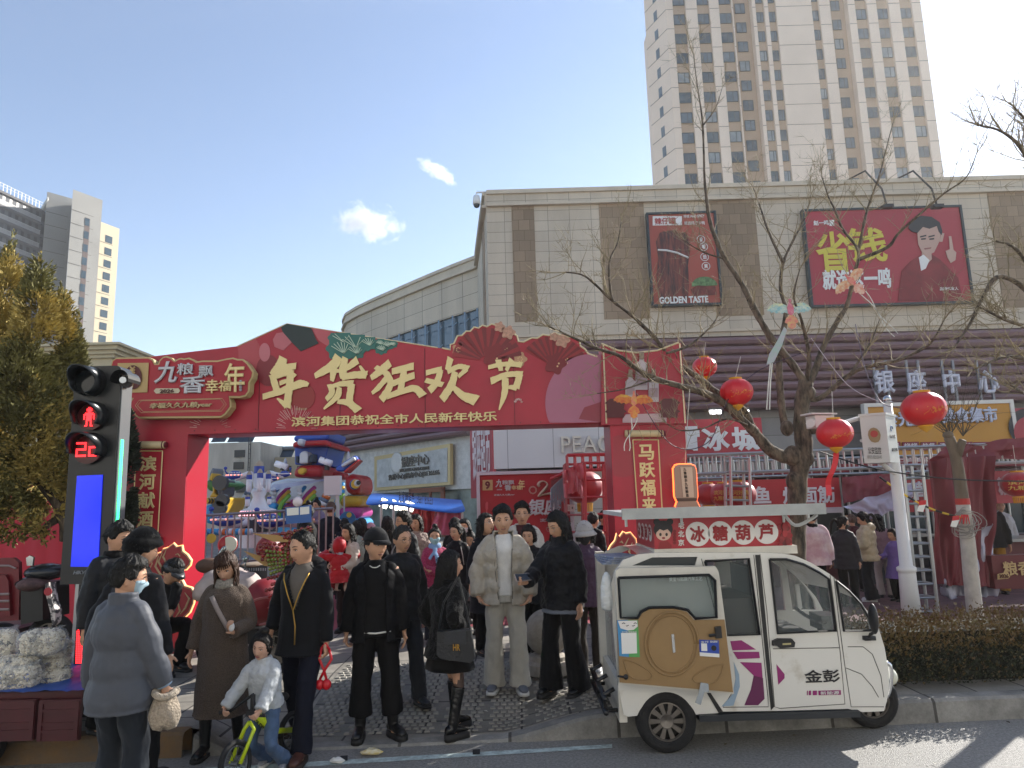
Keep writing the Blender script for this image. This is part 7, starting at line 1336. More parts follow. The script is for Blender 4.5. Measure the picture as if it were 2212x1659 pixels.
b = B(); b.ell(W(*cv(1955, 1060), YN+.2), (.06, .09, .07)); b.ell(W(*cv(1955, 1060), YN+VW-.2), (.06, .09, .07)); b.build('headlight', mat('#c9c9b9', .1), tri, smooth=True)
def wheel(c, r, wd, name='wheel', parent=tri, dishes=10):
 b = B(); b.lathe([(r*.62, -wd/2), (r*.9, -wd/2), (r*.985, -wd*.34), (r, -wd*.2), (r, wd*.2), (r*.985, wd*.34), (r*.9, wd/2), (r*.62, wd/2), (r*.62, -wd/2)], c, 40, (0, -1, 0)); w_ = b.build(name, mat('#1a1a1b', .85, var=.3, scale=14, bump=.4, bscale=60), parent, smooth=True)
 b = B(); b.lathe([(r*.64, -wd*.4), (r*.64, wd*.44), (r*.58, wd*.46), (r*.56, wd*.3)], c, 40, (0, -1, 0), False); b.lathe([(r*.01, wd*.2), (r*.22, wd*.36), (r*.26, wd*.3), (r*.3, wd*.1)], c, 20, (0, -1, 0))
 for k in range(dishes): a = 2*math.pi*k/dishes; d = V((math.cos(a), 0, math.sin(a))); s = V((-math.sin(a), 0, math.cos(a))); b.prism([c+V((0, -wd*.34, 0))+d*r*.2-s*r*.06, c+V((0, -wd*.34, 0))+d*r*.58-s*r*.085, c+V((0, -wd*.34, 0))+d*r*.58+s*r*.085, c+V((0, -wd*.34, 0))+d*r*.2+s*r*.05], (0, wd*.12, 0))
 b.build('rim', mat('#77716a', .4, metal=.6, var=.2, scale=9), w_); b = B(); b.lathe([(r*.57, 0), (r*.02, .001)], c, 24, (0, -1, 0)); b.build('drum', mat('#1c1a19', .7), w_); return w_
rr = .232; rc = W(*cv(512, 1385), YN+.04); wheel(V((rc.x, YN+.06, rr)), rr, .14); wheel(V((rc.x, YN+VW-.07, rr)), rr, .14); fc_ = W(*cv(1838, 1262), YN+VW*.45); wheel(V((fc_.x, YN+VW*.45, .222)), .222, .12)
b = B(); b.box((rc.x, YN+VW/2, rr), (.08, VW-.2, .08)); b.box((P0[0].x+.9, YN+VW/2, .27), (1.7, .5, .1)); b.build('axle', rub, tri)
YD = YN-.11; do = [(182, 380), (205, 362), (830, 350), (852, 380), (893, 690), (952, 1178), (700, 1155), (205, 1112)]; dw = [(200, 424), (790, 405), (828, 440), (838, 680), (700, 688), (650, 632), (560, 615), (400, 616), (345, 645), (325, 684), (216, 684)]
dr = holed('tail_door', px2(do), [px2(dw)], YD, .05, wp2, tri); b = B(); flat(b, px2(dw), YD+.02, .006); b.build('window', mat('#6f8484', .06, alpha=.32, spec=.9), dr); b = B(); q = polypx(px2(dw), YD-.006); b.tube(q+[q[0]], .022, 5, ell=.5); b.build('gasket', rub, dr)
tan = mat('#8e7148', .5, var=.12, scale=5); b = B(); flat(b, px2([(190, 700), (330, 694), (356, 655), (405, 628), (560, 626), (645, 645), (692, 700), (890, 696), (946, 1168), (700, 1146), (210, 1104)]), YD-.014, .012); b.build('door_card', tan, dr)
el_ = lambda cx_, cy_, rx, ry, n=40: [cv(cx_+rx*math.cos(2*math.pi*i/n), cy_+ry*math.sin(2*math.pi*i/n)) for i in range(n+1)]
b = B(); b.tube(polypx(el_(545, 852, 172, 206), YD-.014), .016, 6, ell=.6); b.tube(polypx(el_(545, 852, 150, 184), YD-.014), .01, 6, ell=.6)
for pts in ([(232, 955), (300, 970), (400, 1030), (412, 1075), (330, 1085), (265, 1050), (232, 955)], [(885, 985), (800, 1000), (695, 1060), (700, 1100), (790, 1110), (850, 1080), (885, 985)]): b.tube(crom(polypx(px2(pts), YD-.014), 4), .009, 6, ell=.6)
b.build('embossing', tan, dr, smooth=True); b = B(); flat(b, px2([(545, 792), (562, 790), (572, 908), (555, 912)]), YD-.02, .01); b.build('latch', mat('#b9bcbd', .25, metal=.8), dr); b = B(); flat(b, px2([(830, 745), (868, 740), (876, 815), (836, 820)]), YD-.04, .03); b.tube(polypx(px2([(790, 800), (830, 795)]), YD-.04), .012, 6); b.build('lock', rub, dr); b = B(); b.tube(polypx(px2([(196, 1062), (250, 1070)]), YD-.02), .008, 5); b.ell(W(*cv(250, 1068), YD-.02), (.018, .018, .02)); b.build('peg', rub, dr)
for pts, m_, d in (([(192, 700), (262, 698), (270, 938), (207, 932)], mat('#3d86b8', .4), .002), ([(262, 698), (328, 700), (340, 940), (270, 938)], mat('#4f9c52', .4), .003), ([(218, 782), (318, 780), (322, 915), (224, 918)], wht, .006), ([(198, 704), (322, 702), (326, 740), (300, 762), (262, 766), (215, 752)], mat('#dcd8d4', .5), .005), ([(725, 826), (852, 830), (857, 940), (730, 930)], mat('#2446a4', .4), .003), ([(728, 908), (856, 918), (857, 941), (730, 932)], wht, .005), ([(738, 850), (776, 851), (778, 900), (740, 899)], wht, .006)): b = B(); flat(b, px2(pts), YD-.016-d, .002); b.build('sticker', m_, dr)
b = B(); disc(b, W(*cv(820, 880), YD-.02), .02); b.build('sticker', mat('#101114', .4), dr); tv('支付宝 微信支付', 222, 770, 318, 780, wht, par=dr, Y=YD-.024, bold=0); tv('支付 到账', 735, 833, 845, 846, wht, par=dr, Y=YD-.02, bold=0); tv('黄金马贴膜汽车工艺', 530, 415, 745, 445, mat('#b9c4c2', .6), par=dr, Y=YD+.012, bold=0)
b = B()
for x, dx in ((290, 0), (250, -8)): b.tube([W(*cv(x+k*6, 735+3*math.sin(k*1.6)), YD-.026) for k in range(4)], .0025, 4)
for x in (225, 300): b.tube([W(*cv(x, 722), YD-.026), W(*cv(x+10, 716), YD-.026), W(*cv(x+20, 722), YD-.026)], .0025, 4)
b.build('sticker', rub, dr)
b = B(); flat(b, px2([(735, 1104), (785, 1112), (790, 1168), (762, 1165), (735, 1250), (700, 1235), (724, 1170)]), YD-.03, .008); b.build('tape', mat('#aeb6bc', .2, metal=.7), tri)
xr0 = P0[0].x; b = B(); b.box((xr0+.03, YN+VW/2, .38), (.06, VW-.04, .3)); b.box((xr0+.02, YN+VW-.05, .95), (.08, .1, 1.0)); b.build('rear_panel', wp2, tri); b = B(); b.box((xr0+.12, YN+VW/2+.1, .72), (.16, VW-.4, .5)); b.build('foil', mat('#b4bac0', .25, metal=.8, bump=1, bscale=22), tri)
b = B(); b.box((xr0+.7, YN+VW/2, .75), (.9, VW-.15, .75)); b.build('cargo_box', mat('#3c3630', .7, var=.3, scale=3), tri)
pb = thing('plastic_bag', 'white plastic bag hanging in the open tail of the three-wheeler', 'bag', W(*cv(130, 520), YN+.1)); b = B(); c = W(*cv(128, 520), YN+.02); b.rings([[c+V((r*math.cos(a*.5236)*(1+.2*math.sin(a*2.1)), r*.8*math.sin(a*.5236), z)) for a in range(12)] for r, z in ((.01, .16), (.03, .13), (.05, .05), (.055, -.05), (.05, -.12), (.02, -.14))]); b.build('bag_body', mat('#c9cccb', .3, bump=1, bscale=25), pb, smooth=True)
b = B()
for z in (.30, .40): b.tube([V((xr0-.1, YN+.03, z)), V((xr0-.1, YN+VW-.05, z))], .022, 8)
for y in (YN+.1, YN+VW/2, YN+VW-.15): b.tube([V((xr0+.05, y, .3)), V((xr0-.1, y, .3)), V((xr0-.1, y, .42)), V((xr0-.02, y, .46))], .018, 6)
b.build('rear_bumper', mat('#3a3b3d', .3, metal=.7), tri, smooth=True)
b = B(); q = W(*cv(1330, 790), YN+.5); b.box(q+V((-.12, 0, .0)), (.4, .8, .1)); b.box(q+V((-.33, 0, .3)), (.08, .8, .55)); b.build('seat', mat('#232427', .6), tri); b = B(); q = W(*cv(1450, 690), YN+.5); b.tube([q+V((0, -.33, .04)), q+V((.03, -.2, .0)), q+V((.06, 0, -.03)), q+V((.03, .2, 0)), q+V((0, .33, .04))], .016, 6); b.tube([q+V((.06, 0, -.03)), q+V((.2, 0, -.5))], .03, 8); b.box(q+V((.12, 0, -.02)), (.16, .26, .12)); b.build('handlebar', mat('#55585a', .25, metal=.7), tri)
b = B(); flat(b, px2([(1350, 470), (1375, 465), (1395, 620), (1370, 640)]), YN+.8, .02); b.build('sticker', wht, tri)
YS = YN+.06; rs_ = thing('roof_sign', 'red candied fruit sign box with four white discs on the three-wheeler roof', 'sign', W(*cv(880, 265), YS)); zt_ = W(*cv(880, 20), YS).z; zb_ = W(*cv(880, 232), YS).z; xl2 = W(*cv(432, 140), YS).x; xr2 = W(*cv(1322, 130), YS).x; zr = W(*cv(880, 268), YS).z
b = B(); b.box(((xl2+xr2)/2, YS+.42, (zt_+zb_)/2), (xr2-xl2, .84, zt_-zb_)); b.build('box', mat('#a8202e', .35), rs_); b = B(); b.box(((xl2+xr2)/2+.01, YS+.42, (zr+zb_)/2-.002), (xr2-xl2+.04, .88, zb_-zr+.02)); b.build('base_frame', wp2, rs_)
for k, (ch, cx_) in enumerate(zip('冰糖葫芦', (715, 862, 1010, 1160))):
 cy_ = 140-k*5; b = B(); disc(b, W(*cv(cx_, cy_), YS-.002), 76/1.623*.54/FPX*YS, t=.004, n=36); d = b.build('disc', mat('#d9d6d3', .4), rs_); tv(ch, cx_-50, cy_-52, cx_+50, cy_+52, mat('#8f1620', .45), par=d, Y=YS-.008, bold=.035)
for ch, y in (('老', 85), ('北', 140), ('京', 196)): tv(ch, 588, y-22, 628, y+20, wht, par=rs_, Y=YS-.004, bold=.03)
def pic(pts, col, d, rgh=.45): b = B(); flat(b, px2(pts), YS-d, .002); b.build('picture', mat(col, rgh), rs_)
ell2 = lambda cx_, cy_, rx, ry, n=20: [(cx_+rx*math.cos(2*math.pi*i/n), cy_+ry*math.sin(2*math.pi*i/n)) for i in range(n)]
pic(ell2(492, 110, 62, 58), '#1d1a20', .003); pic(ell2(450, 62, 22, 22), '#1d1a20', .0035); pic(ell2(535, 60, 22, 22), '#1d1a20', .0035); pic(ell2(494, 142, 48, 40), '#d9b6a4', .006); pic([(448, 130), (455, 95), (490, 82), (535, 95), (540, 130), (520, 108), (494, 118), (470, 108)], '#1d1a20', .009); pic([(455, 246), (470, 190), (520, 185), (548, 215), (540, 246)], '#8a1c22', .005)
for x in (474, 514): pic(ell2(x, 143, 8, 11), '#2a1a18', .0095)
pic(ell2(494, 166, 11, 7), '#8f2a2a', .0095); 
for k in range(5): pic(ell2(566, 122+k*19, 11, 11), '#7a0f18', .006)
for k in range(22): pic(ell2(1235+rnd.random()*75, 45+rnd.random()*180, 22*rnd.uniform(.6, 1.2), 22*rnd.uniform(.6, 1.2)), rnd.choice(('#8f1420', '#7a1018', '#a8242c', '#5c0d14')), .004+k*.0007, .25)
sd_ = [V((xl2-.003, YS+y, z)) for y, z in ((.8, zb_+.02), (.05, zb_+.02), (.05, zt_-.02), (.8, zt_-.02))]
for k in range(4): b = B(); disc(b, V((xl2-.002, YS+.15+k*.17, (zt_+zb_)/2)), .07, (-1, 0, 0), .003, 20); b.build('disc', mat('#d9d6d3', .4), rs_)
for ch, k in zip('芦葫糖冰', range(4)): text_on(ch, V((xl2-.006, YS+.15+k*.17+.05, (zt_+zb_)/2-.05)), V((0, -.1, 0)), V((0, 0, .1)), mat('#8f1620', .5), rs_, thick=.003)
rb_ = thing('roof_board', 'long white board laid flat over the roof sign of the three-wheeler', 'board', (1.9, YN, zt_)); a = W(1345, 1115, YN-.12).x; c = W(1776, 1095, YN-.12).x; zz = W(1560, 1106, YN-.12).z; b = B(); b.box(((a+c)/2, YN+.5, zz), (c-a, 1.3, .035)); b.build('panel', mat('#c4c6c4', .4, var=.15, scale=3), rb_); b = B(); b.box(((a+c)/2, YN-.15, zz+.005), (c-a+.02, .03, .085)); b.build('rail', mat('#9b9fa0', .35, metal=.5, var=.2, scale=4), rb_); b = B()
for x in (a+.05, a+.5, c-.25, c-.05): b.tube([V((x, YN+.05, zz-.02)), V((x, YN+.05, zz-.1))], .012, 5)
b.tube(crom([V((c-.3, YN-.1, zz-.03)), V((c-.22, YN-.1, zz-.12)), V((c-.1, YN-.1, zz-.08)), V((c-.04, YN-.1, zz-.04))], 4), .014, 5); b.build('bracket', mat('#b9bab8', .4, metal=.4), rb_)
t = thing('paper_stack', 'folded newspapers lying on the tail roof of the three-wheeler', 'paper', W(*cv(170, 300), YN+.3)); b = B()
for k in range(4): b.box(W(*cv(180+k*6, 318-k*9), YN+.35)+V((0, 0, .005*k)), (.26, .4, .012), rz=.1*k)
b.build('sheets', mat('#a9adb4', .7, var=.5, scale=30, col2='#5a6f9a'), t)
byl = mat('#b5c81e', .3); BY = 5.45; t = thing('balance_bike', 'lime yellow balance bike with black tyres and printed frame, ridden by the girl', 'bike', G(520, 1640, 0)); c2 = lambda x, y: ((700+x/1.6238)*.54, (2050+y/1.6238)*.54)
q = lambda x, y, dy=0.: W(*c2(x, y), BY+dy)
fw_ = G(*c2(395, 1610), 0); BYf = fw_.y
def q(x, y, dy=0.): return W(*c2(x, y), BY+dy)
wc = V((q(412, 1510).x, BY-.05, .16)); ax = V((.9, -.35, .1)).normalized()
def bikewheel(c, ax):
 b = B(); u, w_ = frame(ax); b.tube([c+(u*math.cos(a*.2618)+w_*math.sin(a*.2618))*.14 for a in range(25)], .021, 8); w__ = b.build('wheel', mat('#1b1b1c', .8), t, smooth=True); b = B(); b.tube([c+(u*math.cos(a*.2618)+w_*math.sin(a*.2618))*.115 for a in range(25)], .008, 6); b.tube([c-ax*.03, c+ax*.03], .018, 8)
 for k in range(10): b.tube([c, c+(u*math.cos(k*.628)+w_*math.sin(k*.628))*.115], .003, 3)
 b.build('rim', mat('#5a5d60', .4, metal=.5), w__)
bikewheel(wc, ax); wr = V((q(590, 1480).x, BY+.62, .16)); bikewheel(wr, ax)
hd_ = V((q(478, 1300).x, BY+.08, .47)); b = B(); fk = hd_-V((.01, .03, .06))
for s in (-1, 1): b.tube([fk, fk+ax*s*.045-V((0, 0, .05)), wc+ax*s*.045], .014, 6)
b.build('fork', byl, t, smooth=True); b = B(); mid = V((q(545, 1440).x, BY+.3, .27)); b.tube([hd_, hd_.lerp(mid, .5), mid], [.035, .034, .036], 8); b.tube([mid, wr+V((0, 0, .02))], .022, 6); b.tube([mid, mid+V((.03, .08, .2))], .016, 6); b.build('frame', byl, t, smooth=True)
text_on('PAPRIKA', hd_.lerp(mid, .15)+V((-.01, -.04, -.015)), (mid-hd_)*.75, V((.02, -.01, .04)), rub, t, thick=.004, bold=.03); b = B(); disc(b, hd_+V((0, -.04, .0)), .03); b.build('badge', rub, t)
b = B(); hb = hd_+V((0, 0, .12)); b.tube([hd_, hb], .018, 6); bl, br = p6['hand'][-1], p6['hand'][1]; b.tube([bl+V((-.04, 0, -.03)), bl+V((.03, 0, -.03)), hb, br+V((-.03, 0, -.03)), br+V((.04, 0, -.03))], .013, 6); b.build('handlebar', rub, t); b = B(); b.ell(mid+V((.03, .08, .22)), (.06, .1, .03)); b.build('saddle', rub, t, smooth=True)
bp = G(1185, 1452, SW); t = thing('bollard', 'round pale granite ball bollard on a stepped base behind the young woman with the phone', 'bollard', bp); gr = mat('#9b948a', .75, var=.25, scale=14, bump=.3, bscale=90); b = B(); b.lathe([(.24, 0), (.24, .1), (.2, .13), (.2, .17), (.15, .19)], bp, 32); b.build('base', gr, t); b = B(); b.ell(bp+V((0, 0, .4)), (.235, .235, .235), 32, 20); b.build('ball', gr, t, smooth=True)
for lab, x, y, c1_, sz in (('crumpled yellow and silver snack wrapper lying on the road line', 803, 1625, '#c9b04a', .07), ('crumpled white tissue on the road beside the white line', 728, 1644, '#d0d2d2', .045)):
 c = G(x, y, .02); b = B(); b.rings([[c+V((sz*k*(1+.3*rnd.random())*math.cos(a*.7), sz*.6*k*math.sin(a*.7), z+.01*rnd.random())) for a in range(9)] for k, z in ((.9, -.012), (1.1, .0), (.6, .02))]); o = b.build('litter', mat('#d6d4cc', .3, var=.5, scale=30, col2=c1_), None); tag(o, lab, 'litter')
RT = mat('#4a1a20', .45, var=.25, scale=4); PY = 5.75
t = thing('flatbed_cart', 'dull maroon flatbed cart with dropped side panels loaded with popcorn bags', 'cart', G(60, 1620, 0)); A = lambda x, y, dy=0: W(x, y, PY+dy)
x0, x1 = A(-160, 1500).x, A(178, 1500).x; zd = A(100, 1492).z
b = B(); b.box(((x0+x1)/2, PY+.55, zd-.04), (x1-x0, 1.1, .07)); b.build('bed', RT, t)
for xa, xb, ya in ((-160, 88, 0), (100, 188, -.03)):
 b = B(); a = A(xa, 1500).x; c = A(xb, 1500).x; zb2 = A(90, 1592).z; b.box(((a+c)/2, PY-.03+ya, (zd+zb2)/2-.03), (c-a, .035, zd-zb2-.04)); pn = b.build('side_board', RT, t); b = B()
 for z in (.18, .34, .62, .8): b.box(((a+c)/2, PY-.05+ya, zb2+(zd-zb2)*z), (c-a-.04, .012, .02))
 for x in (a+.02, c-.02): b.box((x, PY-.052+ya, (zd+zb2)/2-.03), (.03, .012, zd-zb2-.06))
 b.build('rib', RT, pn)
for x in (x0+.35,): wheel(V((x, PY+.1, .22)), .22, .11, 'wheel', t, 8)
wheel(V((x1-.3, PY+.9, .22)), .22, .11, 'wheel', t, 8)
cl = cloth('tarpaulin', 'bright blue tarpaulin spread under the popcorn bags', 'tarpaulin', [(-160, 1462), (190, 1440), (182, 1466), (-160, 1500)], PY-.02, mat('#1b4f9c', .5, var=.15, scale=6), 40, 10, .03, 3)
b = B(); rs = []
for j in range(8):
 rs.append([V((x0+(x1-x0+.04)*i/30, PY-.06+1.1*j/7, zd+.012+.02*MN.noise(V((i*.5, j*.6, 1))))) for i in range(31)])
b.rings(rs, closed=False, cap=False); o = b.build('tarpaulin', mat('#1b4f9c', .5, var=.15, scale=6), None, smooth=True); bpy.data.objects.remove(cl); tag(o, 'bright blue tarpaulin spread under the popcorn bags', 'tarpaulin')
pop = mat('#d9cfb8', .7, var=.3, scale=40, col2='#86704c', thresh=(.34, .46))
film = mat('#e6ecee', .08, alpha=.2, spec=1)
def popbag(label, px, py, wpx, hpx, dy):
 c = A(px, py, dy); s = (PY+dy)/FPX; rx, rz = wpx*s/2, hpx*s/2; t = thing('popcorn_bag', label, 'bag', c, 'bags of popcorn on the cart'); b = B()
 hh = lambda u: V((math.copysign(abs(u.x)**.55, u.x)*rx, math.copysign(abs(u.y)**.7, u.y)*rx*.7, math.copysign(abs(u.z)**.55, u.z)*rz))*(1+.06*MN.noise(u*3+c))
 for i in range(560):
  u = rv(); p = c+hh(u)*.84; r = .015*rnd.uniform(.7, 1.3); d = rv()
  e1, e2 = frame(d); b.add([p+d*r, p+e1*r, p+e2*r, p-e1*r, p-e2*r, p-d*r], [(0, 1, 2), (0, 2, 3), (0, 3, 4), (0, 4, 1), (5, 2, 1), (5, 3, 2), (5, 4, 3), (5, 1, 4)])
 b.build('popcorn', pop, t, kind='stuff')
 b = B(); hgr = [[c+hh(V((math.sin(th)*math.cos(ph), math.sin(th)*math.sin(ph), math.cos(th))))*(1.04+.03*MN.noise(V((ph*3, th*5, px)))) for ph in [2*math.pi*j/24 for j in range(24)]] for th in [math.pi*min(max(i/14, .01), .99) for i in range(15)]]; b.rings(hgr); b.rings([[c+V((rx*(.5+.4*k)+.02*math.cos(a), .04*math.sin(a), rz*(.8+.35*k)+.02*math.sin(a*3))) for a in (0, 1, 2, 3, 4, 5)] for k in (0, 1)]); b.build('plastic_film', film, t, smooth=True); return t
for lab, *a in (('wide clear bag of popcorn at the top of the front stack', 92, 1386, 88, 52, -.02+.2), ('bag of popcorn in the middle of the front stack', 34, 1434, 90, 34, .16), ('plump bag of popcorn at the bottom of the front stack', 40, 1462, 90, 54, .12), ('bag of popcorn topmost on the right stack beside the signal column', 116, 1402, 72, 40, .38), ('bag of popcorn in the middle of the right stack', 115, 1434, 68, 32, .36), ('bag of popcorn at the bottom of the right stack on blue sheet', 114, 1462, 70, 36, .3), ('bag of popcorn cut off by the left edge of the picture', 5, 1390, 60, 60, .3)): popbag(lab, *a)
tm_ = mat('#6a1420', .35, var=.15, scale=3); TRY2 = 8.6
t = thing('cargo_trike', 'dark red motor cargo trike parked by the hoarding at the left edge', 'trike', G(20, 1420, SW)); Q = lambda x, y, dy=0: W(x, y, TRY2+dy)
b = B(); flat(b, [(-60, 1207), (28, 1205), (40, 1215), (42, 1275), (40, 1340), (-60, 1345)], TRY2, .06); b.build('back_board', tm_, t); b = B(); flat(b, [(-60, 1240), (12, 1242), (18, 1256), (22, 1330), (-60, 1340)], TRY2-.05, .05)
b.build('tail_board', tm_, t); b = B()
for y in (1285, 1300, 1318): b.tube(polypx([(-60, y), (20, y-2)], TRY2-.06), .014, 5)
b.tube(polypx([(-60, 1222), (20, 1222), (34, 1228)], TRY2-.02), .012, 5); b.build('rib', mat('#9a8a86', .35, metal=.3), t); b = B(); b.box(Q(-10, 1358, .4), (1.0, .9, .08)); b.box(Q(-10, 1385, .3), (.9, .1, .1)); b.build('chassis', rub, t); wheel(Q(0, 1392, .3), .25, .14, 'wheel', t, 8)
t = thing('motor_trike', 'black motor trike with mirror and patterned seat cover beside the signal column', 'trike', G(85, 1420, SW)); b = B(); flat(b, [(45, 1262), (85, 1262), (92, 1275), (92, 1340), (45, 1350)], TRY2-.1, .5); b.build('box', mat('#15181a', .45), t); b = B(); b.ell(Q(100, 1235, .1), (.22, .25, .1)); b.ell(Q(70, 1258, .2), (.14, .25, .08)); b.build('tank', mat('#22262a', .25), t, smooth=True); b = B(); b.ell(Q(72, 1262, -.05), (.16, .2, .08)); b.build('seat', mat('#5a4444', .8, var=.6, scale=14), t, smooth=True)
b = B(); flat(b, [(97, 1262), (106, 1258), (112, 1300), (120, 1320), (118, 1345), (113, 1352), (108, 1320), (100, 1290)], TRY2-.25, .12); b.build('seat_cover', mat('#bdb6b2', .8, var=.5, scale=12, col2='#4a4a4c', thresh=(.48, .52)), t); b = B(); disc(b, Q(104, 1278, -.27), .045, t=.006); b.build('print', mat('#9c2a34', .6), t)
b = B(); b.tube(polypx([(67, 1222), (88, 1237)], TRY2), .01, 5); b.build('mirror_stem', rub, t); b = B(); flat(b, [(56, 1205), (64, 1200), (72, 1204), (70, 1222), (58, 1222)], TRY2-.02, .03); b.build('mirror', mat('#aeb4b6', .08, metal=.9), t); wheel(Q(110, 1375, .1), .26, .12, 'wheel', t, 8)
SY_ = 8.4
t = thing('covered_scooter', 'electric scooter draped in a pale quilted cover with mirrors, by the arch leg', 'scooter', G(500, 1440, SW)); Q = lambda x, y, dy=0: W(x, y, SY_+dy)
b = B(); b.ell(Q(490, 1262, .1), (.3, .28, .2), 18, 12); b.ell(Q(450, 1275), (.16, .2, .16)); b.ell(Q(535, 1275), (.18, .2, .2)); m2, c2_, n2_ = remesh(b, .03, 2); crease(m2, c2_, n2_, .03, 5, 2); m2.materials.append(fab('#b3a6a2', r=.6)); [setattr(p, 'use_smooth', True) for p in m2.polygons]; link('cover', m2, t)
b = B(); b.ell(Q(452, 1222, .15), (.16, .1, .09)); b.build('wind_cape', mat('#5a4436', .7, var=.4, scale=6), t, smooth=True); b = B()
for x in (482, 528): b.tube(polypx([(x, 1232), (x+4, 1205)], SY_), .01, 5); b.ell(Q(x+(2 if x > 500 else -2), 1192 if x < 500 else 1208, -.02), (.035, .02, .075 if x < 500 else .04), mx=M.Rotation(.5 if x < 500 else 1.2, 3, 'Y'))
b.build('mirror', mat('#8f9a9c', .1, metal=.8), t, smooth=True); wheel(Q(470, 1395, .1), .24, .12, 'wheel', t, 8); b = B(); b.box(Q(500, 1370, .1), (.9, .25, .12)); b.build('frame', rub, t)
o = B(); flat(o, [(459, 1192+80), (472, 1250+5), (486, 1268), (472, 1287)], SY_-.3, .004); o = o.build('price_card', mat('#cfccc0', .6), None); tag(o, 'white handwritten price card on the quilted scooter cover', 'card')
t = thing('crate_stack', 'stack of black plastic crates with a cloth on top behind the long coat woman', 'crate', G(545, 1420, SW))
for k in range(3):
 y0, y1 = 1222+k*26, 1246+k*26; b = B(); flat(b, [(528, y0), (578, y0-1), (577, y1), (530, y1)], SY_+.2, .35); c_ = b.build('crate', mat('#1b2430', .5), t); b = B()
 for i in range(9): flat(b, [(532+i*5, y0+5), (534.5+i*5, y0+5), (534.5+i*5, y0+11), (532+i*5, y0+11)], SY_+.195, .004)
 b.build('slot', mat('#8a93a0', .6), c_)
b = B(); b.box(Q(553, 1300, .4), (.3, .35, .9)); b.build('support', rub, t); b = B(); b.ell(Q(553, 1219, .35), (.17, .2, .03)); b.build('cloth', mat('#8a7c6c', .8), t)
t = thing('drum', 'small red drum with white skin hung on the ride fence', 'drum', Q(492, 1176, .8)); b = B(); b.tube([Q(494, 1176, .7), Q(490, 1176, .86)], .11, 24); b.build('body', mat('#9a1c22', .4), t, smooth=True); b = B(); disc(b, Q(495, 1176, .69), .098, t=.008); b.build('skin', mat('#c6c7b8', .6), t)
t = thing('gong', 'small brass gong hanging on the ride fence left of the drum', 'gong', Q(457, 1162, .8)); b = B(); disc(b, Q(457, 1163, .75), .06, t=.012); b.build('plate', mat('#8a7434', .3, metal=.8), t); b = B(); b.tube([Q(457, 1158, .76), Q(457, 1140, .76)], .004, 4); b.build('string', rub, t)
FYs = 8.0; t = thing('fruit_stand', 'wooden stand fanned with red and green candied fruit skewers behind the walking man', 'stand', G(622, 1420, SW)); Q = lambda x, y, dy=0: W(x, y, FYs+dy)
b = B(); b.tube([Q(622, 1400, .1), Q(632, 1150, .1)], .09, 12); b.build('column', mat('#8a6a44', .8, var=.3, scale=8), t); wood = mat('#b08a54', .6)
for pts in ([(545, 1152), (600, 1156), (640, 1172), (590, 1170)], [(526, 1190), (575, 1205), (600, 1228), (570, 1222)]): b = B(); flat(b, pts, FYs-.15, .02); b.build('shelf', wood, t)
def skewer(x0, y0, x1, y1, col, n=7, r=.021, dy=-.1):
 b = B(); a = Q(x0, y0, dy); c = Q(x1, y1, dy-.12)
 for k in range(n): b.ell(a.lerp(c, (k+.5)/n), (r, r, r), 8, 6)
 s = b.build('fruit', mat(col, .12, coat=.6, var=.2, scale=20), t, smooth=True); b = B(); b.tube([a, c], .004, 4); b.build('stick', wood, s)
for i in range(9): skewer(575+i*5, 1160+i*2-(i % 3)*4, 668+rnd.uniform(-8, 10), 1138+i*5, '#7a1218')
for i in range(6): skewer(640, 1180+i*9, 560+rnd.uniform(-8, 8), 1172+i*7, '#6a1014' if i % 2 else '#8a1c1c')
for i in range(6): skewer(628, 1195+i*6, 572+i*2, 1190+i*10, '#6f7a2a', 7, .02)
for i in range(5): skewer(650+i*3, 1215-i*2, 664+i*3, 1158+i*4, '#7d9434', 6, .024)
for i in range(8): skewer(625, 1240+i*12, 580+rnd.uniform(-10, 6), 1250+i*13, '#a01c1c' if i % 2 else '#7a1a14')
for i in range(5): skewer(640, 1222+i*5, 690+rnd.uniform(-4, 4), 1212+i*6, '#a81624')
for i in range(4): b = B(); b.tube([Q(590+i*12, 1300, .0), Q(600+i*10, 1345, -.05)], .02, 6); b.build('rack', mat('#8a3a34', .5), t)
t = thing('payment_sign', 'small blue and green payment sign fixed above the candied fruit stand', 'sign', Q(643, 1120)); b = B(); flat(b, [(616, 1096), (672, 1091), (672, 1128), (618, 1132)], FYs, .02); b.build('board', mat('#2a5a9c', .4), t); b = B(); flat(b, [(619, 1098), (645, 1096), (645, 1112), (620, 1114)], FYs-.004, .004); flat(b, [(648, 1096), (668, 1094), (668, 1110), (648, 1112)], FYs-.004, .004); b.build('panel', wht, t); b = B(); b.ell(Q(643, 1084), (.055, .05, .055)); b.build('bulb', mat('#d9ccd0', .4), t, smooth=True); b = B(); b.tube([Q(644, 1130, .02), Q(640, 1200, .02)], .012, 5); b.build('post', rub, t)
t = thing('red_cart', 'red hooded pedal cart with bound bars behind the girl on the balance bike', 'cart', G(590, 1420, SW)); b = B(); b.ell(Q(583, 1185, .5), (.15, .2, .16)); b.ell(Q(570, 1300, .4), (.26, .3, .26)); b.build('hood', mat('#7a1420', .5), t, smooth=True); b = B(); b.tube(crom(polypx([(540, 1330), (545, 1300), (580, 1290), (625, 1288)], FYs-.1), 4), .012, 5); b.tube(polypx([(560, 1350), (620, 1335)], FYs-.1), .012, 5); b.build('bar', mat('#9a5a58', .4, metal=.3), t)
wheel(Q(590, 1405, .1), .27, .1, 'wheel', t, 8)
cA = lambda x, y: ((780+x/2.765)*.54, (1700+y/2.765)*.54)
cB = lambda x, y: ((1400+x/2.765)*.54, (1700+y/2.765)*.54)
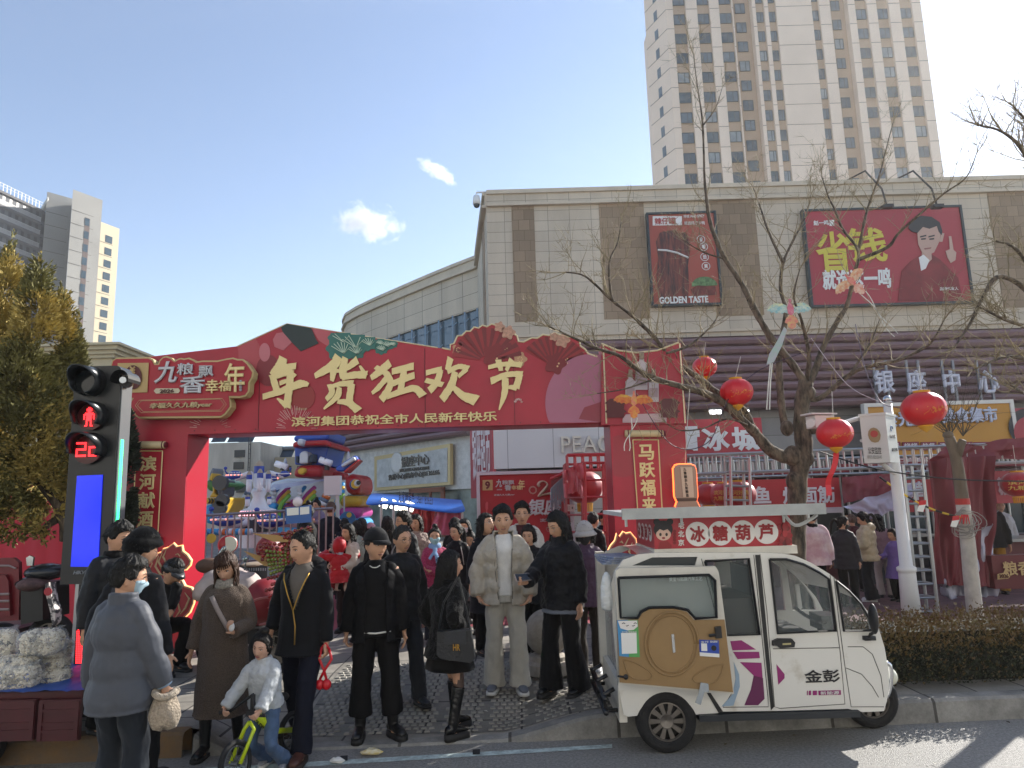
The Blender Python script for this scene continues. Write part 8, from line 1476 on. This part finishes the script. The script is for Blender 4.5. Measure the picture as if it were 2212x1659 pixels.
vin = lambda c: mat(c, .4, var=.08, scale=1.5)
RY = 17.; Qr = lambda x, y, dy=0: W(*cA(x, y), RY+dy); mr_ = lambda n: n/2.765*.54/FPX*RY
ride = thing('spaceship_ride', 'white and navy spaceship carousel with rocket tower and curved arms', 'ride', G(645, 1300, SW)); wv = vin('#d2d4da'); nv = vin('#22409e'); bw_ = mat('#9a8f7c', .5)
def rocket(b, x, y0, y1, r, nose): pass
def rk(x, y0, y1, w_, dy=0.):
 c = Qr(x, y1, dy); h = Qr(x, y0, dy).z-c.z; r = mr_(w_)/2; b = B(); b.lathe([(r*.8, 0), (r, h*.1), (r, h*.6)], c, 16); o = b.build('rocket', wv, ride, smooth=True); b = B(); b.lathe([(r*1.02, h*.6), (r*1.02, h*.82)], c, 16); b.build('band', nv, o); b = B(); b.lathe([(r*1.05, h*.82), (r*.7, h*.92), (.02, h)], c, 16); b.build('nose', bw_, o)
rk(702, 390, 760, 105); rk(715, 485, 740, 62, -.6); rk(595, 510, 740, 58, -.3); rk(808, 500, 740, 56, -.3); rk(580, 770, 900, 50, -.8); rk(820, 775, 880, 44, -.8)
c = Qr(690, 1350); b = B(); z = lambda y: Qr(690, y).z-c.z
b.lathe([(mr_(190), 0), (mr_(185), z(1100)), (mr_(180), z(1010)), (mr_(170), z(1000))], c, 36); b.build('tower', wv, ride); b = B(); b.lathe([(mr_(185), z(1010)), (mr_(190), z(990)), (mr_(170), z(985))], c, 36); b.build('light_ring', mat('#4a1420', .4), ride); b = B(); b.lathe([(mr_(178), z(985)), (mr_(185), z(940)), (mr_(110), z(915)), (mr_(95), z(880)), (mr_(60), z(800)), (mr_(85), z(740)), (mr_(60), z(700))], c, 36); b.build('hub', wv, ride, smooth=True)
bl_ = mat('#ffb0b8', .4, emit=.8); b = B()
for k in range(34):
 for rr_, zz in ((192, 995), (182, 955)): a = k*2*math.pi/34; q = c+V((mr_(rr_)*math.cos(a), mr_(rr_)*math.sin(a), z(zz))); b.ell(q, (.02, .02, .02), 6, 4)
b.build('bulb', bl_, ride, kind='stuff')
b = B()
for k in range(18):
 a = k*2*math.pi/18; d = V((math.cos(a), math.sin(a), 0)); s = V((-d.y, d.x, 0)); q = c+d*mr_(186); b.prism([q-s*.12+V((0, 0, z(1180))), q+s*.12+V((0, 0, z(1180))), q+s*.12+V((0, 0, z(1060))), q+V((0, 0, z(1035))), q-s*.12+V((0, 0, z(1060)))], d*.03)
b.build('archway', mat('#39424c', .4), ride, kind='stuff')
def ship(x, y, L_, yaw, up, label):
 q = Qr(x, y, -1. if up < 1 else .0); r = mr_(L_)/2; s_ = thing('ride_spaceship', label, 'spaceship', q, 'spaceships of the carousel'); mx = M.Rotation(yaw, 3, 'Z'); T_ = lambda v: q+mx @ V(v)*r
 b = B(); b.rings([[T_((.62*w_*math.cos(a*.3142)-(.1 if math.cos(a*.3142) < 0 else 0)+(.38*w_ if abs(a-0) < 2 or a > 18 else 0)*max(0, math.cos(a*.3142)), .38*w_*math.sin(a*.3142), zz)) for a in range(20)] for w_, zz in ((.3, -.3), (.8, -.17), (1., -.02))]); b.build('keel', nv, s_, smooth=True)
 b = B(); b.rings([[T_((.66*w_*math.cos(a*.3142)+.36*w_*max(0, math.cos(a*.3142))**2, .42*w_*math.sin(a*.3142), zz)) for a in range(20)] for w_, zz in ((.95, -.03), (1.06, .03), (.92, .1))]); b.build('deck', wv, s_, smooth=True)
 b = B(); b.rings([[T_((.45*w_*math.cos(a*.3142)-.05, .32*w_*math.sin(a*.3142), zz)) for a in range(20)] for w_, zz in ((1, .1), (.95, .2), (.7, .3), (.3, .34))]); b.build('canopy', nv, s_, smooth=True); b = B()
 for k in range(5): a = -2.4+k*.42; b.ell(T_((.43*math.cos(a)-.05, .315*math.sin(a), .2)), (r*.07, r*.05, r*.06), 8, 6)
 b.build('porthole', mat('#a9bccb', .2), s_); b = B(); b.tube([T_((-.55, 0, .1)), T_((-.75, 0, .35)), T_((-.72, 0, .5))], [r*.06, r*.05, r*.04], 8); b.ell(T_((-.72, 0, .55)), (r*.13, r*.12, r*.12)); b.build('thruster', nv, s_, smooth=True)
 b = B()
 for k in range(7): a = -2.7+k*.38; b.ell(T_((.68*math.cos(a), .44*math.sin(a), .03)), (.02, .02, .02), 6, 4)
 b.build('lamp', mat('#ff9a8a', .4, emit=.7), s_); b = B()
 if up >= 1: b.tube(crom([c+V((0, 0, z(800))), (c+V((0, 0, z(740)))).lerp(q, .3)+V((0, 0, .28)), (c+V((0, 0, z(740)))).lerp(q, .68)+V((0, 0, .12)), q-V((0, 0, r*.25))], 6), .06, 8)
 else: b.tube([c+V((0, 0, z(1080))), q-V((0, 0, r*.2))], .1, 8)
 b.build('arm', wv, ride, smooth=True); return q, r
ship(450, 560, 300, .2, 1, 'raised spaceship pod on the left arm of the carousel'); ship(985, 545, 210, math.pi-.2, 1, 'raised spaceship pod on the right arm of the carousel'); ship(870, 595, 160, 2.5, 1, 'small raised spaceship pod behind the right arm')
ship(330, 1050, 420, -.1, 0, 'low spaceship pod with yellow canopy at the left of the carousel'); ship(850, 1060, 420, .1, 0, 'low spaceship pod in the middle of the carousel'); qs, rs2 = ship(1330, 1050, 330, .05, 0, 'low spaceship pod on the right carrying a mother and child')
for lab, x, y, hh, kid in (('mother in mauve coat riding the right spaceship pod', 1372, 890, 1.5, 0), ('small child riding the right spaceship pod beside the mother', 1300, 925, 1.05, .6)):
 q = Qr(x, y, -1.); person(lab, V((q.x, RY-1, q.z-hh*.82)), hh, yaw=-20, fem=1, child=kid, hz=.74, lean=8, head=(0, 10, 0), al=(-.15, -.35, 1.0), ar=(.15, -.35, 1.0), fl=(-.1, -.5, 0, .4), fr=(.1, -.5, 0, .4), top=jack(fab('#7a7088') if not kid else BK2), legs=trou(BK), shoe=None, hair=('bun' if not kid else 'short', '#14100e'), vox=.014)
FN = 13.4; t = thing('ride_fence', 'grey metal crowd railing in front of the carousel', 'fence', G(560, 1330, SW)); b = B(); a, c3_ = W(446, 1113, FN), W(720, 1098, FN); b.tube([a, c3_], .03, 6); b.tube([V((a.x, FN, 1.0)), V((c3_.x, FN, 1.0))], .025, 6); b.tube([V((a.x, FN, .35)), V((c3_.x, FN, .35))], .025, 6); b.build('rail', mat('#8f9396', .35, metal=.6), t); b = B()
for k in range(19): x = a.x+(c3_.x-a.x)*k/18; b.tube([V((x, FN, SW)), V((x, FN, a.z+(c3_.z-a.z)*k/18))], .018, 5)
b.build('bar', mat('#9a9ea0', .35, metal=.6), t)
KY = 24.; Qk = lambda x, y, dy=0: W(*cA(x, y), KY+dy); mk = lambda n: n/2.765*.54/FPX*KY
cas = thing('inflatable_castle', 'huge inflatable play castle with rainbow slides, red turret and blue tower', 'inflatable', G(690, 1290, SW)); red_v, blu_v, yel_v, grn_v, pnk_v, sky_v, wh_v = vin('#a81c24'), vin('#1d4fae'), vin('#c8a02a'), vin('#6a9c2a'), vin('#b03c8c'), vin('#2a8fc8'), vin('#c6cbd2')
def puff(name, m_, pts, dy, th): b = B(); b.prism([Qk(*q, dy) for q in pts], (0, th, 0)); o = b.build(name, m_, cas); bv = o.modifiers.new('bevel', 'BEVEL'); bv.width = min(.35, th*.4); bv.segments = 4; return o
puff('tower', red_v, [(1060, 580), (1110, 445), (1400, 440), (1420, 580)], 1, 3); puff('tower', blu_v, [(1105, 440), (1100, 260), (1120, 240), (1480, 240), (1420, 445)], 1.5, 2.5); puff('tower_band', red_v, [(1075, 250), (1080, 190), (1180, 175), (1440, 165), (1505, 200), (1505, 250), (1440, 225), (1200, 230)], .8, 3); puff('tower_top', blu_v, [(1090, 185), (1085, 120), (1500, 60), (1470, 165)], 1.2, 2.5); puff('tower_panel', wh_v, [(1125, 230), (1125, 150), (1195, 150), (1190, 225)], .5, .6); puff('tower_panel', wh_v, [(1150, 430), (1150, 320), (1180, 290), (1230, 285), (1250, 330), (1245, 425)], .9, .8); puff('tower_stripe', mat('#2b3a4a', .5), [(1110, 420), (1108, 340), (1140, 345), (1142, 420)], .9, .6); puff('tower_stripe', mat('#2b3a4a', .5), [(1262, 420), (1262, 335), (1308, 310), (1308, 415)], .9, .6)
puff('emblem', yel_v, [(1130, 500), (1165, 470), (1215, 475), (1225, 515), (1175, 555), (1135, 535)], .8, .5); puff('main_wall', wh_v, [(780, 640), (1000, 590), (1200, 590), (1480, 510), (1640, 600), (1650, 800), (1100, 850), (800, 800)], 3.5, 1.2); puff('parapet', red_v, [(1400, 510), (1640, 520), (1650, 600), (1480, 610)], 2.5, 1.); puff('cannon_turret', red_v, [(1640, 540), (1820, 535), (1830, 780), (1650, 770)], 1.0, 2.5)
b = B(); disc(b, Qk(1765, 660, .9), mk(58), (.25, -1, 0), .3, 28); b.build('cannon', mat('#23539c', .4), cas); b = B(); disc(b, Qk(1775, 655, .55), mk(50), (.25, -1, 0), .2, 28); b.build('cannon', yel_v, cas); b = B(); disc(b, Qk(1795, 645, .3), mk(36), (.25, -1, 0), .2, 28); b.build('cannon', wh_v, cas); b = B(); disc(b, Qk(1808, 640, .1), mk(24), (.25, -1, 0), .2, 28); b.build('cannon', mat('#15161a', .5), cas)
for x in (960, 1450):
 s = 1 if x < 1200 else -1; b = B(); b.tube([Qk(x-70, 425 if x < 1200 else 380, 1), Qk(x+60, 470 if x < 1200 else 430, 1)], [mk(36), mk(40)], 14); o = b.build('telescope', mat('#c6c6cb', .5, var=.9, scale=1.6, thresh=(.36, .4)), cas, smooth=True); b = B(); b.tube([Qk(x+10, 500, 1), Qk(x+15, 450, 1)], mk(30), 10); b.build('mount', mat('#1a1c20', .5), o)
puff('fin', blu_v, [(1550, 470), (1770, 330), (1805, 380), (1640, 515), (1560, 510)], .5, .6); puff('fin', red_v, [(1640, 515), (1805, 378), (1800, 395), (1660, 530)], .4, .8); puff('fin_window', wh_v, [(1610, 440), (1755, 345), (1775, 385), (1625, 470)], .3, .4); rk2 = B(); q = Qk(1695, 520, 2); rk2.lathe([(mk(25), 0), (mk(25), mk(180)), (.02, mk(245))], q, 14); rk2.build('rocket', wh_v, cas, smooth=True); b = B(); q = Qk(998, 470, 2); b.lathe([(mk(22), 0), (mk(22), mk(60)), (.02, mk(110))], q, 12); b.build('rocket', wh_v, cas, smooth=True)
def slideband(name, m_, p0, p1, p2, wpx, dy, th=1.2):
 C_ = crom([V((*q, 0)) for q in (p0, p1, p2)], 8); L_, R_ = [], []
 for i, q in enumerate(C_): d = (C_[min(i+1, len(C_)-1)]-C_[max(i-1, 0)]).normalized(); n = V((-d.y, d.x, 0)); L_.append(q+n*wpx/2); R_.append(q-n*wpx/2)
 b = B(); b.tube([Qk(q.x, q.y, dy-.6*i/len(C_)) for i, q in enumerate(C_)], mk(wpx)/2, 10); return b.build(name, m_, cas, smooth=True)
for ox in (0, 285):
 for k, m_ in enumerate((pnk_v, yel_v, grn_v)): slideband('slide_rail', m_, (1040+ox, 690+k*45), (930+ox+k*10, 800+k*45), (880+ox+k*20-(0), 930+k*50), 48, 1-.4*k)
 slideband('slide_rail', sky_v, (930+ox, 690), (890+ox, 740), (870+ox, 790), 46, 1.2); b = B()
 for k in range(8): b.ell(Qk(870+ox+6*math.sin(k*2), 720+k*42, .2), (mk(30), mk(30), mk(27)), 12, 8)
 b.build('pillar', wh_v, cas, smooth=True)
puff('climb_wall', pnk_v, [(1060, 820), (1145, 815), (1140, 960), (1110, 1010), (930, 1010), (970, 900)], .6, .5)
for k in range(6): puff('step', yel_v, [(985+(k % 2)*100-k*3, 852+k*27), (1045+(k % 2)*100-k*3, 848+k*27), (1045+(k % 2)*100-k*3, 860+k*27), (985+(k % 2)*100-k*3, 864+k*27)], .4, .3)
puff('slide_bed', sky_v, [(1330, 800), (1430, 795), (1400, 930), (1300, 1010), (1180, 1080), (1130, 1060), (1250, 900)], .8, .5); puff('base', sky_v, [(780, 870), (900, 860), (880, 1000), (1100, 1060), (1640, 1000), (1650, 1250), (800, 1250)], -.2, 3); puff('side_block', yel_v, [(1590, 785), (1845, 785), (1845, 910), (1590, 910)], .8, 2); puff('side_block', pnk_v, [(1580, 912), (1845, 912), (1845, 1035), (1560, 1035)], .7, 2.1); puff('side_block', sky_v, [(1540, 1037), (1848, 1037), (1850, 1180), (1540, 1180)], .6, 2.2)
for k, m_ in enumerate((sky_v, yel_v, sky_v, grn_v)): slideband('arch_tube', m_, (1640, 650+k*40), (1580, 800+k*20), (1500+k*25, 1000), 44, .3-.2*k)
def stripetube(p0, p1, r): 
 for k in range(6): b = B(); b.tube([Qk(p0[0]+(p1[0]-p0[0])*k/6, p0[1]+(p1[1]-p0[1])*k/6, -.3), Qk(p0[0]+(p1[0]-p0[0])*(k+.98)/6, p0[1]+(p1[1]-p0[1])*(k+.98)/6, -.3)], mk(r), 14); b.build('striped_tube', (mat('#b8642c', .4), wh_v, mat('#5a6a80', .4))[k % 3], cas, smooth=True)
stripetube((1385, 920), (1500, 700), 46); stripetube((460, 960), (590, 740), 34)
b = B(); rs = []
for i in range(9): t_ = i/8; rs.append([Qk(820+(1480-820)*t_, 735-(130)*t_, 0), Qk(850+(1490-850)*t_, 670-70*t_-12*abs(math.sin(t_*9)), .9), Qk(870+(1480-870)*t_, 655-60*t_, 1.8)])
b.rings(rs, closed=False, cap=False); b.build('awning', mat('#9f9db4', .5, alpha=.75), cas, smooth=True)
t = thing('inflatable_toy', 'green and yellow inflatable figure ride with chevron base at the left of the arch opening', 'inflatable', G(470, 1290, SW)); gy = 22.; Qg = lambda x, y, dy=0: W(*cA(x, y), gy+dy)
def pg(name, m_, pts, dy, th): b = B(); b.prism([Qg(*q, dy) for q in pts], (0, th, 0)); o = b.build(name, m_, t); bv = o.modifiers.new('bevel', 'BEVEL'); bv.width = .2; bv.segments = 3; return o
pg('body', vin('#3c7a34'), [(80, 640), (200, 580), (330, 620), (390, 660), (310, 710), (150, 740)], 0, 1.5); pg('body', yel_v, [(190, 590), (235, 600), (215, 760), (290, 800), (150, 800), (190, 740)], -.2, 1.); pg('body', mat('#4a4d55', .5), [(235, 600), (320, 600), (300, 800), (235, 770)], -.25, 1.); pg('horn', mat('#6a6f78', .5), [(160, 540), (190, 470), (205, 500), (200, 620), (150, 620)], -.1, .8); pg('horn', yel_v, [(150, 600), (180, 530), (195, 540), (185, 620)], -.3, .7)
pg('base', yel_v, [(80, 805), (310, 805), (385, 800), (310, 1000), (230, 1010), (235, 875), (80, 872)], -.4, 1.5)
for k in range(6): pg('chevron', mat('#1b1c1e', .5), [(140+k*32, 810), (156+k*32, 810), (170+k*32, 838), (156+k*32, 868), (140+k*32, 868), (154+k*32, 838)], -.46, .06)
pg('base', sky_v, [(80, 875), (235, 875), (230, 1100), (80, 1100)], 0, 1.5); b = B(); disc(b, Qg(300, 640, -.5), .22, t=.2); disc(b, Qg(322, 832, -.7), .18, t=.2); disc(b, Qg(290, 915, -.7), .2, t=.2); b.build('wheel_print', mat('#3a3c40', .4), t)
t = thing('inflatable_ring', 'ring of coloured inflatable tubes around the foot of the carousel', 'inflatable', G(500, 1290, SW)); 
for k in range(14): b = B(); x0_ = 130+k*36; b.tube([Qr(x0_, 1180+4*(k % 2), -2.4), Qr(x0_+35, 1180+4*((k+1) % 2), -2.4)], mr_(30), 12); b.build('segment', (sky_v, wh_v, mat('#c06a2c', .4))[k % 3] if k > 3 else sky_v, t, smooth=True)
t = thing('speaker_pole', 'white loudspeaker board on a tall pole in front of the slides', 'pole', G(735, 1310, SW)); py_ = 15.; q = W(*cA(1525, 670), py_); b = B(); b.box(q, (.34, .15, .4)); b.build('board', mat('#c9cdd0', .5), t); b = B(); b.tube([W(*cA(1575, 660), py_), V((W(*cA(1590, 1160), py_).x, py_, SW))], .04, 8); b.build('pole', mat('#b9bdbf', .4), t)
t = thing('fan_board', 'round blue printed board on a stand beside the inflatable castle', 'board', G(745, 1300, SW)); q = W(*cA(1690, 1045), 17.); b = B(); disc(b, q, .19, t=.03, n=30); b.build('board', mat('#2a6a9c', .5, var=.4, scale=5), t); b = B(); disc(b, W(*cA(1705, 995), 16.97), .06, t=.01); b.build('print', mat('#b9a23c', .5), t); b = B(); b.tube([W(*cA(1650, 780), 17.05), V((W(*cA(1652, 1170), 17).x, 17.05, SW))], .02, 6); b.build('post', mat('#8f9498', .4), t)
NY = 12.6; t = thing('tent_stall', 'stall under a bright blue tarpaulin roof with dangling lamps and pink curtain', 'stall', G(905, 1320, SW)); Qn = lambda x, y, dy=0: W(*cB(x, y), NY+dy); bt = mat('#1f5fb8', .45, var=.12, scale=3)
b = B(); f0 = [Qn(*q) for q in ((172, 860), (400, 835), (650, 880), (900, 915), (1160, 945), (1275, 925))]; r0 = [Qn(*q, .9) for q in ((240, 730), (420, 745), (650, 765), (900, 785), (1100, 800), (1220, 812))]; bk = [Qn(*q, 1.9) for q in ((320, 780), (480, 790), (680, 800), (900, 815), (1100, 830), (1240, 840))]; f1 = [q-V((0, -.02, .06)) for q in f0]; b.rings([f1, f0, r0, bk], closed=False, cap=False); tt_ = b.build('roof', bt, t); sm_ = tt_.modifiers.new('s', 'SUBSURF'); sm_.levels = 2; sm_.render_levels = 2
text_on('赵家糖葫芦:13681183653', Qn(540, 855, -.03), Qn(915, 895, -.03)-Qn(540, 855, -.03), V((0, -.0, .2)), mat('#16233c', .6), t, bold=.01)
b = B()
for x, y0 in ((345, 840), (480, 855), (1240, 930), (650, 870)):
 a = Qn(x, y0, .1); b.tube([a, V((a.x, a.y, SW))], .025, 6)
b.build('post', alu, t); 
for i, (x, y) in enumerate(((380, 868), (497, 886), (568, 897), (620, 890), (668, 903))): b = B(); b.box(Qn(x, y, .2), (.13 if i != 3 else .05, .08, .15), mx=M.Rotation(.4, 3, 'Y')); b.build('lamp', mat('#fff6e8', .4, emit=3.), t)
o = cloth('curtain', 'red curtain hanging at the back of the blue tent stall', 'curtain', [cB(690, 905), cB(950, 925), cB(900, 1195), (cB(690, 1190))], NY+.9, mat('#8f1c26', .6), 24, 12, .06, 2); o = cloth('curtain', 'dusty pink curtain tied under the blue tent roof', 'curtain', [cB(955, 925), cB(1240, 940), cB(1240, 1230), cB(880, 1200)], NY+.2, mat('#b8607c', .65, var=.1, scale=4), 30, 12, .08, 7)
b = B(); b.box((Qn(760, 1250).x, NY+.4, .62), (2.6, .7, .9)); b.build('counter', mat('#5a4a48', .7, var=.3, scale=3), t)
EY = 13.0; t = signboard('event_backdrop', 'large red event backdrop with silver horse numeral and calligraphy behind the crowd', 'banner', (1038, 1024, 1232, 1215), EY, mat('#a31c2a', .6, var=.1, scale=2.5, bump=.4, bscale=2.5), mat('#b9bcc4', .4), .06, .06)
cD = lambda x, y: ((1900+x/2.765)*.54, (1700+y/2.765)*.54); E_ = EY-.02
def te(s, x0, y0, x1, y1, m_, **k): text_px(s, *cD(x0, y0), *cD(x1, y1), E_, m_, t, thick=.015, **k)
b = B(); flat(b, [cD(*q) for q in ((84, 610), (195, 606), (196, 722), (84, 724))], E_, .01); b.build('emblem', mat('#b49a68', .5), t); text_px('9', *cD(112, 622), *cD(168, 712), E_-.015, mat('#5f0f18', .5), t, bold=.05)
te('九', 225, 600, 300, 690, silver, bold=.03, shear=.2); te('粮飘', 300, 610, 435, 660, silver, bold=.02); te('香', 325, 660, 405, 725, silver, bold=.03); te('年', 480, 605, 552, 715, gold, bold=.02); te('幸福', 405, 668, 510, 718, gold, bold=.02); te('2026', 240, 708, 300, 722, silver); te('幸福久久九粮year', 210, 762, 440, 785, silver, shear=.2)
b = B(); b.tube(crom(polypx([cD(*q) for q in ((715, 680), (700, 660), (720, 630), (770, 625), (800, 660), (770, 710), (715, 770), (705, 790), (760, 770), (840, 755))], E_-.01), 5), [.07+.03*math.sin(i*.3) for i in range(46)], 6, ell=.3); b.build('horse_numeral', mat('#c4b49c', .5), t)
te('银座', 590, 815, 960, 1000, silver, bold=.035, shear=.15); te('滨河', 718, 1035, 830, 1072, silver, bold=.02)
fb = B()
for k in range(18): a = k*.349; p0 = cD(640+30*math.cos(a), 720+30*math.sin(a)); p1 = cD(640+46*math.cos(a), 720+46*math.sin(a)); fb.tube([W(*p0, E_), W(*p1, E_)], .008, 4)
fb.build('picture', mat('#c9a89a', .5), t)
for x, y0, y1 in ((315, 890, 960), (275, 950, 1010), (350, 950, 1010)): b = B(); flat(b, [cD(*q) for q in ((x-28, y1+60), (x-28, y0+45), (x-8, y0+30), (x-8, y0), (x+8, y0), (x+8, y0+30), (x+28, y0+45), (x+28, y1+60))], E_-.004*(x % 7), .006); b.build('picture', mat('#b0a2a8', .5), t)
for x in (130, 487): b = B(); flat(b, [cD(*q) for q in ((x-14, 870), (x, 845), (x+14, 860), (x+14, 930), (x+6, 940), (x+6, 1080), (x-6, 1080), (x-6, 940), (x-14, 930))], E_, .01); b.build('picture', mat('#c4525a', .5), t)
cloth('sheet', 'torn translucent pink sheet tied to the red truss columns', 'sheet', [cD(965, 510), cD(1190, 425), cD(1215, 700), cD(985, 800)], 11.7, mat('#b85a62', .4, alpha=.85), 24, 14, .1, 4); cloth('sheet', 'lower corner of pink sheet knotted at the red truss', 'sheet', [cD(1120, 560), cD(1190, 640), cD(1195, 825), cD(1130, 730)], 11.6, mat('#c07a84', .4, alpha=.85), 10, 10, .08, 6)
t = thing('tinsel', 'silver tinsel fringe and printed strip hanging from a rod inside the arch', 'tinsel', W(*cD(900, 600), 12.3)); b = B()
for k in range(46): x = 842+k*3.2; y0 = 700-k*3; q = [cD(x+rnd.uniform(-3, 3), y0), cD(x+rnd.uniform(-8, 8), y0+130), cD(x+rnd.uniform(-10, 10), y0+rnd.uniform(200, 330))]; b.tube([W(*p, 12.3) for p in q], .008, 3)
b.build('fringe', mat('#a8adb6', .25, metal=.7), t); b = B(); flat(b, [cD(*q) for q in ((840, 590), (990, 510), (990, 660), (845, 705))], 12.35, .01); b.build('strip', mat('#7a2a34', .5, var=.4, scale=8), t); b = B(); b.tube([W(*cD(838, 598), 12.35), W(*cD(1200, 420), 12.2)], .03, 6); b.build('rod', alur, t)
t = thing('notice', 'small white certificate sheet fixed to the stall frame inside the arch', 'notice', W(*cD(1050, 920), 12.8)); b = B(); flat(b, [cD(*q) for q in ((995, 878), (1105, 882), (1103, 958), (993, 952))], 12.8, .01); b.build('paper', wht, t); b = B()
for k in range(4): flat(b, [cD(1005, 898+k*12), cD(1055, 899+k*12), cD(1055, 902+k*12), cD(1005, 901+k*12)], 12.795, .003)
flat(b, [cD(1070, 905), cD(1085, 905), cD(1085, 930), cD(1070, 930)], 12.795, .003); b.build('print', mat('#5a5c60', .6), t)
def cloud(label, px, py, rx, rz, rot, seed, dens=.09, cut=.46):
 Y = 900.; c = W(px, py, Y); k = Y/FPX; b = B(); b.ell((0, 0, 0), (1, 1, 1), 24, 14); mt = bpy.data.materials.new('vapour'); mt.use_nodes = True; t = mt.node_tree; N = t.nodes; L = t.links; N.clear()
 out = N.new('ShaderNodeOutputMaterial'); pv = N.new('ShaderNodeVolumePrincipled'); pv.inputs['Color'].default_value = (1, 1, 1, 1); pv.inputs['Anisotropy'].default_value = .3; tc = N.new('ShaderNodeTexCoord')
 ln = N.new('ShaderNodeVectorMath'); ln.operation = 'LENGTH'; L.new(tc.outputs['Object'], ln.inputs[0]); n = N.new('ShaderNodeTexNoise'); n.noise_dimensions = '4D'; n.inputs['W'].default_value = seed; n.inputs['Scale'].default_value = 2.1; n.inputs['Detail'].default_value = 7; n.inputs['Roughness'].default_value = .74; n.inputs['Distortion'].default_value = .6
 mp = N.new('ShaderNodeMapping'); mp.inputs['Scale'].default_value = (1.2, .6, .8); L.new(tc.outputs['Object'], mp.inputs[0]); L.new(mp.outputs[0], n.inputs['Vector'])
 m1 = N.new('ShaderNodeMath'); m1.operation = 'MULTIPLY_ADD'; m1.inputs[1].default_value = -.33; L.new(ln.outputs['Value'], m1.inputs[0]); L.new(n.outputs[0], m1.inputs[2]); mr = N.new('ShaderNodeMapRange'); mr.inputs['From Min'].default_value = cut-.22; mr.inputs['From Max'].default_value = cut+.06; mr.inputs['To Max'].default_value = dens; L.new(m1.outputs[0], mr.inputs[0]); L.new(mr.outputs[0], pv.inputs['Density']); L.new(pv.outputs[0], out.inputs['Volume'])
 o = b.build('cloud', mt, None, smooth=True); o.location = c; o.scale = (rx*k, rx*k*.5, rz*k); o.rotation_euler = (0, R(rot), 0); tag(o, label, 'cloud')
cloud('larger white wispy cloud with two upturned arms, lower left of the pair', 792, 480, 95, 55, 12, 3.1); cloud('thin streak of white cloud slanting down to the right, upper of the pair', 945, 370, 62, 22, 36, 8.4)
b = B(); b.box((0, 270, 42), (840, 680, 86)); hm_ = bpy.data.materials.new('haze'); hm_.use_nodes = True; t = hm_.node_tree; t.nodes.clear(); o_ = t.nodes.new('ShaderNodeOutputMaterial'); v_ = t.nodes.new('ShaderNodeVolumePrincipled')
v_.inputs['Color'].default_value = (1, .97, .93, 1); v_.inputs['Density'].default_value = .0005; v_.inputs['Anisotropy'].default_value = .45; t.links.new(v_.outputs[0], o_.inputs['Volume']); b.build('haze', hm_, kind='stuff')
